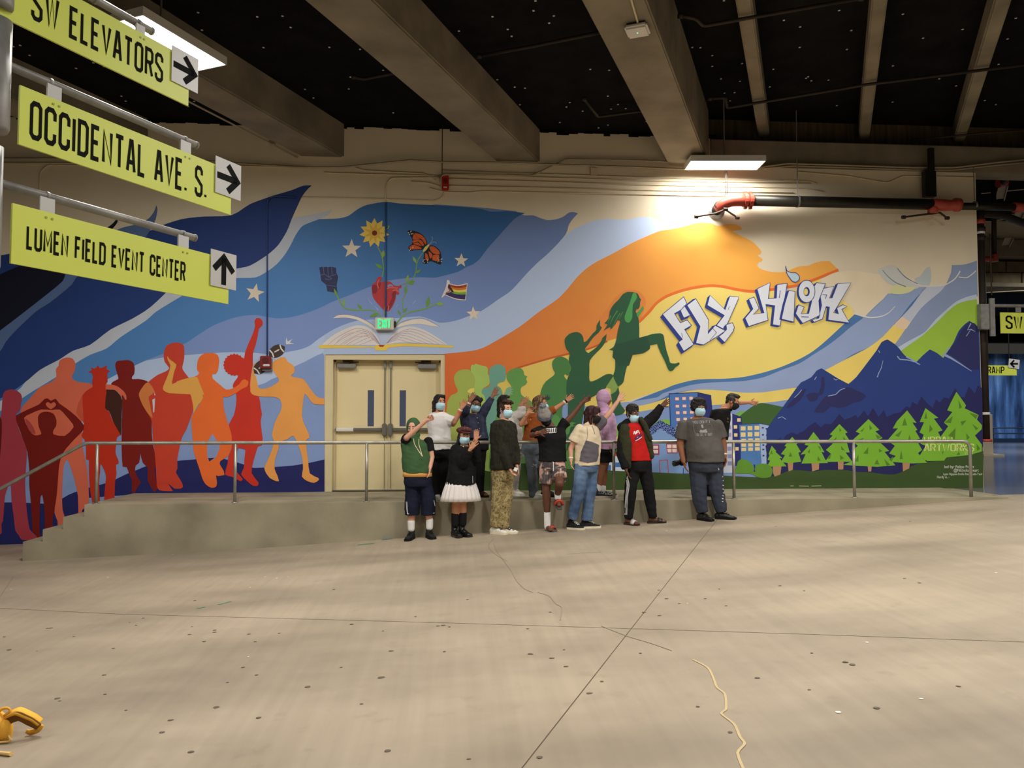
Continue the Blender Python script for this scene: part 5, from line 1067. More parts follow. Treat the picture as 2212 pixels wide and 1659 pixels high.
for k, (ae, sl, bx, zp, apb, aang, strp, txt, tpx, tz, sedge, lab) in enumerate(specs):
    z0 = sum(onS(*p).z for p in zp)/2; z1 = z0+0.30
    za = onS(*ae).z; ua = su(ae[0]); arm = None
    b = BM(); add_tube(b, [SP(pu, za, -0.03), SP(ua, za, -0.03)], 0.0225, 12)
    for u in (su(105) if k else su(200), ua-0.10): add_tube(b, [SP(u, za, -0.03), SP(u+0.02, za, -0.03)], 0.0265, 12)
    add_tube(b, [SP(ua, za, -0.03), SP(ua+0.012, za, -0.03)], 0.0245, 12)
    arm = obj('arm', b, m_galv, stand, True)
    r = (onS(sedge, 200)-onS(-16, 200)).length*0.72
    b = BM(); p = SP(pu, 0, -0.03); zz0, zz1 = onS(0, sl[1]).z, onS(0, sl[0]).z; add_tube(b, [(p.x, p.y, zz0), (p.x, p.y, zz0+0.02), (p.x, p.y, zz1)], [r*0.9, r, r], 20); obj('sleeve', b, m_galv, stand, True)
    sg = empty('direction_sign', SP(su(bx[0]), z0), lab, 'sign', 'yellow signs on the post')
    obj('board', sblock(su(bx[0]), su(bx[1]), z0, z1, -0.006, 0.006), m_yel, sg)
    for s0, s1 in strp:
        obj('strap', sblock(su(s0), su(s1), z1-0.05, za-0.012, -0.018, -0.007), m_plate, sg)
    bt = BM()
    for s0, s1 in strp:
        for q in (0.3, 0.72):
            p = SP(su(s0)+(su(s1)-su(s0))*q, z1-0.03, 0.006); add_tube(bt, [p, p+sn*0.004], 0.006, 8)
    o = obj('rivets', bt, mat('olive_rivet', (150, 158, 60), 0.4), sg); o['kind'] = 'stuff'
    V, Fc, w = stroke_text(txt, 0.74 if k < 2 else 0.82, 2.6); ua0, ua1 = su(tpx[0]), su(tpx[1])
    from_data('lettering', [SP(ua0+v[0]*(ua1-ua0)/w, z0+0.30*(tz[0]+(tz[1]-tz[0])*v[1]/10), 0.0075) for v in V], Fc, m_ink, sg)
    zu, zl = onS(*apb[2]).z, onS(*apb[3]).z; u0, u1 = su(apb[0]), su(apb[1])
    pl = obj('arrow_plate', sblock(u0, u1, zl, zu, 0.010, 0.014), m_plate, sg)
    cu, cz = (u0+u1)/2, (zl+zu)/2; p = SP(cu, cz, 0.0155); arrow(p.x, p.y, p.z, min(u1-u0, zu-zl)*0.46, aang, pl, se)

# ---- floor marks: joint filler, cracks, gum, paint specks
def floor_ribbon(name, crop, s, hw, m, dz=0.003):
    pts = [onF(*cpx(crop, *p)) for p in parse(s)[0]]
    P = catmull([(p.x, p.y) for p in pts], 4, False); v, f = ribbon2d(P, hw)
    o = from_data(name, [(a[0], a[1], floor_z(a[0])+dz) for a in v], [q[::-1] for q in f], m, floor); return o
m_fill = mat('crack_filler', (190, 168, 124), 0.5); m_crk = mat('crack_dark', (140, 126, 107), 0.9)
floor_ribbon('crack_filler', 'FR', '780,730 845,765 870,810 885,850 920,880 925,945 905,965 960,1010 985,1065 1005,1095 975,1135 1005,1215', 0.007, m_fill)
for s in ('0,350 20,390 55,425 90,440', '110,440 160,455 190,490 215,505 208,560', '385,585 500,630 600,660 690,692', '-80,230 -60,270 0,350', '235,275 300,270 385,266'):
    floor_ribbon('crack', 'FR', s, 0.004, m_crk)
for s in ('2130,130 2110,160 2140,195 2190,225', '0,380 40,320 60,290'):
    floor_ribbon('crack', 'FL', s, 0.0035, m_crk)
def spots(name, crop, lst, m, k=1.0, dz=0.0025):
    b = BM(); r = random.Random(9)
    for x, y in lst:
        p = onF(*cpx(crop, x, y)); a = r.uniform(0.010, 0.021)*k; c = r.uniform(0.6, 1.0); ph = r.uniform(0, 3)
        vs = [b.verts.new((p.x+a*math.cos(ph+2*PI*i/8)*r.uniform(.8, 1.1), p.y+a*c*math.sin(ph+2*PI*i/8)*r.uniform(.8, 1.1), floor_z(p.x)+dz)) for i in range(8)]; b.faces.new(vs)
    o = obj(name, b, m, floor); o['kind'] = 'stuff'
m_gum = mat('old_gum', (96, 84, 70), 0.8)
spots('gum_spots', 'FL', [(205, 515), (220, 514), (318, 551), (490, 602), (560, 489), (588, 502), (620, 471), (830, 508), (818, 542), (882, 572), (928, 523), (928, 532), (1076, 540), (1104, 573), (1206, 536), (1520, 498), (1655, 527), (1892, 505), (1915, 502), (1942, 509), (1690, 613), (1920, 616), (1474, 684), (1108, 717), (983, 749), (1330, 768), (1643, 728), (1652, 727), (1562, 842), (935, 856), (1118, 902), (738, 912), (700, 965), (545, 869), (454, 800), (249, 818), (258, 829), (1795, 465), (2020, 391), (1443, 347), (842, 395), (2088, 248), (826, 1050), (1675, 1045), (2025, 1080), (40, 608), (160, 614), (450, 717), (1050, 684), (18, 552)], m_gum)
spots('gum_spots', 'FR', [(635, 430), (668, 467), (723, 488), (835, 467), (895, 425), (925, 498), (1158, 411), (1262, 433), (1695, 380), (1760, 399), (1720, 133), (638, 540), (165, 525), (68, 597), (85, 707), (78, 706), (225, 688), (234, 760), (172, 724), (555, 703), (334, 876), (388, 825), (803, 934), (942, 1045), (1284, 861), (1440, 741), (1470, 752), (1575, 940), (1295, 702), (570, 526), (120, 1153), (1140, 155), (1060, 810), (1925, 845), (1932, 847)], m_gum)
spots('paint_specks', 'FL', [(1080, 338), (466, 295), (48, 347), (1195, 299), (1073, 638), (1245, 293), (748, 194), (375, 215), (1145, 293)], mat('white_speck', (232, 226, 212), 0.6), 0.8)
spots('paint_specks', 'FR', [(668, 174), (1410, 958), (1768, 900), (1534, 656), (758, 488), (690, 168), (2092, 355)], mat('white_speck', (232, 226, 212), 0.6), 0.9)
m_gs = mat('green_spray', (104, 140, 104), 0.7); m_bs = mat('blue_spray', (92, 108, 138), 0.7)
floor_ribbon('spray_mark', 'FL', '945,412 970,405 998,398', 0.02, m_gs); floor_ribbon('spray_mark', 'FL', '850,428 870,425 888,422', 0.018, m_gs)
floor_ribbon('spray_mark', 'FL', '1545,155 1590,150 1615,149', 0.03, m_gs); floor_ribbon('spray_mark', 'FL', '1650,132 1672,130 1690,127', 0.04, m_bs)

# ---- yellow bag in the lower left corner
m_bag = mat('yellow_canvas', (236, 176, 62), 0.8, var=0.12, scale=10, bump=0.3); m_bagin = mat('brown_lining', (120, 82, 28), 0.85, var=0.3, scale=14)
g = onF(-10, 1600)
bag = empty('backpack', g, 'yellow canvas bag lying on the floor in the lower left corner', 'bag')
yb = g.y
def bpt(px, py, dy=0.0): return onY(px, py, yb+dy)
b = BM()
for (px, py, dy, rx, ry, rz) in ((-45, 1578, 0.05, 0.16, 0.13, 0.12), (-10, 1572, 0.0, 0.07, 0.07, 0.09), (-60, 1590, -0.02, 0.17, 0.14, 0.11), (8, 1578, 0.0, 0.045, 0.05, 0.075)):
    c = bpt(px, py, dy); mtx = Matrix.Translation(c) @ Matrix.Diagonal((rx, ry, rz, 1)); bmesh.ops.create_uvsphere(b, u_segments=20, v_segments=12, radius=1.0, matrix=mtx)
for v in b.verts:
    v.co.z = max(v.co.z, floor_z(v.co.x)+0.004); v.co += Vector((0, 0, 1))*0.012*mnoise.noise(v.co*14)
obj('body', b, m_bag, bag, True)
def band(name, pts, w, m, t=0.012, sv=(0.25, -0.8, 0.55)):
    C = [bpt(*p) for p in pts]; C = [Vector(q) for q in catmull([tuple(c) for c in C], 4, False)]
    b = BM(); rows = []
    for i, c in enumerate(C):
        d = (C[min(i+1, len(C)-1)]-C[max(i-1, 0)]).normalized(); side = Vector(sv).normalized(); side = (side-d*side.dot(d)).normalized(); n = d.cross(side)
        ww = w*(0.75+0.25*math.sin(PI*i/(len(C)-1)))
        rows.append([b.verts.new(c+side*a*ww+n*e*t) for a, e in ((-.5, -.5), (.5, -.5), (.5, .5), (-.5, .5))])
    for i in range(len(rows)-1):
        for j in range(4): b.faces.new((rows[i][j], rows[i][(j+1) % 4], rows[i+1][(j+1) % 4], rows[i+1][j]))
    b.faces.new(rows[0]); b.faces.new(rows[-1][::-1]); return obj(name, b, m, bag, True)
band('strap_lining', [(16, 1558, 0), (24, 1552, -.01), (39, 1547, -.02), (56, 1554, -.02), (71, 1562, -.01), (84, 1570, 0)], 0.060, m_bagin, 0.006, (0.12, -0.35, 1))
band('strap', [(14, 1547, 0.01), (24, 1541, 0), (39, 1536, -.01), (57, 1543, -.01), (74, 1551, 0), (87, 1561, .01)], 0.016, m_bag, 0.05, (0.12, -0.35, 1))
band('strap_end', [(90, 1566, 0), (84, 1575, 0.01), (74, 1580, 0.02), (64, 1582, 0.03), (57, 1579, .03)], 0.030, m_bag, 0.010, (0.12, -0.35, 1))
band('grab_loop', [(-6, 1540, 0), (6, 1531, 0), (18, 1530, 0), (22, 1537, 0), (10, 1546, 0)], 0.02, m_bag)
b = BM(); P = [bpt(x, y, -0.06) for x, y in ((-10, 1616), (8, 1616), (20, 1609), (24, 1598), (20, 1590), (22, 1600), (14, 1612))]
P = [Vector((p.x, p.y, max(p.z, floor_z(p.x)+0.01))) for p in P]; add_tube(b, P, 0.006, 6); obj('drawcord', b, mat('cream_cord', (222, 186, 120), 0.8), bag)
p = onF(24, 1634); q = onF(-14, 1630); b = BM(); add_tube(b, [(q.x, q.y, floor_z(q.x)+0.012), (p.x, p.y, floor_z(p.x)+0.012)], [0.009, 0.012], 8); obj('cord_end', b, mat('cream_cord', (222, 186, 120), 0.8), bag)

# ---- pipes and channels in the dark opening at the right
oc = empty('ceiling_framing', onY(2180, 420, 16.0), 'grey channels and thin white conduits in the dark opening at upper right', 'framing')
for (x0, y0, x1, y1, yy, r, m) in ((2120, 418, 2212, 409, 16.5, .012, m_condc), (2150, 467, 2240, 457, 17.0, .012, m_condc), (2150, 476, 2240, 468, 17.0, .012, m_condc), (2130, 632, 2240, 626, 18.3, .012, m_condc)):
    b = BM(); add_tube(b, [onY(x0, y0, yy), onY(x1, y1, yy)], r, 6); obj('conduit', b, m, oc)
for (x0, y0, x1, y1, yy) in ((2168, 396, 2160, 428, 16.0), (2210, 440, 2193, 480, 16.0), (2180, 512, 2172, 528, 17.5)):
    b = BM(); a_, b2 = onY(x0, y0, yy), onY(x1, y1, yy+0.6); d = (b2-a_).normalized(); x_, y_ = frame_for(d)
    add_prism(b, [a_+x_*.09, a_+x_*.09+y_*.02, a_-x_*.09+y_*.02, a_-x_*.09], b2-a_); add_prism(b, [a_+x_*.09, a_+x_*.07, a_+x_*.07+y_*.08, a_+x_*.09+y_*.08], b2-a_); obj('channel', b, m_cond, oc)
vp = [onY(2148, 455, 15.5), onY(2148, 560, 15.5)]
b = BM(); add_tube(b, [(vp[0].x, 15.5, 6.4), vp[1]], 0.05, 10); rs = obj('riser', b, m_rust, oc, True); tag
b = BM(); add_tube(b, [vp[1]+Vector((0, 0, .1)), vp[1]-Vector((0, 0, .05))], 0.08, 10); add_tube(b, [vp[1], vp[1]-Vector((.35, 0, 0))], 0.06, 10); obj('coupling', b, m_red, oc)
q = [onY(2165, 396, 15.0), onY(2212, 345, 13.6)]
b = BM(); add_tube(b, q, 0.06, 10); obj('pipe', b, m_rust, oc, True); b = BM(); add_tube(b, [q[0]-Vector((.1, 0, .02)), q[0]+Vector((.08, 0, .04))], .085, 10); obj('coupling', b, m_red, oc)
# ================================================================== PEOPLE
V3 = Vector
def cap_geo(bm, p, rp, q, rq, seg=10, flat=False):
    """tapered capsule"""
    p, q = V3(p), V3(q); d = q-p; L = d.length
    if L < 1e-5: d = V3((0, 0, 1))
    d = d.normalized(); x, y = frame_for(d); rows = []
    for k in range(4): a = PI/2*k/4; rows.append((p-d*rp*math.cos(a), rp*math.sin(a)))
    rows.append((p, rp)); rows.append((q, rq))
    if flat: rows += [(q+d*.004, rq*.97), (q+d*.004, rq*.5), (q+d*.004, 0)]
    else:
        for k in range(1, 5): a = PI/2*k/4; rows.append((q+d*rq*math.sin(a), rq*math.cos(a)))
    rings = []
    for c, r in rows:
        if r < 1e-6: rings.append([bm.verts.new(c)])
        else: rings.append([bm.verts.new(c+(x*math.cos(2*PI*j/seg)+y*math.sin(2*PI*j/seg))*r) for j in range(seg)])
    rings = [r for i, r in enumerate(rings)]
    for i in range(len(rings)-1):
        a, b = rings[i], rings[i+1]
        for j in range(seg):
            if len(a) == 1: bm.faces.new((a[0], b[(j+1) % seg], b[j]))
            elif len(b) == 1: bm.faces.new((a[j], a[(j+1) % seg], b[0]))
            else: bm.faces.new((a[j], a[(j+1) % seg], b[(j+1) % seg], b[j]))
def ell_geo(bm, c, r, R, u=16, v=10):
    m = Matrix.Translation(c) @ (R.to_4x4() if R is not None else Matrix.Identity(4)) @ Matrix.Diagonal((r[0], r[1], r[2], 1))
    bmesh.ops.create_uvsphere(bm, u_segments=u, v_segments=v, radius=1.0, matrix=m)
def loft_geo(bm, rings, seg=22, pw=2.4, pleat=0, depth=0.0):
    """rings: (centre, ex, ey, a, b): superellipse sections, capped"""
    R = []
    for c, ex, ey, a, b in rings:
        row = []
        for j in range(seg):
            t = 2*PI*j/seg; cs, sn_ = math.cos(t), math.sin(t)
            k = 1+depth*math.sin(pleat*t) if pleat else 1
            row.append(bm.verts.new(V3(c)+ex*a*k*math.copysign(abs(cs)**(2/pw), cs)+ey*b*k*math.copysign(abs(sn_)**(2/pw), sn_)))
        R.append(row)
    for i in range(len(R)-1):
        for j in range(seg): bm.faces.new((R[i][j], R[i][(j+1) % seg], R[i+1][(j+1) % seg], R[i+1][j]))
    bm.faces.new(R[0][::-1]); bm.faces.new(R[-1])
def blob(name, bm, voxel, m, parent, smooth=3, noise_amp=0.0, noise_sc=9.0, seed=0.0, clipz=None):
    bmesh.ops.recalc_face_normals(bm, faces=bm.faces[:])
    me = bpy.data.meshes.new(name+'_src'); bm.to_mesh(me); bm.free()
    o = bpy.data.objects.new(name+'_src', me); COL.objects.link(o)
    md = o.modifiers.new('r', 'REMESH'); md.mode = 'VOXEL'; md.voxel_size = voxel
    if smooth: ms = o.modifiers.new('s', 'SMOOTH'); ms.factor = 0.5; ms.iterations = smooth
    dg = bpy.context.evaluated_depsgraph_get(); out = bpy.data.meshes.new_from_object(o.evaluated_get(dg))
    bpy.data.objects.remove(o); bpy.data.meshes.remove(me); out.name = name
    n = len(out.vertices)
    if noise_amp and n:
        co = np.empty(n*3, np.float32); out.vertices.foreach_get('co', co); no = np.empty(n*3, np.float32); out.vertices.foreach_get('normal', no)
        co = co.reshape(-1, 3); no = no.reshape(-1, 3); off = V3((seed, seed*2.3, seed*0.7))
        a = np.array([mnoise.noise(V3((c[0]*noise_sc, c[1]*noise_sc, c[2]*noise_sc*0.8))+off)+.45*mnoise.noise(V3((c[0]*noise_sc*1.5+c[2]*noise_sc*1.2, c[1]*noise_sc*1.5, c[2]*noise_sc*2.6))-off) for c in co.tolist()], np.float32)
        co += no*(a*noise_amp)[:, None]; out.vertices.foreach_set('co', co.ravel())
    out.polygons.foreach_set('use_smooth', [True]*len(out.polygons)); out.materials.clear(); out.update()
    return link_mesh(name, out, m, parent)
SKIN = {}
def skin(kind):
    c = {'fair': (214, 160, 134), 'tan': (190, 132, 98), 'brown': (140, 90, 64), 'dark': (98, 62, 46), 'mid': (168, 114, 84)}[kind]
    return mat('skin_'+kind, c, 0.5, var=0.06, scale=12, spec=0.35)
m_maskb = mat('blue_mask', (176, 214, 226), 0.7, var=0.04); m_maskk = mat('black_mask', (18, 18, 20), 0.8); m_edge = mat('mask_edge', (214, 230, 236), 0.7)
m_eye = mat('eye_white', (214, 208, 200), 0.25, var=0.0); m_iris = mat('iris_dark', (36, 24, 18), 0.2, var=0.0)
m_hairk = mat_ramp('black_hair', [(0.3, (10, 9, 9)), (0.7, (34, 28, 26))], 30, 0.5, 4, bump=0.6, spec=0.4)
def fabric(name, rgb, rough=0.85, var=0.10, sc=7, bump=0.25): return mat(name, rgb, rough, var=var, scale=sc, bump=bump, spec=0.2)

class Person:
    def __init__(s, label, crop, Y0, face, skin_kind, ground='floor', h=1.0):
        s.crop, s.Y0, s.h = crop, Y0, h; s.ground = ground; s.seed = random.Random(len(label)*7+int(Y0*100)).random()*20
        a = math.radians(face); s.F = V3((math.sin(a), -math.cos(a), 0)); s.E = V3((math.cos(a), math.sin(a), 0)); s.U = V3((0, 0, 1))
        s.label = label; s.sk = skin(skin_kind); s.body = BM(); s.hands = BM()
    def P(s, x, y, dy=0.0): return onY(*cpx(s.crop, x, y), s.Y0+dy)
    def gz(s, x): return floor_z(x) if s.ground == 'floor' else 0.0
    def start(s, x, y):
        p = s.P(x, y); s.root = empty('person', (p.x, s.Y0, s.gz(p.x)), s.label, 'person', 'people posing in front of the mural'); return s
    # ---------------- head
    def head(s, x, y, yaw, pitch=0, roll=0, dy=0.0, mask=None, eyes=True, k=1.0, mask_drop=0.0, nk=None):
        s.C = s.P(x, y, dy); C = s.C
        R = Matrix.Rotation(math.radians(yaw), 3, 'Z') @ Matrix.Rotation(math.radians(pitch), 3, 'X') @ Matrix.Rotation(math.radians(roll), 3, 'Y')
        # head frame: x right of image, -y front
        s.HR = R; s.hE, s.hF, s.hU = R @ V3((1, 0, 0)), R @ V3((0, -1, 0)), R @ V3((0, 0, 1)); E, F, U = s.hE, s.hF, s.hU; k *= 0.97; s.hk = k
        b = s.body
        ell_geo(b, C+U*.030*k-F*.008*k, (.076*k, .094*k, .088*k), R); ell_geo(b, C-U*.035*k+F*.016*k, (.060*k, .074*k, .080*k), R)
        ell_geo(b, C-U*.092*k+F*.050*k, (.028*k, .026*k, .022*k), R); ell_geo(b, C+U*.022*k+F*.070*k, (.050*k, .022*k, .014*k), R)
        cap_geo(b, C+U*.008*k+F*.086*k, .010*k, C-U*.030*k+F*.106*k, .015*k, 8)
        for sd in (-1, 1):
            ell_geo(b, C+E*sd*.076*k-U*.004*k-F*.005*k, (.011*k, .024*k, .034*k), R, 10, 8); ell_geo(b, C+E*sd*.040*k-U*.025*k+F*.062*k, (.024*k, .02*k, .02*k), R, 10, 8)
        ell_geo(b, C-U*.062*k+F*.084*k, (.024*k, .010*k, .008*k), R, 10, 8)
        if nk is None: nk = C-V3((0, 0, 1))*.17*k - F*.035*k
        s.N = nk; cap_geo(b, C-U*.05*k-F*.02*k, .054*k, nk, .062*k)
        if eyes:
            e1 = BM(); e2 = BM(); e3 = BM()
            for sd in (-1, 1):
                c = C+E*sd*.031*k+U*.010*k+F*.083*k; ell_geo(e1, c, (.014*k, .010*k, .0085*k), R, 10, 8); ell_geo(e2, c+F*.0075*k, (.0075*k, .005*k, .0075*k), R, 8, 6)
                cap_geo(e3, c+U*.0225*k-E*.017*k+F*.005*k, .0042*k, c+U*.0225*k+E*.017*k+F*.004*k, .0042*k, 6)
            eo = obj('eyes', e1, m_eye, s.root, True); obj('irises', e2, m_iris, eo, True); obj('eyebrows', e3, m_hairk, s.root, True)
        if mask:
            mm = {'blue': m_maskb, 'black': m_maskk}[mask]; cM = C-U*(.052+mask_drop)*k+F*.018*k; V = []; nu, nv = 15, 11
            for i in range(nu):
                for j in range(nv):
                    az = math.radians(-80+160*i/(nu-1)); t = j/(nv-1); el = math.radians(-58+92*t)
                    pl = 1+0.022*math.sin(t*PI*7)*(1 if mask == 'blue' else 0); bump_ = 1+0.16*math.exp(-(az/.5)**2-((el-.18)/.35)**2)
                    rx, ry, rz = .077*k*pl, .093*k*pl*bump_, .078*k
                    V.append(cM+E*rx*math.sin(az)*math.cos(el)+F*ry*math.cos(az)*math.cos(el)+U*rz*math.sin(el))
            Fq = [(i*nv+j, (i+1)*nv+j, (i+1)*nv+j+1, i*nv+j+1) for i in range(nu-1) for j in range(nv-1)]
            o = from_data('face_mask', V, Fq, mm, s.root, True); sm = o.modifiers.new('t', 'SOLIDIFY'); sm.thickness = 0.003; sm.offset = 1
            eb = BM(); add_tube(eb, [V[i*nv+nv-1] for i in range(nu)], .004*k, 6); add_tube(eb, [V[i*nv] for i in range(nu)], .0035*k, 6); obj('mask_edge', eb, m_edge if mask == 'blue' else mm, o, True)
            lb = BM()
            for sd, i in ((-1, 0), (1, nu-1)):
                add_tube(lb, [V[i*nv+nv-1], C+E*sd*.084*k+U*.025*k-F*.02*k, C+E*sd*.084*k-U*.03*k-F*.02*k, V[i*nv]], .002, 5)
            obj('ear_loops', lb, m_edge if mask == 'blue' else mm, o)
        return s
    def hair(s, m, parts, voxel=.009, amp=.010, sc=28, name='hair'):
        """parts in head space (right, front, up, rx, ry, rz) or strands ((r,f,u), r0, (r,f,u), r1)"""
        b = BM(); E, F, U, k = s.hE, s.hF, s.hU, s.hk
        T = lambda p: s.C+E*p[0]*k+F*p[1]*k+U*p[2]*k
        for q in parts:
            if len(q) == 6: ell_geo(b, T(q[:3]), (q[3]*k, q[4]*k, q[5]*k), s.HR)
            else: cap_geo(b, T(q[0]), q[1]*k, T(q[2]), q[3]*k, 8)
        return blob(name, b, voxel, m, s.root, 2, amp, sc, s.seed)
    SHORT = [(0, -.022, .045, .083, .092, .088), (0, .045, .098, .060, .045, .030), (-.066, .0, .02, .018, .05, .045), (.066, .0, .02, .018, .05, .045), (0, -.075, -.02, .06, .03, .05)]
    # ---------------- torso and limbs
    def torso(s, rings):
        """rings of the body: (x, y, halfwidth m, halfdepth m[, dy]) from neck base to crotch"""
        s.T = [(s.P(r[0], r[1], r[4] if len(r) > 4 else 0), r[2], r[3]) for r in rings]
        loft_geo(s.body, [(c, s.E, s.F, a, b) for c, a, b in s.T]); return s
    def garment_torso(s, bm, i0, i1, grow=.014, extra=None):
        rg = [(c, s.E, s.F, a+grow, b+grow) for c, a, b in s.T[i0:i1]]
        (c0, a0, b0), (c1, a1, b1) = s.T[0], s.T[1]
        if i0 == 1:
            for t in (.80, .55, .30): rg.insert(0, (c0.lerp(c1, t), s.E, s.F, a0+(a1-a0)*t**.75+grow*(.45+.55*t), b0+(b1-b0)*t+grow*(.5+.5*t)))
            rg.insert(0, (c0.lerp(c1, .12), s.E, s.F, a0*.92+grow*.3, b0*.95+grow*.3))
        if extra: rg += [(s.P(*e[:2], e[4] if len(e) > 4 else 0), s.E, s.F, e[2], e[3]) for e in extra]
        loft_geo(bm, rg)
    def arm(s, sh, el, wr, r=(.052, .040, .028)):
        S, L, W = s.P(*sh), s.P(*el), s.P(*wr); cap_geo(s.body, S, r[0], L, r[1]); cap_geo(s.body, L, r[1], W, r[2]); ell_geo(s.body, S, (r[0]*1.12,)*3, None, 12, 8)
        return S, L, W
    def leg(s, hp, kn, an, r=(.088, .062, .043)):
        H, K, A = s.P(*hp), s.P(*kn), s.P(*an)
        cap_geo(s.body, H, r[0], K, r[1]); M = K.lerp(A, 0.35); cap_geo(s.body, K, r[1], M, r[1]*1.0); cap_geo(s.body, M, r[1]*1.0, A, r[2]); return H, K, A
    def hand(s, W, tip, side=1, spread=.5, curl=.15, point=False, fist=False, k=1.0, thumb=True, nrm=None, hang=0):
        k *= .90
        if hang: nrm = (hang, -.25, 0); side = -hang
        tip = s.P(*tip) if not isinstance(tip, V3) else tip; D = (tip-W).normalized()
        Nn = V3(nrm) if nrm else V3((0, -1, 0)); Nn = (Nn-D*Nn.dot(D)).normalized(); S = D.cross(Nn)*side; b = s.hands
        cap_geo(b, W-D*.05, .024*k, W+D*.015, .026*k, 8)
        for i in range(4):
            cap_geo(b, W+D*.01+S*(i-1.5)*.012*k, .016*k, W+D*.082*k+S*(i-1.5)*.021*k, .0125*k, 8)
        ln = (.062, .075, .072, .056)
        for i in range(4):
            c = curl
            if fist or (point and i > 0): c = 1.5
            B = W+D*.084*k+S*(i-1.5)*.021*k; dr = (D+S*(i-1.5)*.26*spread).normalized(); p = B; a = c*.5
            for sg_, (ll, rr) in enumerate(((.45, .0098), (.30, .0090), (.25, .0080))):
                a2 = a*(1 if sg_ == 0 else 1.4 if sg_ == 1 else 1.7)
                d2 = (dr*math.cos(a2)+Nn*math.sin(a2)).normalized(); q = p+d2*ln[i]*k*ll*1.08; cap_geo(b, p, rr*k, q, rr*.93*k, 8); p = q
        if thumb:
            t0 = W+D*.025*k-S*.026*k; d = (D*.6-S*(.8 if not fist else .3)+Nn*(.3 if not fist else .7)).normalized(); t1 = t0+d*.040*k; d2 = (d+D*.5).normalized(); cap_geo(b, t0, .0135*k, t1, .011*k, 8); cap_geo(b, t1, .011*k, t1+d2*.030*k, .009*k, 8)
    def foot_skin(s, A, D, L=.24):
        g = s.gz(A.x); D = V3((D[0], D[1], 0)).normalized(); b = s.body
        cap_geo(b, A, .042, V3((A.x, A.y, g+.055))-D*.02, .042); cap_geo(b, V3((A.x, A.y, g+.05))-D*.03, .036, V3((A.x, A.y, g+.035))+D*L*.62, .030)
        sd = D.cross(V3((0, 0, 1)))
        for i in range(5): cap_geo(b, V3((A.x, A.y, g+.032))+D*L*.58+sd*(i-2)*.017, .012, V3((A.x, A.y, g+.030))+D*L*(.82-.02*abs(i-1))+sd*(i-2)*.019, .009, 8)
    def shoe(s, A, D, upper, sole, L=.285, boot=0.0, name='shoe', g=None, toe=None, sole_h=.028, lace=None, wide=.05, pitch=0.0):
        g = s.gz(A.x) if g is None else g; D = V3((D[0], D[1], 0)).normalized(); sd = D.cross(V3((0, 0, 1))); O = V3((A.x, A.y, g))
        out = []
        for t, w in ((-.27, .60), (-.22, .82), (0, .92), (.25, .98), (.45, 1.08), (.60, .92), (.70, .55)): out.append((t*L, w*wide))
        ring = [O+D*t+sd*w for t, w in out]+[O+D*t-sd*w for t, w in out[::-1]]
        def pt(v): return v+V3((0, 0, max(0, (v-O).dot(D))*pitch)) if pitch else v
        b = BM(); add_prism(b, [pt(V3((v.x, v.y, g+.001 if s.ground != 'floor' else floor_z(v.x)+.001))) for v in ring], (0, 0, sole_h)); so = None
        u = BM(); z = g+sole_h
        for t, r_, h_ in ((-.17, .040, .045), (0, .040, .060), (.18, .042, .048), (.36, .044, .030), (.50, .040, .022)):
            ell_geo(u, pt(O+D*t*L+V3((0, 0, sole_h+h_*.35))), (wide*.9, .055, h_), Matrix(((sd.x, D.x, 0), (sd.y, D.y, 0), (0, 0, 1))), 12, 8)
        cap_geo(u, O+V3((0, 0, sole_h+.05))-D*.03, .043, O+V3((0, 0, .10+boot))-D*.025, .047)
        sh = blob(name, u, .010, upper, s.root, 3)
        obj('sole', b, sole, sh)
        if lace:
            lb = BM()
            for q in range(4):
                c = O+D*L*(.10+.085*q)+V3((0, 0, sole_h+.088-.014*q)); add_tube(lb, [c-sd*.026, c+V3((0, 0, .006)), c+sd*.026], .005, 6)
            obj('laces', lb, lace, sh)
        return sh
    def slide(s, A, D, base, strapm, L=.27, g=None):
        g = s.gz(A.x) if g is None else g; D = V3((D[0], D[1], 0)).normalized(); sd = D.cross(V3((0, 0, 1))); O = V3((A.x, A.y, g)); W_ = .046
        ring = [O+D*t*L+sd*w*W_ for t, w in ((-.28, .6), (-.2, .95), (.3, 1.05), (.6, 1.0), (.72, .55))]; ring += [O+D*t*L-sd*w*W_ for t, w in ((.72, .55), (.6, 1.0), (.3, 1.05), (-.2, .95), (-.28, .6))]
        b = BM(); add_prism(b, [V3((v.x, v.y, (g if s.ground != 'floor' else floor_z(v.x))+.001)) for v in ring], (0, 0, .028)); so = obj('slide', b, base, s.root)
        V = []; n = 9
        for i in range(n):
            a = PI*i/(n-1)
            for t in (.28, .52): V.append(O+D*L*t+sd*math.cos(a)*.052+V3((0, 0, .02+math.sin(a)*(.068-.02*(t > .4)))))
        o = from_data('strap', V, [(2*i, 2*i+1, 2*i+3, 2*i+2) for i in range(n-1)], strapm, so, True); sm = o.modifiers.new('t', 'SOLIDIFY'); sm.thickness = .008
    def finish(s, voxel=.010):
        b = blob('body', s.body, voxel, s.sk, s.root, 3)
        if len(s.hands.verts):
            h = blob('h', s.hands, .0048, None, None, 2); bm = bmesh.new(); bm.from_mesh(b.data); bm.from_mesh(h.data); bm.to_mesh(b.data); bm.free()
            bpy.data.objects.remove(h)
            for p in b.data.polygons: p.use_smooth = True
        return b
    def wristband(s, W, L, m, name='wristband', t=0.0, r=.034):
        d = (L-W).normalized(); b = BM(); c = W+d*(.02+t); add_tube(b, [c, c+d*.02], r, 14); obj(name, b, m, s.root)
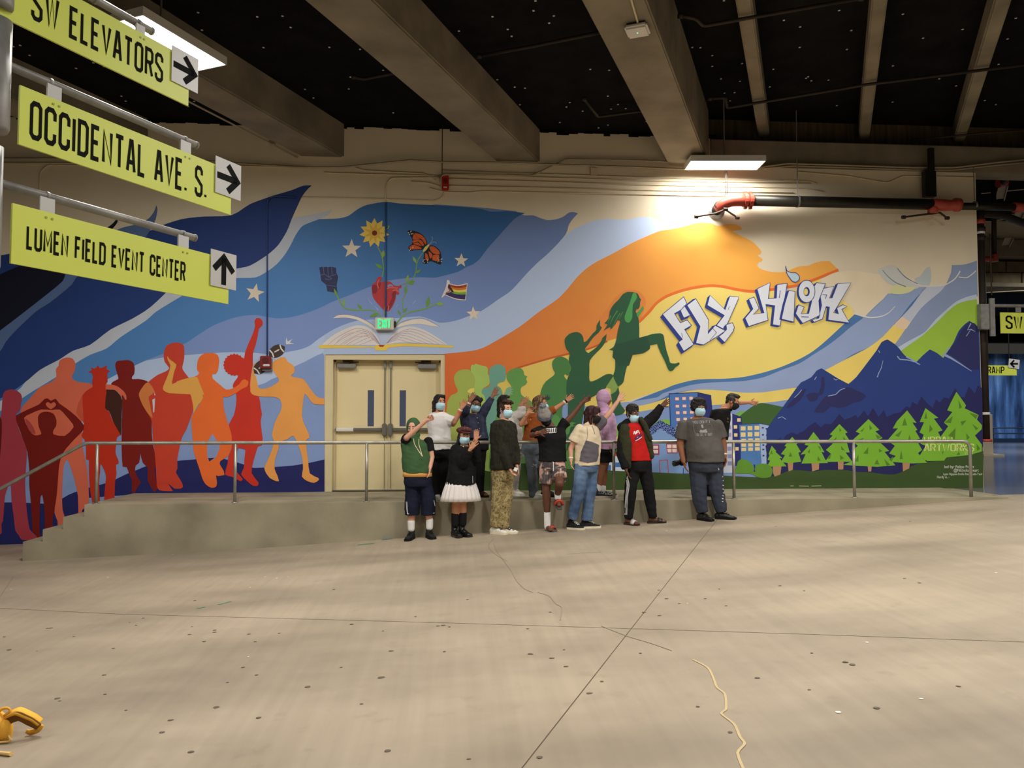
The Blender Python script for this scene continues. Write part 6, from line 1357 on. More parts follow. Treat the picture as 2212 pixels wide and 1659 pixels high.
    # ---------------- prints that lie on a garment
    def decal(s, o, shapes, m, name='print', crop=None, off=.004, parent=None):
        crop = crop or s.crop; me = o.data
        bvh = BVHTree.FromPolygons([v.co.copy() for v in me.vertices], [tuple(p.vertices) for p in me.polygons])
        V = []; Fc = []
        for v2, fs in shapes:
            base = len(V); last = None; ok = []
            for x, y in v2:
                d = ray(*cpx(crop, x, y)).normalized(); hit = bvh.ray_cast(CP, d)
                if hit[0] is None: V.append(None)
                else: V.append(hit[0]-d*off)
            Fc += [tuple(base+i for i in f) for f in fs]
        Fc = [f for f in Fc if all(V[i] is not None for i in f) and max((V[f[0]]-V[i]).length for i in f) < .25]
        used = sorted({i for f in Fc for i in f}); mp_ = {i: k for k, i in enumerate(used)}
        if not Fc: return None
        return from_data(name, [V[i] for i in used], [tuple(mp_[i] for i in f) for f in Fc], m, parent or o)
def rib(s, hw, n=6, closed=False):
    p, sh = parse(s)
    if n == 1 or len(p) == 2:
        e = p+[p[0]] if closed else p; q = [(a[0]+(b[0]-a[0])*k/5, a[1]+(b[1]-a[1])*k/5) for a, b in zip(e[:-1], e[1:]) for k in range(5)]
        if not closed: q.append(p[-1])
    else: q = catmull(p, n, closed, sh)
    return ribbon2d(q, hw, closed)
def polyg(s, step=14):
    """polygon filled with a fine grid so that it can drape"""
    p, _ = parse(s); xs = [a for a, _b in p]; ys = [b for _a, b in p]; V = []; Fc = []; n = len(p)
    def inside(x, y):
        c = False; j = n-1
        for i in range(n):
            if (p[i][1] > y) != (p[j][1] > y) and x < (p[j][0]-p[i][0])*(y-p[i][1])/(p[j][1]-p[i][1])+p[i][0]: c = not c
            j = i
        return c
    idx = {}
    def vid(i, j):
        if (i, j) not in idx: idx[(i, j)] = len(V); V.append((min(xs)+i*step, min(ys)+j*step))
        return idx[(i, j)]
    for i in range(int((max(xs)-min(xs))/step)+1):
        for j in range(int((max(ys)-min(ys))/step)+1):
            if inside(min(xs)+(i+.5)*step, min(ys)+(j+.5)*step): Fc.append((vid(i, j), vid(i, j+1), vid(i+1, j+1), vid(i+1, j)))
    return V, Fc
def text2d(t, x0, y0, x1, y1, hw=.6, gap=2, slant=0.0):
    V, Fc, w = stroke_text(t, hw, gap); return [(x0+v[0]*(x1-x0)/w, y1-v[1]*(y1-y0)/10+slant*(v[0]/w)) for v in V], Fc

# ------------------------------------------------------------------ 1: green hooded vest, arm across the face
m_green = fabric('bottle_green_fleece', (62, 92, 58)); m_blk = fabric('black_cloth', (20, 20, 21), var=.2); m_navy = fabric('navy_mesh', (22, 27, 46), var=.12)
m_cord = mat('cream_drawstring', (214, 200, 160), 0.8); m_sock = fabric('white_sock', (226, 224, 220)); m_shoek = fabric('black_canvas', (34, 34, 34))
p = Person('person in a green hooded vest and navy shorts hiding the face behind a raised forearm', 'X', 10.93, 8, 'fair').start(290, 1560)
p.head(240, 482, -12, 6, 0, 0, None)
p.torso([(250, 590, .075, .07), (262, 640, .185, .10), (272, 720, .185, .125), (278, 820, .190, .135), (280, 900, .185, .13), (285, 970, .170, .125), (290, 1030, .10, .09)])
S, L, W = p.arm((165, 605), (178, 575, -.20), (378, 402, -.30)); p.hand(W, (440, 372, -.32), 1, .2, 1.0, fist=True)
S2, L2, W2 = p.arm((392, 620), (428, 770, -.03), (412, 875, -.10)); p.hand(W2, (400, 940, -.12), -1, .2, .4, hang=-1)
H1, K1, A1 = p.leg((232, 970), (225, 1190), (222, 1455)); H2, K2, A2 = p.leg((342, 970), (385, 1190), (405, 1440))
p.finish()
b = BM(); p.garment_torso(b, 1, 5, .024, [(284, 930, .208, .152)]); g = [p.P(165, 605), p.P(392, 615)]
cap_geo(b, p.P(250, 600), .085, p.P(258, 640), .11)
vest = blob('hooded_vest', b, .010, m_green, p.root, 3, .010, 8, 1)
b = BM(); E_, F_, U_ = p.hE, p.hF, p.hU
ell_geo(b, p.C-F_*.030+U_*.02, (.104, .105, .128), p.HR); cap_geo(b, p.C-U_*.10-F_*.02+E_*.055, .045, p.C-U_*.13+F_*.02+E_*.03, .05); cap_geo(b, p.C-U_*.10-F_*.02-E_*.055, .045, p.C-U_*.13+F_*.02-E_*.03, .05)
blob('hood', b, .009, m_green, vest, 3, .005, 14, 2)
for s0, l0, t0 in ((S, L, .75), (S2, L2, .60)):
    b = BM(); cap_geo(b, s0, .072, s0.lerp(l0, t0), .068, flat=True); blob('tee_sleeve', b, .009, m_blk, p.root, 3, .004, 14)
b = BM(); loft_geo(b, [(p.P(282, 905), p.E, p.F, .200, .148), (p.P(284, 962), p.E, p.F, .207, .155)]); obj('tee_hem', b, fabric('orange_hem', (226, 168, 92)), p.root, True)
b = BM(); loft_geo(b, [(p.P(285, 945), p.E, p.F, .195, .145), (p.P(290, 1020), p.E, p.F, .20, .15), (p.P(295, 1060), p.E, p.F, .19, .14)])
for H, K, x2 in ((H1, K1, 232), (H2, K2, 392)): cap_geo(b, H, .108, p.P(x2, 1190), .105); cap_geo(b, p.P(x2, 1190), .108, p.P(x2, 1345), .106, flat=True)
sh = blob('shorts', b, .010, m_navy, p.root, 3, .010, 7, 3)
p.decal(sh, [rib('172,1215 178,1290 186,1340', 3), rib('180,1215 188,1335', 2), rib('448,1200 462,1270 475,1332', 3), rib('440,1330 480,1322', 3), rib('183,1338 200,1335', 3)], mat('trim_white', (214, 214, 214), .7), 'side_trim')
p.decal(vest, [rib('245,585 255,640 290,700 335,765', 3.5), rib('300,590 298,640 315,700 332,760', 3.5)], m_cord, 'drawstring')
for A, t in ((A1, (-.25, -.9)), (A2, (.3, -.85))):
    b = BM(); cap_geo(b, A+V3((0, 0, .055)), .054, A-V3((0, 0, .04)), .050); blob('sock', b, .008, m_sock, p.root, 2)
    p.shoe(A, t, m_shoek, m_blk, lace=m_blk)

# ------------------------------------------------------------------ 2: white tee, both arms reaching right
m_tee = fabric('white_cotton', (218, 212, 208), var=.03)
p = Person('person with long black hair in a white tee reaching right in front of the door', 'X', 11.55, 40, 'tan', 'walk').start(510, 1175)
p.head(503, 228, 30, 0, 3, 0, 'blue')
p.hair(m_hairk, Person.SHORT+[((-.065, -.02, .04), .032, (-.075, -.03, -.17), .022), ((.062, -.03, .04), .03, (.068, -.03, -.12), .018), ((0, -.085, .02), .05, (-.01, -.075, -.20), .035), ((-.04, -.075, .0), .045, (-.06, -.06, -.24), .022), ((-.045, .05, .10), .028, (-.072, .045, .0), .016), ((.045, .05, .10), .026, (.072, .035, .02), .014)])
p.torso([(490, 320, .07, .065), (500, 360, .165, .09), (502, 440, .165, .11), (504, 540, .150, .105), (506, 640, .16, .11), (508, 700, .155, .115), (512, 760, .10, .09)])
S, L, W = p.arm((575, 375), (648, 425, -.05), (722, 285, -.08)); p.hand(W, (770, 200, -.08), 1, .3, .5)
S2, L2, W2 = p.arm((440, 365, .05), (640, 445, .12), (712, 330, .1)); p.hand(W2, (760, 235, .1), -1, .2, .6)
H1, K1, A1 = p.leg((470, 720), (480, 930), (492, 1150)); H2, K2, A2 = p.leg((550, 720), (560, 930), (570, 1150, .03)); p.foot_skin(A2, (.5, -.8)); p.finish()
b = BM(); p.garment_torso(b, 1, 6, .030, [(506, 690, .19, .15)]); cap_geo(b, S-V3((.045, 0, .0)), .084, S.lerp(L, .85), .086, flat=True); cap_geo(b, S2, 0.065, S2.lerp(L2, .4), .075, flat=True)
tee = blob('tee_shirt', b, .010, m_tee, p.root, 3, .012, 8, 4)
b = BM(); loft_geo(b, [(p.P(508, 675), p.E, p.F, .172, .13), (p.P(512, 740), p.E, p.F, .18, .135), (p.P(515, 780), p.E, p.F, .17, .13)])
for H, K, A, x2 in ((H1, K1, A1, 480), (H2, K2, A2, 565)): cap_geo(b, H, .095, K, .092); cap_geo(b, K, .092, p.P(x2, 1150), .088, flat=True)
blob('wide_trousers', b, .011, m_blk, p.root, 3, .010, 6, 5)
p.shoe(A1, (-.1, -1), fabric('white_sneaker', (206, 202, 194)), m_sock, lace=m_blk); p.slide(A2, (.5, -.8), fabric('brown_sandal', (52, 34, 26)), fabric('brown_sandal', (52, 34, 26)))
p.wristband(W, L, mat('paper_band', (226, 218, 200), .6)); p.wristband(W, L, mat('orange_band', (226, 84, 44), .5), 'orange_wristband', .035)

# ------------------------------------------------------------------ 3: dark blue shirt, glasses, arms up
m_denim = mat_ramp('dark_blue_shirt_cloth', [(.35, (38, 42, 62)), (.65, (58, 62, 84))], 5, .85, 4, bump=.3, stretch=(4, 4, .6))
p = Person('person with glasses in a dark blue button shirt raising both arms', 'X', 11.82, 14, 'brown', 'walk').start(890, 1150)
p.head(862, 250, 14, 4, 8, 0, 'blue')
p.hair(m_hairk, Person.SHORT+[(0, -.03, .06, .094, .10, .088), (-.06, .03, .08, .045, .045, .04), (.05, .045, .085, .05, .04, .035), (-.085, -.03, .02, .035, .05, .06)], amp=.02, sc=40)
b = BM()
for sd in (-1, 1):
    c = p.C+p.hE*.034*sd+p.hU*.012+p.hF*.103; add_tube(b, [c+(p.hE*math.cos(t)*.026+p.hU*math.sin(t)*.020) for t in np.linspace(0, 2*PI, 15)], .0035, 6); add_tube(b, [c+p.hE*.026*sd, p.C+p.hE*.082*sd+p.hU*.012], .003, 5)
add_tube(b, [p.C+p.hE*d+p.hU*.014+p.hF*.106 for d in (-.008, .008)], .003, 5); obj('glasses', b, mat('glasses_frame', (20, 18, 20), .3), p.root)
p.torso([(845, 335, .075, .07), (835, 370, .175, .10), (842, 440, .175, .12), (858, 520, .160, .115), (875, 580, .165, .12), (882, 640, .155, .12), (885, 700, .10, .09)])
S, L, W = p.arm((750, 340), (765, 300, -.22), (806, 215, -.24)); p.hand(W, (862, 125, -.22), 1, .25, .1)
S2, L2, W2 = p.arm((925, 345), (988, 245, -.05), (1035, 160, -.05)); p.hand(W2, (1100, 45, -.05), -1, .3, .1)
H1, K1, A1 = p.leg((850, 660), (880, 890), (868, 1120)); H2, K2, A2 = p.leg((915, 660), (905, 890), (905, 1120)); p.foot_skin(A1, (.1, -1)); p.foot_skin(A2, (.6, -.8)); p.finish()
b = BM(); p.garment_torso(b, 1, 5, .026, [(885, 585, .19, .15)]); cap_geo(b, S, .078, L, .072); cap_geo(b, L, .072, L.lerp(W, .45), .06, flat=True); cap_geo(b, S2, .076, L2, .062); cap_geo(b, L2, .062, L2.lerp(W2, .75), .050, flat=True)
shirt = blob('button_shirt', b, .010, m_denim, p.root, 3, .014, 9, 6)
p.decal(shirt, [rib('880,345 890,430 905,500 920,560', 1.6)], mat('placket_line', (24, 26, 40), .8), 'placket'); p.decal(shirt, [polyg(circ(x, y, 4, None, 8), 3) for x, y in ((880, 380), (890, 430), (900, 490))], mat('pale_button', (170, 172, 180), .4), 'buttons')
b = BM(); loft_geo(b, [(p.P(880, 575), p.E, p.F, .168, .13), (p.P(885, 650), p.E, p.F, .175, .135), (p.P(886, 700), p.E, p.F, .165, .13)])
for H, K, A in ((H1, K1, A1), (H2, K2, A2)): cap_geo(b, H, .098, K, .080); cap_geo(b, K, .080, A-V3((0, 0, .045)), .060, flat=True)
blob('trousers', b, .011, m_blk, p.root, 3, .010, 6, 7)
m_sand = fabric('brown_sandal', (52, 34, 26)); p.slide(A1, (.1, -1), m_sand, m_sand); p.slide(A2, (.6, -.8), m_sand, m_sand)
p.wristband(W, L, mat('paper_band', (226, 218, 200), .6))

# ------------------------------------------------------------------ 4: black jacket, white skirt, newsboy cap
m_skirt = fabric('white_skirt', (222, 216, 212), var=.03); m_cap = mat_ramp('rust_tweed', [(.35, (70, 36, 34)), (.65, (112, 66, 60))], 40, .95, 3, bump=.5); m_leather = mat('black_leather', (22, 21, 20), .32, var=.1, spec=.6)
p = Person('person in a black jacket, white pleated skirt, black boots and a dark red cap', 'X', 10.88, 14, 'tan').start(720, 1530)
p.head(750, 568, 14, 2, 4, 0, 'blue', k=.96)
p.hair(m_hairk, [(0, -.03, .02, .088, .09, .085), ((-.07, -.01, .03), .03, (-.085, -.02, -.12), .03), ((.07, -.02, .02), .026, (.08, -.02, -.10), .025), ((0, -.08, .0), .06, (0, -.08, -.14), .05), ((-.05, -.05, -.02), .05, (-.07, -.04, -.14), .04), ((-.03, .06, .075), .022, (.04, .06, .075), .022)])
b = BM(); C, E_, F_, U_ = p.C, p.hE, p.hF, p.hU
ell_geo(b, C+U_*.085-F_*.02, (.118, .115, .055), p.HR); ell_geo(b, C+U_*.10+F_*.01, (.10, .10, .045), p.HR); cp_ = blob('newsboy_cap', b, .008, m_cap, p.root, 2, .004, 20)
b = BM(); ell_geo(b, C+U_*.062+F_*.098, (.075, .045, .012), p.HR); blob('cap_brim', b, .006, m_cap, cp_, 2)
b = BM(); ell_geo(b, C+U_*.148-F_*.005, (.012, .012, .010), p.HR, 8, 6); obj('cap_button', b, m_cap, cp_, True)
p.torso([(745, 655, .065, .06), (742, 690, .150, .09), (738, 760, .155, .11), (730, 850, .145, .105), (725, 950, .16, .115), (722, 1040, .17, .12), (720, 1110, .10, .09)])
S, L, W = p.arm((672, 700), (740, 830, -.15), (812, 690, -.26)); p.hand(W, (862, 625, -.26), 1, .7, .1)
S2, L2, W2 = p.arm((835, 700), (872, 790, -.06), (866, 600, -.16)); p.hand(W2, (872, 510, -.16), -1, .2, .1)
H1, K1, A1 = p.leg((680, 1060), (665, 1240), (660, 1440), (.082, .056, .042)); H2, K2, A2 = p.leg((750, 1060), (735, 1240), (735, 1430), (.082, .056, .042)); p.finish()
b = BM(); p.garment_torso(b, 1, 6, .042, None); cap_geo(b, S, .085, L, .085); cap_geo(b, L, .085, W.lerp(L, .08), .058, flat=True); cap_geo(b, S2, .085, L2, .078); cap_geo(b, L2, .075, W2.lerp(L2, .12), .052, flat=True)
jk = blob('jacket', b, .010, m_blk, p.root, 3, .014, 8, 8)
p.decal(jk, [rib('697,630 720,650 745,668', 4)], m_cord, 'collar_edge'); p.decal(jk, [rib('834,960 836,1050', 2)], mat('zip_white', (200, 200, 200), .5), 'zip')
b = BM(); rg = []
for i, (y, w) in enumerate(((1015, .20), (1060, .225), (1110, .25), (1160, .27), (1205, .283))): rg.append((p.P(716, y), p.E, p.F, w, w*.72))
loft_geo(b, rg, 128, 2.0, 22, .040); obj('pleated_skirt', b, m_skirt, p.root, True)
for A, t in ((A1, (.35, -.9)), (A2, (.55, -.8))):
    b = BM(); cap_geo(b, A+V3((0, 0, .125)), .061, A, .054, flat=False); blob('black_sock', b, .008, m_blk, p.root, 2); p.shoe(A, t, m_leather, m_leather, boot=.05, name='boot', sole_h=.034)

# ------------------------------------------------------------------ 5: dark sweater, camouflage trousers
m_swt = mat_ramp('olive_black_knit', [(.35, (28, 28, 20)), (.65, (46, 45, 32))], 6, .95, 4, bump=.5, stretch=(14, 14, 1)); m_camo = mat_ramp('camouflage', [(0, (112, 100, 66)), (.40, (158, 140, 98)), (.52, (104, 98, 62)), (.57, (148, 126, 84)), (.66, (82, 66, 46))], 15, .9, 5, True, bump=.2, dist=.25)
m_brn = mat_ramp('brown_hair', [(.3, (34, 20, 14)), (.7, (70, 44, 30))], 30, .5, 4, bump=.5)
p = Person('person with short brown hair in a dark sweater and camouflage trousers', 'X', 10.90, 38, 'fair').start(1140, 1490)
p.head(1165, 300, 36, 0, 0, 0, 'blue')
p.hair(m_brn, Person.SHORT+[(.0, .055, .115, .06, .045, .03), (.03, .06, .10, .05, .04, .03), (-.03, .03, .12, .06, .06, .03)], amp=.014, sc=35)
p.torso([(1142, 395, .07, .065), (1138, 440, .175, .10), (1140, 530, .180, .125), (1142, 650, .165, .12), (1142, 770, .165, .12), (1140, 880, .165, .125), (1142, 960, .10, .09)])
S, L, W = p.arm((1205, 470, .06), (1250, 680, .02), (1272, 850, -.06)); p.hand(W, (1288, 930, -.06), -1, .2, .5, hang=-1)
S2, L2, W2 = p.arm((1075, 460, -.06), (1130, 700, -.14), (1200, 880, -.20)); p.hand(W2, (1240, 950, -.2), 1, .2, .8, hang=1)
H1, K1, A1 = p.leg((1105, 900, -.03), (1085, 1160, -.04), (1062, 1430, -.02)); H2, K2, A2 = p.leg((1170, 900, .03), (1170, 1170, .0), (1140, 1440, -.04)); p.finish()
b = BM(); p.garment_torso(b, 1, 6, .030, [(1140, 895, .185, .145)]); cap_geo(b, S, .080, L, .070); cap_geo(b, L, .070, W.lerp(L, .03), .052, flat=True); cap_geo(b, S2, .085, L2, .078); cap_geo(b, L2, .078, W2.lerp(L2, -.05), .055, flat=True)
blob('sweater', b, .010, m_swt, p.root, 3, .014, 8, 9)
b = BM(); loft_geo(b, [(p.P(1142, 880), p.E, p.F, .172, .135), (p.P(1140, 950), p.E, p.F, .178, .14), (p.P(1138, 1000), p.E, p.F, .16, .13)])
for H, K, A in ((H1, K1, A1), (H2, K2, A2)): cap_geo(b, H, .108, K, .096); cap_geo(b, K, .096, A-V3((0, 0, .045)), .082, flat=True)
blob('cargo_trousers', b, .011, m_camo, p.root, 3, .016, 8, 10)
b = BM(); add_box(b, p.P(1262, 893, -.22), (.05, .01, .05), Matrix.Rotation(.4, 3, 'Y')); obj('white_card', b, mat('white_card', (226, 226, 230), .5), p.root)
m_snk = fabric('white_leather_sneaker', (218, 212, 198)); m_snk2 = mat('sneaker_black_panel', (36, 36, 36), .5)
for A, t in ((A1, (.55, -.5)), (A2, (.95, -.35))):
    q = p.shoe(A, t, m_snk, mat('cream_sole', (224, 214, 188), .6), lace=m_snk2, L=.30)
    p.decal(q, [polyg('1150,1475 1190,1462 1225,1490 1200,1500', 6), polyg('1225,1490 1270,1486 1282,1500 1230,1502', 5)] if A is A2 else [polyg('1030,1458 1055,1452 1060,1475', 5)], m_snk2, 'black_panel')

# ------------------------------------------------------------------ 6: white sweater, mostly hidden
m_wsw = fabric('cream_knit', (206, 200, 192), var=.06, sc=20, bump=.6)
p = Person('person with long black hair in a cream knit sweater behind the dark sweater', 'Y', 11.95, 50, 'mid', 'walk').start(290, 1150)
p.head(228, 232, 55, 0, 0, 0, None)
p.hair(m_hairk, Person.SHORT+[((0, -.08, .03), .055, (-.02, -.085, -.20), .04), ((-.06, -.02, .03), .035, (-.07, -.05, -.22), .025), ((.05, -.05, .03), .035, (.05, -.07, -.18), .025), ((-.03, .05, .1), .025, (-.07, .04, .0), .015)])
p.torso([(258, 320, .07, .065), (275, 360, .155, .09), (290, 440, .155, .11), (310, 540, .145, .105), (325, 620, .155, .11), (330, 700, .15, .11), (330, 760, .10, .09)])
S, L, W = p.arm((315, 365), (395, 345, -.05), (400, 240, -.05)); p.hand(W, (470, 180, -.05), 1, .3, .1)
S2, L2, W2 = p.arm((270, 370, .1), (385, 370, .16), (405, 290, .15)); p.hand(W2, (475, 245, .15), -1, .4, .2)
H1, K1, A1 = p.leg((300, 720), (300, 930), (300, 1130)); H2, K2, A2 = p.leg((345, 720), (335, 930), (325, 1120)); p.finish()
b = BM(); p.garment_torso(b, 1, 6, .034, [(335, 690, .185, .145)]); cap_geo(b, S, .080, L, .080); cap_geo(b, L, .080, L.lerp(W, .72), .066, flat=True); cap_geo(b, S2, .078, L2, .075); cap_geo(b, L2, .07, L2.lerp(W2, .6), .06, flat=True)
blob('knit_sweater', b, .010, m_wsw, p.root, 3, .012, 9, 11)
b = BM(); loft_geo(b, [(p.P(330, 680), p.E, p.F, .165, .125), (p.P(330, 740), p.E, p.F, .168, .13), (p.P(328, 780), p.E, p.F, .15, .12)])
for H, K, A in ((H1, K1, A1), (H2, K2, A2)): cap_geo(b, H, .095, K, .075); cap_geo(b, K, .075, A-V3((0, 0, .045)), .06, flat=True)
blob('trousers', b, .012, fabric('pale_trousers', (188, 184, 178)), p.root, 3, .01, 7)
for A in (A1, A2): p.shoe(A, (.7, -.7), m_snk, m_sock, lace=m_sock)

# ------------------------------------------------------------------ 7: rust top, blonde-streaked hair, jeans
m_rustc = fabric('rust_jersey', (146, 76, 30), var=.12); m_jean = mat_ramp('washed_grey_jeans', [(.3, (70, 80, 92)), (.7, (118, 128, 138))], 4, .9, 5, bump=.3)
m_blond = mat_ramp('streaked_hair', [(.36, (44, 28, 20)), (.52, (88, 60, 38)), (.66, (186, 150, 100))], 9, .5, 4, bump=.4, stretch=(16, 16, 1.0))
p = Person('person with long streaked hair in a rust top and ripped jeans pointing right', 'Y', 11.62, 62, 'tan', 'walk').start(530, 1150)
p.head(590, 240, 68, 0, -6, 0, 'blue')
p.hair(m_blond, Person.SHORT+[(0, -.02, .05, .088, .10, .09), ((0, -.08, .04), .06, (-.03, -.07, -.32), .030), ((-.07, -.02, .03), .034, (-.115, -.03, -.36), .022), ((-.06, -.06, .0), .045, (-.11, -.09, -.38), .024), ((-.07, .02, .08), .028, (-.10, .0, -.22), .018), ((.05, -.05, 0), .045, (.05, -.06, -.28), .025)], amp=.008, sc=30)
p.torso([(545, 330, .068, .062), (530, 375, .155, .09), (520, 460, .150, .11), (505, 545, .130, .10), (495, 610, .145, .11), (492, 690, .155, .12), (495, 750, .10, .09)])
S, L, W = p.arm((630, 345, -.02), (735, 290, -.02), (842, 215, -.02)); p.hand(W, (935, 140, -.02), 1, .4, .1)
S2, L2, W2 = p.arm((490, 400, -.10), (395, 445, -.16), (462, 335, -.22)); p.hand(W2, (508, 275, -.22), -1, .2, .5, point=True)
H1, K1, A1 = p.leg((480, 690, -.04), (505, 890, -.05), (520, 1130, -.03)); H2, K2, A2 = p.leg((530, 690, .06), (600, 900, .06), (655, 1130, .05)); p.finish()
b = BM(); p.garment_torso(b, 1, 5, .022, None); cap_geo(b, S, 0.058, S.lerp(L, .95), .062, flat=True); cap_geo(b, S2, 0.058, S2.lerp(L2, .5), .060, flat=True)
blob('rust_top', b, .010, m_rustc, p.root, 3, .010, 9, 12)
b = BM(); loft_geo(b, [(p.P(494, 605), p.E, p.F, .152, .118), (p.P(492, 690), p.E, p.F, .168, .135), (p.P(495, 740), p.E, p.F, .15, .125)])
for H, K, A in ((H1, K1, A1), (H2, K2, A2)): cap_geo(b, H, .104, K, .080); cap_geo(b, K, .080, A-V3((0, 0, .045)), .070, flat=True)
jn = blob('jeans', b, .011, m_jean, p.root, 3, .010, 8, 13)
p.decal(jn, [rib('510,840 530,852 552,848', 5), rib('540,862 560,880', 4), rib('500,860 520,866', 3)], mat('pale_threads', (190, 190, 188), .9), 'ripped_threads')
p.shoe(A1, (.6, -.6), m_snk, m_sock, lace=m_sock); p.shoe(A2, (.9, -.3), m_shoek, m_blk)
p.wristband(W, L, mat('paper_band', (226, 218, 200), .6)); p.wristband(W, L, m_blk, 'watch', -.03, .03)

# ------------------------------------------------------------------ 8: black tee, beanie, leaning back with one foot up
m_bean = fabric('grey_beanie_knit', (150, 146, 142), sc=30, bump=.7); m_palm = mat_ramp('palm_print', [(.0, (206, 172, 154)), (.47, (192, 156, 140)), (.53, (92, 84, 84)), (.62, (74, 68, 70))], 9, .85, 5, bump=.2, dist=.4)
p = Person('person in a grey beanie and palm shorts with one foot on the kerb', 'Y', 10.86, 0, 'dark').start(690, 1490)
p.head(634, 372, 14, 40, -22, -.03, 'black', False, .98, nk=p.P(690, 462, .02))
b = BM(); E_, F_, U_ = p.hE, p.hF, p.hU
ell_geo(b, p.C+U_*.045-F_*.012, (.094, .106, .102), p.HR); ell_geo(b, p.C+U_*.10-F_*.03, (.075, .085, .085), p.HR); bn = blob('beanie', b, .008, m_bean, p.root, 2, .004, 30)
b = BM(); R = [p.C+U_*(.018+.004*math.cos(t))+E_*.094*math.sin(t)+F_*(-.008+.108*math.cos(t)) for t in np.linspace(0, 2*PI, 25)]
add_tube(b, R, .020, 8, False); obj('beanie_band', b, fabric('slate_band', (74, 78, 90)), bn, True)
b = BM(); ell_geo(b, p.C+U_*.185-F_*.035, (.045, .045, .04), p.HR); blob('pompom', b, .007, fabric('grey_pompom', (120, 122, 130)), bn, 1, .02, 60)
p.torso([(690, 465, .075, .068, .02), (695, 495, .180, .10), (700, 570, .185, .12), (705, 680, .170, .115), (708, 780, .170, .12), (710, 840, .16, .12), (710, 900, .10, .09)])
S, L, W = p.arm((800, 470), (912, 345), (1010, 220)); p.hand(W, (1108, 165), 1, .2, .15, point=True)
S2, L2, W2 = p.arm((590, 505), (500, 555, -.06), (572, 532, -.20)); p.hand(W2, (640, 512, -.22), -1, .4, .2)
H1, K1, A1 = p.leg((650, 880), (645, 1100, -.04), (655, 1330)); H2, K2, A2 = p.leg((765, 880), (778, 1035, -.26), (758, 1140, -.02)); p.foot_skin(A1, (.25, -1))
gk = p.P(758, 1215, .0).z
b8 = p.body; cap_geo(b8, A2, .040, V3((A2.x, A2.y-.02, gk+.05)), .04); cap_geo(b8, V3((A2.x, A2.y+.04, gk+.045)), .036, V3((A2.x, A2.y-.15, gk-.03)), .032)
p.finish()
b = BM(); p.garment_torso(b, 1, 5, .024, [(708, 812, .205, .15)]); cap_geo(b, S, 0.071, S.lerp(L, .42), .082, flat=True); cap_geo(b, S2, 0.069, S2.lerp(L2, .75), .078, flat=True)
te = blob('black_tee', b, .010, m_blk, p.root, 3, .010, 8, 14)
q = [rib('%d,%d %d,%d %d,%d %d,%d' % (x, 492-.10*(x-620), x+13, 491-.10*(x-620), x+15, 534-.08*(x-620), x+2, 536-.08*(x-620)), 2.2, 1, True) for x in range(620, 745, 18)]
p.decal(te, q, mat('white_print', (222, 220, 218), .6), 'chest_print')
b = BM(); loft_geo(b, [(p.P(708, 800), p.E, p.F, .175, .13), (p.P(710, 860), p.E, p.F, .19, .14), (p.P(710, 900), p.E, p.F, .18, .14)])
cap_geo(b, H1, .112, p.P(642, 1040, -.03), .104, flat=True); cap_geo(b, H2, .112, p.P(776, 985, -.20), .108, flat=True); so = blob('print_shorts', b, .010, m_palm, p.root, 3, .010, 8, 15)
p.decal(so, [rib('590,1062 640,1068 712,1052', 10), rib('722,975 775,985 828,985', 9)], mat('grey_hem', (92, 90, 94), .8), 'hem_band')
tr = []
for x, y0, y1 in ((610, 1040, 880), (640, 1040, 860), (665, 1045, 900), (690, 1030, 870), (745, 965, 860), (770, 960, 880), (800, 970, 870), (820, 965, 890)):
    tr.append(rib('%d,%d %d,%d' % (x, y0, x+6, y1), 2.2)); tr += [rib('%d,%d %.0f,%.0f' % (x+6, y1, x+6+24*math.cos(a), y1-16*math.sin(a)), 3.5) for a in (.1, .9, 1.6, 2.3, 3.0)]
p.decal(so, tr, mat('palm_ink', (64, 56, 58), .8), 'palm_trees'); p.decal(so, [rib('715,808 716,850 716,910', 3.5), rib('700,815 725,830', 3)], m_sock, 'drawstring')
b = BM(); cap_geo(b, A1, .050, A1-V3((0, 0, .19)), .047); blob('sock', b, .008, m_sock, p.root, 2); b = BM(); cap_geo(b, A2+V3((0, 0, .03)), .050, V3((A2.x, A2.y-.02, gk+.06)), .047); blob('sock', b, .008, m_sock, p.root, 2)
m_sl = mat('grey_slide', (84, 80, 80), .6); m_slr = mat('red_strap', (176, 52, 40), .5)
A1g = V3((A1.x+.03, A1.y, 0)); p.slide(A1g, (.3, -1), m_sl, m_slr)
b = BM(); q0, q1 = V3((A2.x, A2.y+.10, gk+.02)), V3((A2.x+.01, A2.y-.19, gk-.07)); dd = (q1-q0).normalized(); sdv = dd.cross(V3((0, 0, 1))).normalized(); nv = sdv.cross(dd)
add_prism(b, [q0-sdv*.035, q0+sdv*.035, q0.lerp(q1, .7)+sdv*.048, q1+sdv*.03, q1-sdv*.03, q0.lerp(q1, .7)-sdv*.048], nv*-.028); so2 = obj('slide', b, m_sl, p.root)
b = BM(); cc = q0.lerp(q1, .62); add_tube(b, [cc+sdv*math.cos(a)*.052+nv*math.sin(a)*.066 for a in np.linspace(0, PI, 9)], .022, 8); obj('strap', b, m_slr, so2, True)
p.wristband(W2, L2, mat('orange_band', (226, 84, 44), .5))

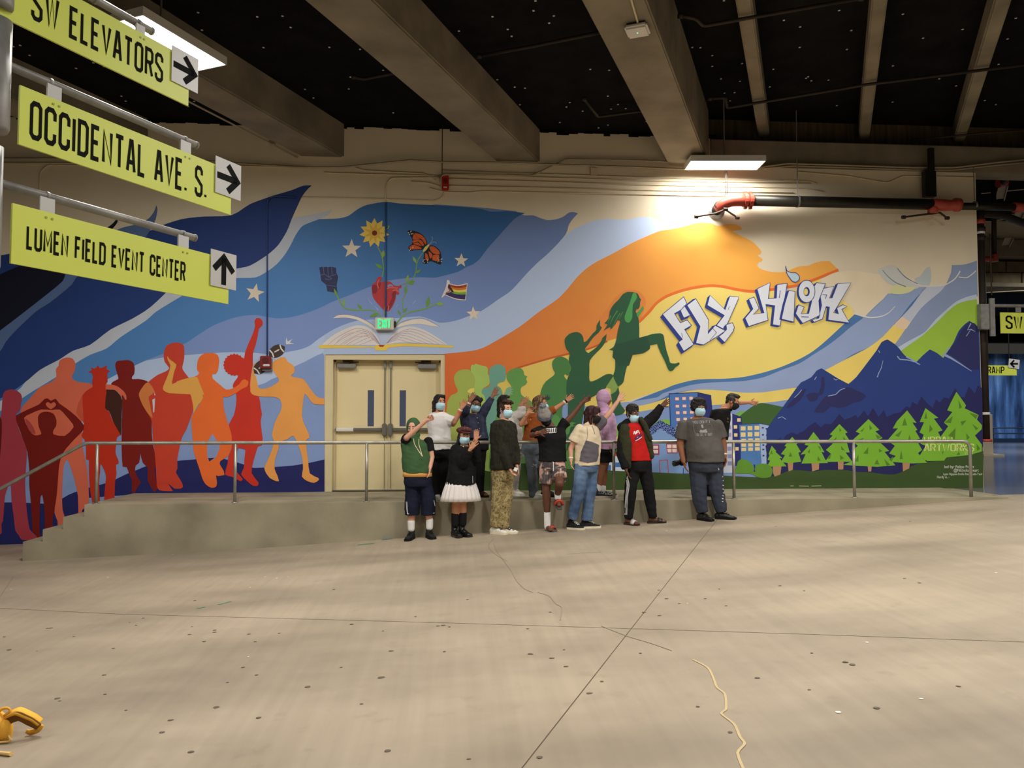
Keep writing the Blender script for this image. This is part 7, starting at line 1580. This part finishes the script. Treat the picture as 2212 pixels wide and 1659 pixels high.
# ------------------------------------------------------------------ 9: mauve hoodie seen from the side
m_mauve = fabric('mauve_fleece', (188, 148, 178), var=.06)
p = Person('person in a mauve hoodie with the hood up and black shorts behind the rail', 'V', 11.55, 95, 'brown', 'walk').start(470, 1150)
p.head(490, 195, 92, 0, 0, 0, None, False)
p.torso([(490, 300, .07, .065), (495, 340, .170, .10), (500, 430, .175, .12), (503, 520, .165, .12), (503, 600, .165, .12), (500, 690, .16, .125), (498, 750, .10, .09)])
S, L, W = p.arm((490, 360, -.12), (505, 520, -.16), (535, 640, -.14)); p.hand(W, (540, 700, -.14), 1, .2, .5, hang=1)
S2, L2, W2 = p.arm((500, 360, .14), (545, 500, .2), (560, 560, .2)); p.hand(W2, (565, 620, .2), -1, .2, .5, hang=-1)
H1, K1, A1 = p.leg((480, 720, -.06), (462, 880, -.06), (430, 1070, -.04)); H2, K2, A2 = p.leg((505, 720, .08), (480, 890, .08), (470, 1080, .08)); p.finish()
b = BM(); p.garment_torso(b, 1, 6, .030, None); cap_geo(b, S, .080, L, .072); cap_geo(b, L, .072, W.lerp(L, .1), .056, flat=True); cap_geo(b, S2, .080, L2, .07); cap_geo(b, L2, .07, W2, .056)
hd = blob('hoodie', b, .010, m_mauve, p.root, 3, .012, 9, 16)
b = BM(); E_, F_, U_ = p.hE, p.hF, p.hU; ell_geo(b, p.C-F_*.022+U_*.028, (.102, .112, .126), p.HR); cap_geo(b, p.C-F_*.04-U_*.05, .082, p.C-U_*.14-F_*.03, .072); cap_geo(b, p.C-U_*.12+F_*.0, .07, p.C-U_*.17-F_*.01, .10)
blob('hood', b, .009, m_mauve, hd, 3, .008, 12)
b = BM(); loft_geo(b, [(p.P(500, 600), p.E, p.F, .170, .135), (p.P(500, 690), p.E, p.F, .178, .145), (p.P(498, 740), p.E, p.F, .17, .14)])
cap_geo(b, H1, .115, p.P(470, 820, -.06), .108, flat=True); cap_geo(b, H2, .115, p.P(505, 820, .08), .108, flat=True); blob('shorts', b, .010, m_blk, p.root, 3, .008, 8)
for A, nm in ((A1, 0), (A2, 1)):
    b = BM(); cap_geo(b, A+V3((0, 0, .03)), .050, A-V3((0, 0, .03)), .05); blob('sock', b, .008, m_sock, p.root, 2); p.shoe(A, (1, -.15), m_leather, mat('white_red_sole', (196, 176, 168), .5), L=.33, name='high_top', boot=.03)

# ------------------------------------------------------------------ 10: cream and grey tee, dark red hair, black mask
m_cr = fabric('cream_cotton', (220, 202, 172), var=.03); m_gr = fabric('grey_patch_cloth', (98, 94, 100), var=.08); m_blue = mat_ramp('blue_jeans_cloth', [(.3, (62, 82, 112)), (.7, (106, 130, 162))], 3.5, .9, 5, bump=.3); m_red_h = mat_ramp('dark_red_hair', [(.3, (34, 14, 16)), (.7, (66, 30, 30))], 30, .45, 4, bump=.5)
p = Person('person with dark red hair in a cream and grey tee and jeans', 'Y', 10.86, 48, 'fair').start(1010, 1440)
p.head(1108, 352, 58, 2, -4, 0, 'black')
p.hair(m_red_h, Person.SHORT+[(0, -.02, .05, .092, .102, .092), ((0, -.08, .03), .062, (-.01, -.10, -.20), .035), ((-.075, -.01, .05), .036, (-.085, .0, -.12), .022), ((-.06, -.06, 0), .05, (-.07, -.09, -.20), .026), ((.06, -.04, 0), .045, (.06, -.06, -.16), .025), ((-.05, .06, .095), .030, (-.078, .055, .0), .018), ((.02, .075, .095), .03, (.05, .088, .045), .014), ((-.03, .075, .09), .03, (-.04, .092, .03), .014)], amp=.009)
p.torso([(1062, 445, .07, .065), (1055, 490, .175, .10), (1058, 570, .180, .125), (1060, 670, .175, .13), (1055, 760, .172, .13), (1050, 850, .165, .13), (1050, 910, .10, .09)])
S, L, W = p.arm((975, 490, -.08), (888, 690, -.05), (890, 800, -.08)); p.hand(W, (896, 890, -.10), 1, .2, .8, hang=1)
S2, L2, W2 = p.arm((1140, 470, .08), (1272, 335, .04), (1362, 210, .02)); p.hand(W2, (1420, 115, .02), -1, 1.0, .1)
H1, K1, A1 = p.leg((1005, 850, -.05), (965, 1090, -.08), (905, 1350, -.02)); H2, K2, A2 = p.leg((1090, 850, .05), (1080, 1090, .0), (1045, 1370, -.02)); p.finish()
b = BM(); p.garment_torso(b, 1, 6, .034, None); cap_geo(b, S, 0.073, S.lerp(L, .62), .090, flat=True); cap_geo(b, p.P(1062, 450), .07, p.P(1060, 480), .105); cap_geo(b, S2, 0.073, S2.lerp(L2, .30), .082, flat=True)
te = blob('two_tone_tee', b, .010, m_cr, p.root, 3, .012, 8, 17)
p.decal(te, [polyg('1040,605 1100,620 1170,650 1166,760 1150,815 1060,828 975,810 990,720', 3.5)], m_gr, 'grey_panel', off=.006)
b = BM(); cap_geo(b, S2.lerp(L2, .05), .088, S2.lerp(L2, .42), .086); blob('grey_sleeve', b, .009, m_gr, te, 3, .005, 12)
p.decal(te, [rib('1085,430 1110,445 1135,430', 5)], m_blk, 'neckband'); p.decal(te, [rib('1100,460 1120,510 1128,540', 2), rib('1050,470 1055,560 1045,605', 1.5), rib('1060,720 1055,830', 1.5), rib('985,730 1060,762 1160,735', 1.8)], mat('seam_line', (70, 64, 60), .8), 'seam_lines')
b = BM(); loft_geo(b, [(p.P(1052, 800), p.E, p.F, .172, .14), (p.P(1050, 870), p.E, p.F, .182, .15), (p.P(1048, 920), p.E, p.F, .165, .14)])
for H, K, A in ((H1, K1, A1), (H2, K2, A2)): cap_geo(b, H, .116, K, .094); cap_geo(b, K, .094, A-V3((0, 0, .045)), .078, flat=True)
blob('jeans', b, .011, m_blue, p.root, 3, .014, 7, 18)
m_csole = mat('cream_sole', (224, 214, 188), .6)
for A, t in ((A1, (.75, -.75)), (A2, (1, -.25))): p.shoe(A, t, m_shoek, m_csole, L=.29, lace=m_sock, name='canvas_shoe')
p.wristband(W, L, mat('paper_band', (226, 218, 200), .6))

# ------------------------------------------------------------------ 11: red tee under an open black jacket
m_redt = fabric('red_cotton', (190, 30, 26), var=.06); m_olive = fabric('olive_quilt', (52, 54, 36), var=.12)
p = Person('person in a red tee under an open black and olive jacket, pointing right', 'V', 10.92, 22, 'dark').start(820, 1420)
p.head(768, 335, 28, 2, 2, 0, 'blue', mask_drop=.022)
p.hair(m_hairk, Person.SHORT+[(0, -.015, .06, .094, .103, .088)], amp=.010, sc=60)
p.torso([(785, 425, .075, .07), (790, 465, .175, .10), (805, 550, .178, .12), (820, 650, .160, .115), (835, 740, .165, .12), (840, 830, .165, .125), (842, 890, .10, .09)])
S, L, W = p.arm((690, 490), (660, 720, -.04), (702, 895, -.12)); p.hand(W, (728, 965, -.12), 1, .2, .5, hang=1)
S2, L2, W2 = p.arm((890, 455), (985, 360), (1058, 262)); p.hand(W2, (1145, 190), -1, .4, .2)
H1, K1, A1 = p.leg((785, 850), (745, 1090, -.05), (728, 1345)); H2, K2, A2 = p.leg((885, 850), (925, 1090, -.03), (965, 1340)); p.foot_skin(A1, (.55, -.85)); p.foot_skin(A2, (.95, -.3)); p.finish()
b = BM(); p.garment_torso(b, 1, 5, .018, [(838, 805, .185, .135)]); rt_ = blob('red_tee', b, .010, m_redt, p.root, 3, .008, 9, 19)
p.decal(rt_, [rib('778,545 785,515 795,545 805,510', 4), rib('805,540 815,508 828,512', 4), rib('812,528 830,520 836,538', 3.5)], mat('white_print', (222, 220, 218), .6), 'white_scribble'); p.decal(rt_, [polyg('790,575 855,535 862,560 795,605', 3)], mat('purple_print', (84, 34, 96), .7), 'purple_band'); p.decal(rt_, [rib('795,610 825,595 860,570', 4), rib('800,585 855,548', 2.5)], mat('white_print', (222, 220, 218), .6), 'white_script')
# jacket: two open fronts, back and sleeves
b = BM(); cap_geo(b, S, .090, L, .086); cap_geo(b, L, .086, W.lerp(L, .08), .058, flat=True); cap_geo(b, S2, .088, L2, .078); cap_geo(b, L2, .078, W2.lerp(L2, .02), .058, flat=True)
jk = blob('jacket_sleeves', b, .010, m_blk, p.root, 3, .012, 9, 20)
def side_panel(pts, dyf):
    bb = BM()
    for (x0, y0, r0), (x1, y1, r1) in zip(pts[:-1], pts[1:]): cap_geo(bb, p.P(x0, y0, dyf), r0, p.P(x1, y1, dyf), r1)
    return bb
b = side_panel([(700, 500, .095), (700, 600, .092), (705, 720, .088), (712, 850, .070)], -.06); blob('jacket_front', b, .010, m_olive, jk, 3, .012, 9, 21)
b = side_panel([(880, 470, .070), (910, 580, .060), (935, 680, .050), (955, 760, .040)], -.06); blob('jacket_front', b, .010, m_olive, jk, 3, .012, 9, 22)
b = BM(); p.garment_torso(b, 1, 5, .035, [(838, 790, .20, .15)]); 
for v in b.verts: v.co.y = max(v.co.y, p.Y0+.0) if v.co.y < p.Y0+.02 else v.co.y+.02
blob('jacket_back', b, .011, m_blk, jk, 2)
b = side_panel([(672, 480, .085), (720, 430, .07), (760, 430, .055)], .03); cap_geo(b, p.P(850, 400, -.05), .045, p.P(890, 480, -.10), .055); blob('collar_hood', b, .010, m_blk, jk, 3, .008, 12)
b = side_panel([(845, 390, .032), (880, 440, .040), (915, 520, .036), (945, 590, .03)], -.12); blob('jacket_lapel', b, .009, m_olive, jk, 3, .006, 14)
b = BM(); loft_geo(b, [(p.P(838, 800), p.E, p.F, .170, .13), (p.P(840, 860), p.E, p.F, .178, .14), (p.P(842, 910), p.E, p.F, .165, .13)])
for H, K, A in ((H1, K1, A1), (H2, K2, A2)): cap_geo(b, H, .108, K, .088); cap_geo(b, K, .088, A-V3((0, 0, .045)), .066, flat=True)
tp = blob('track_trousers', b, .011, m_blk, p.root, 3, .014, 7, 23)
p.decal(tp, [rib('%d,960 %d,1050 %d,1150 %d,1250 %d,1345' % (695+d, 712+d, 700+d, 692+d, 690+d), 2.6, 4) for d in (0, 10, 20)], mat('white_stripe', (222, 220, 218), .6), 'side_stripes')
m_bsl = mat('brown_slide', (46, 36, 32), .35)
p.slide(A1, (.55, -.85), m_bsl, mat('slide_strap_white', (190, 186, 182), .4)); p.slide(A2, (.95, -.3), m_bsl, m_bsl)

# ------------------------------------------------------------------ 12: big grey tee, blue mask
m_gt = mat_ramp('washed_grey_cotton', [(.3, (68, 64, 60)), (.7, (98, 94, 90))], 2.5, .9, 4, bump=.2); m_swp = fabric('slate_sweatpants', (56, 61, 74), var=.08)
p = Person('large person in a grey printed tee and slate sweatpants with arms at the sides', 'U', 10.92, 6, 'brown').start(690, 1560)
p.head(535, 395, 8, 0, 0, 0, 'blue', k=1.06)
p.hair(m_hairk, [(0, -.02, .055, .108, .112, .095), (-.07, -.01, .02, .045, .07, .07), (.07, -.01, .02, .045, .07, .07), (0, .045, .105, .075, .05, .035)], amp=.016, sc=45)
p.torso([(545, 495, .09, .08), (548, 540, .215, .125), (560, 630, .235, .16), (575, 740, .245, .19), (590, 840, .262, .205), (600, 930, .255, .195), (610, 1010, .23, .17), (615, 1040, .12, .11)])
S, L, W = p.arm((370, 580), (338, 790), (372, 955, -.05), (.07, .056, .036)); p.hand(W, (398, 1050, -.08), 1, .2, .5, k=1.15, hang=1)
S2, L2, W2 = p.arm((735, 580), (790, 780), (805, 905, -.04), (.07, .056, .036)); p.hand(W2, (812, 1005, -.06), -1, .2, .7, k=1.15, hang=-1)
H1, K1, A1 = p.leg((530, 1010), (530, 1250), (570, 1460), (.115, .08, .055)); H2, K2, A2 = p.leg((690, 1010), (715, 1240), (770, 1455), (.115, .08, .055)); p.finish()
b = BM(); p.garment_torso(b, 1, 6, .024, [(600, 965, .285, .22)]); cap_geo(b, S, 0.083, S.lerp(L, .70), .100, flat=True); cap_geo(b, S2, 0.083, S2.lerp(L2, .66), .100, flat=True)
te = blob('grey_tee', b, .011, m_gt, p.root, 3, .012, 6, 24)
m_pr = mat('faded_print', (150, 148, 146), .8)
p.decal(te, [text2d('YOU DONT I', 372, 718, 750, 775, .7, 2, -8), text2d('YOU SEE AN IDIOT', 445, 1000, 815, 1055, .7, 2, -10)], m_pr, 'print_lettering', 'P12')
p.decal(te, [polyg('545,915 600,925 680,900 690,940 715,975 640,985 540,985 530,960', 9), polyg('565,800 610,800 620,870 590,880 570,850', 8)], m_pr, 'print_picture', 'P12')
p.decal(te, [rib('400,790 395,860 420,960 450,1000', 5), rib('700,800 780,790 820,860', 4), rib('250,770 300,760', 3)], mat('print_haze', (112, 109, 106), .9), 'print_outline', 'P12')
b = BM(); loft_geo(b, [(p.P(604, 960), p.E, p.F, .255, .195), (p.P(610, 1020), p.E, p.F, .25, .19), (p.P(614, 1070), p.E, p.F, .23, .17)])
for H, K, A in ((H1, K1, A1), (H2, K2, A2)): cap_geo(b, H, .140, K, .115); cap_geo(b, K, .115, A-V3((0, 0, .045)), .085, flat=True)
sw = blob('sweatpants', b, .011, m_swp, p.root, 3, .014, 6, 25)
p.decal(sw, [rib('%d,%d %d,%d' % (x, y, x+14, y+5), 4) for x, y in ((782, 1120), (788, 1160), (784, 1210), (786, 1250), (790, 1290), (784, 1320), (780, 1350), (778, 1380))]+[rib('738,1030 748,1045 740,1052', 3)], mat('white_print', (222, 220, 218), .6), 'leg_lettering')
m_bt = mat('worn_black_leather', (30, 29, 27), .45, var=.2)
p.shoe(A1, (.4, -.9), m_bt, m_blk, L=.31, wide=.056, name='boot', boot=.05, lace=m_blk); p.shoe(A2, (.75, -.65), m_bt, m_blk, L=.31, wide=.056, name='boot', boot=.05, lace=m_blk)
p.wristband(W2, L2, mat('paper_band', (226, 218, 200), .6), r=.042)

# ------------------------------------------------------------------ 13: black tee bending forward, pointing right
m_gh = mat_ramp('greying_hair', [(.3, (24, 22, 22)), (.7, (74, 66, 62))], 30, .5, 4, bump=.5)
p = Person('person in a black tee and black mask bending forward and pointing right behind the rail', 'U', 11.60, 60, 'tan', 'walk').start(660, 1290)
p.head(888, 330, 62, 18, 0, -.05, 'black', nk=p.P(800, 400, .0))
p.hair(m_gh, Person.SHORT+[(0, .02, .105, .07, .075, .03)], amp=.010, sc=40)
b = BM()
for sd in (-1, 1):
    c = p.C+p.hE*.034*sd+p.hU*.008+p.hF*.106; add_tube(b, [c+(p.hE*math.cos(t)*.024+p.hU*math.sin(t)*.017) for t in np.linspace(0, 2*PI, 13)], .002, 5); add_tube(b, [c+p.hE*.024*sd, p.C+p.hE*.084*sd+p.hU*.012], .002, 5)
obj('glasses', b, mat('wire_frame', (150, 140, 130), .3, metal=.8), p.root)
p.torso([(800, 400, .075, .07), (770, 420, .180, .11), (758, 490, .185, .13), (750, 580, .175, .13), (738, 680, .18, .135), (715, 780, .18, .14), (700, 860, .11, .10)])
S, L, W = p.arm((800, 420, .14), (950, 342, .12), (1068, 338, .08)); p.hand(W, (1160, 348, .06), 1, .2, .15, point=True)
S2, L2, W2 = p.arm((760, 470, -.14), (620, 700, -.10), (400, 935, -.02)); p.hand(W2, (345, 975, .0), -1, .2, .9)
H1, K1, A1 = p.leg((690, 800, -.04), (655, 1040, -.04), (650, 1270, -.02)); H2, K2, A2 = p.leg((715, 800, .08), (690, 1040, .08), (690, 1280, .08)); p.finish()
b = BM(); p.garment_torso(b, 1, 6, .026, None); cap_geo(b, S, 0.073, S.lerp(L, .45), .075, flat=True); cap_geo(b, S2, 0.076, S2.lerp(L2, .65), .085, flat=True)
te = blob('black_tee', b, .010, m_blk, p.root, 3, .010, 8, 26)
p.decal(te, [rib('835,500 845,510 838,520', 4), rib('830,540 850,545', 3)], mat('gold_print', (120, 96, 30), .6), 'chest_print')
b = BM(); loft_geo(b, [(p.P(730, 720), p.E, p.F, .178, .14), (p.P(710, 800), p.E, p.F, .185, .15), (p.P(702, 850), p.E, p.F, .17, .14)])
for H, K, A in ((H1, K1, A1), (H2, K2, A2)): cap_geo(b, H, .11, K, .085); cap_geo(b, K, .085, A-V3((0, 0, .045)), .066, flat=True)
tr_ = blob('trousers', b, .012, m_blk, p.root, 3, .01, 7)
p.decal(tr_, [rib('%d,1310 %d,1270' % (640+d, 665+d), 2.2, 1) for d in (0, 12, 24)], mat('white_stripe', (222, 220, 218), .6), 'side_stripes')
for A in (A1, A2): p.shoe(A, (.5, -.8), m_shoek, m_blk)
# the camera in that person's lowered hand
q0, q1 = onY(*cpx('U', 345, 968), 11.56), onY(*cpx('U', 268, 985), 11.52)
cm = empty('camera', q0, 'black camera with a long lens held low, left of the grey tee', 'camera')
b = BM(); add_box(b, q0+V3((.03, 0, 0)), (.09, .13, .10), bev=.012); obj('camera_body', b, mat('camera_black', (24, 25, 26), .45), cm)
b = BM(); add_tube(b, [q0+V3((.0, 0, 0)), q0.lerp(q1, .4), q0.lerp(q1, .42), q1], [.036, .036, .042, .044], 16); ln_ = obj('lens', b, mat('camera_black', (24, 25, 26), .45), cm, True)
b = BM(); dd = (q1-q0).normalized(); add_tube(b, [q1-dd*.002, q1+dd*.002], .036, 16); obj('front_glass', b, mat('lens_glass', (40, 58, 60), .05, spec=.8), ln_, True)
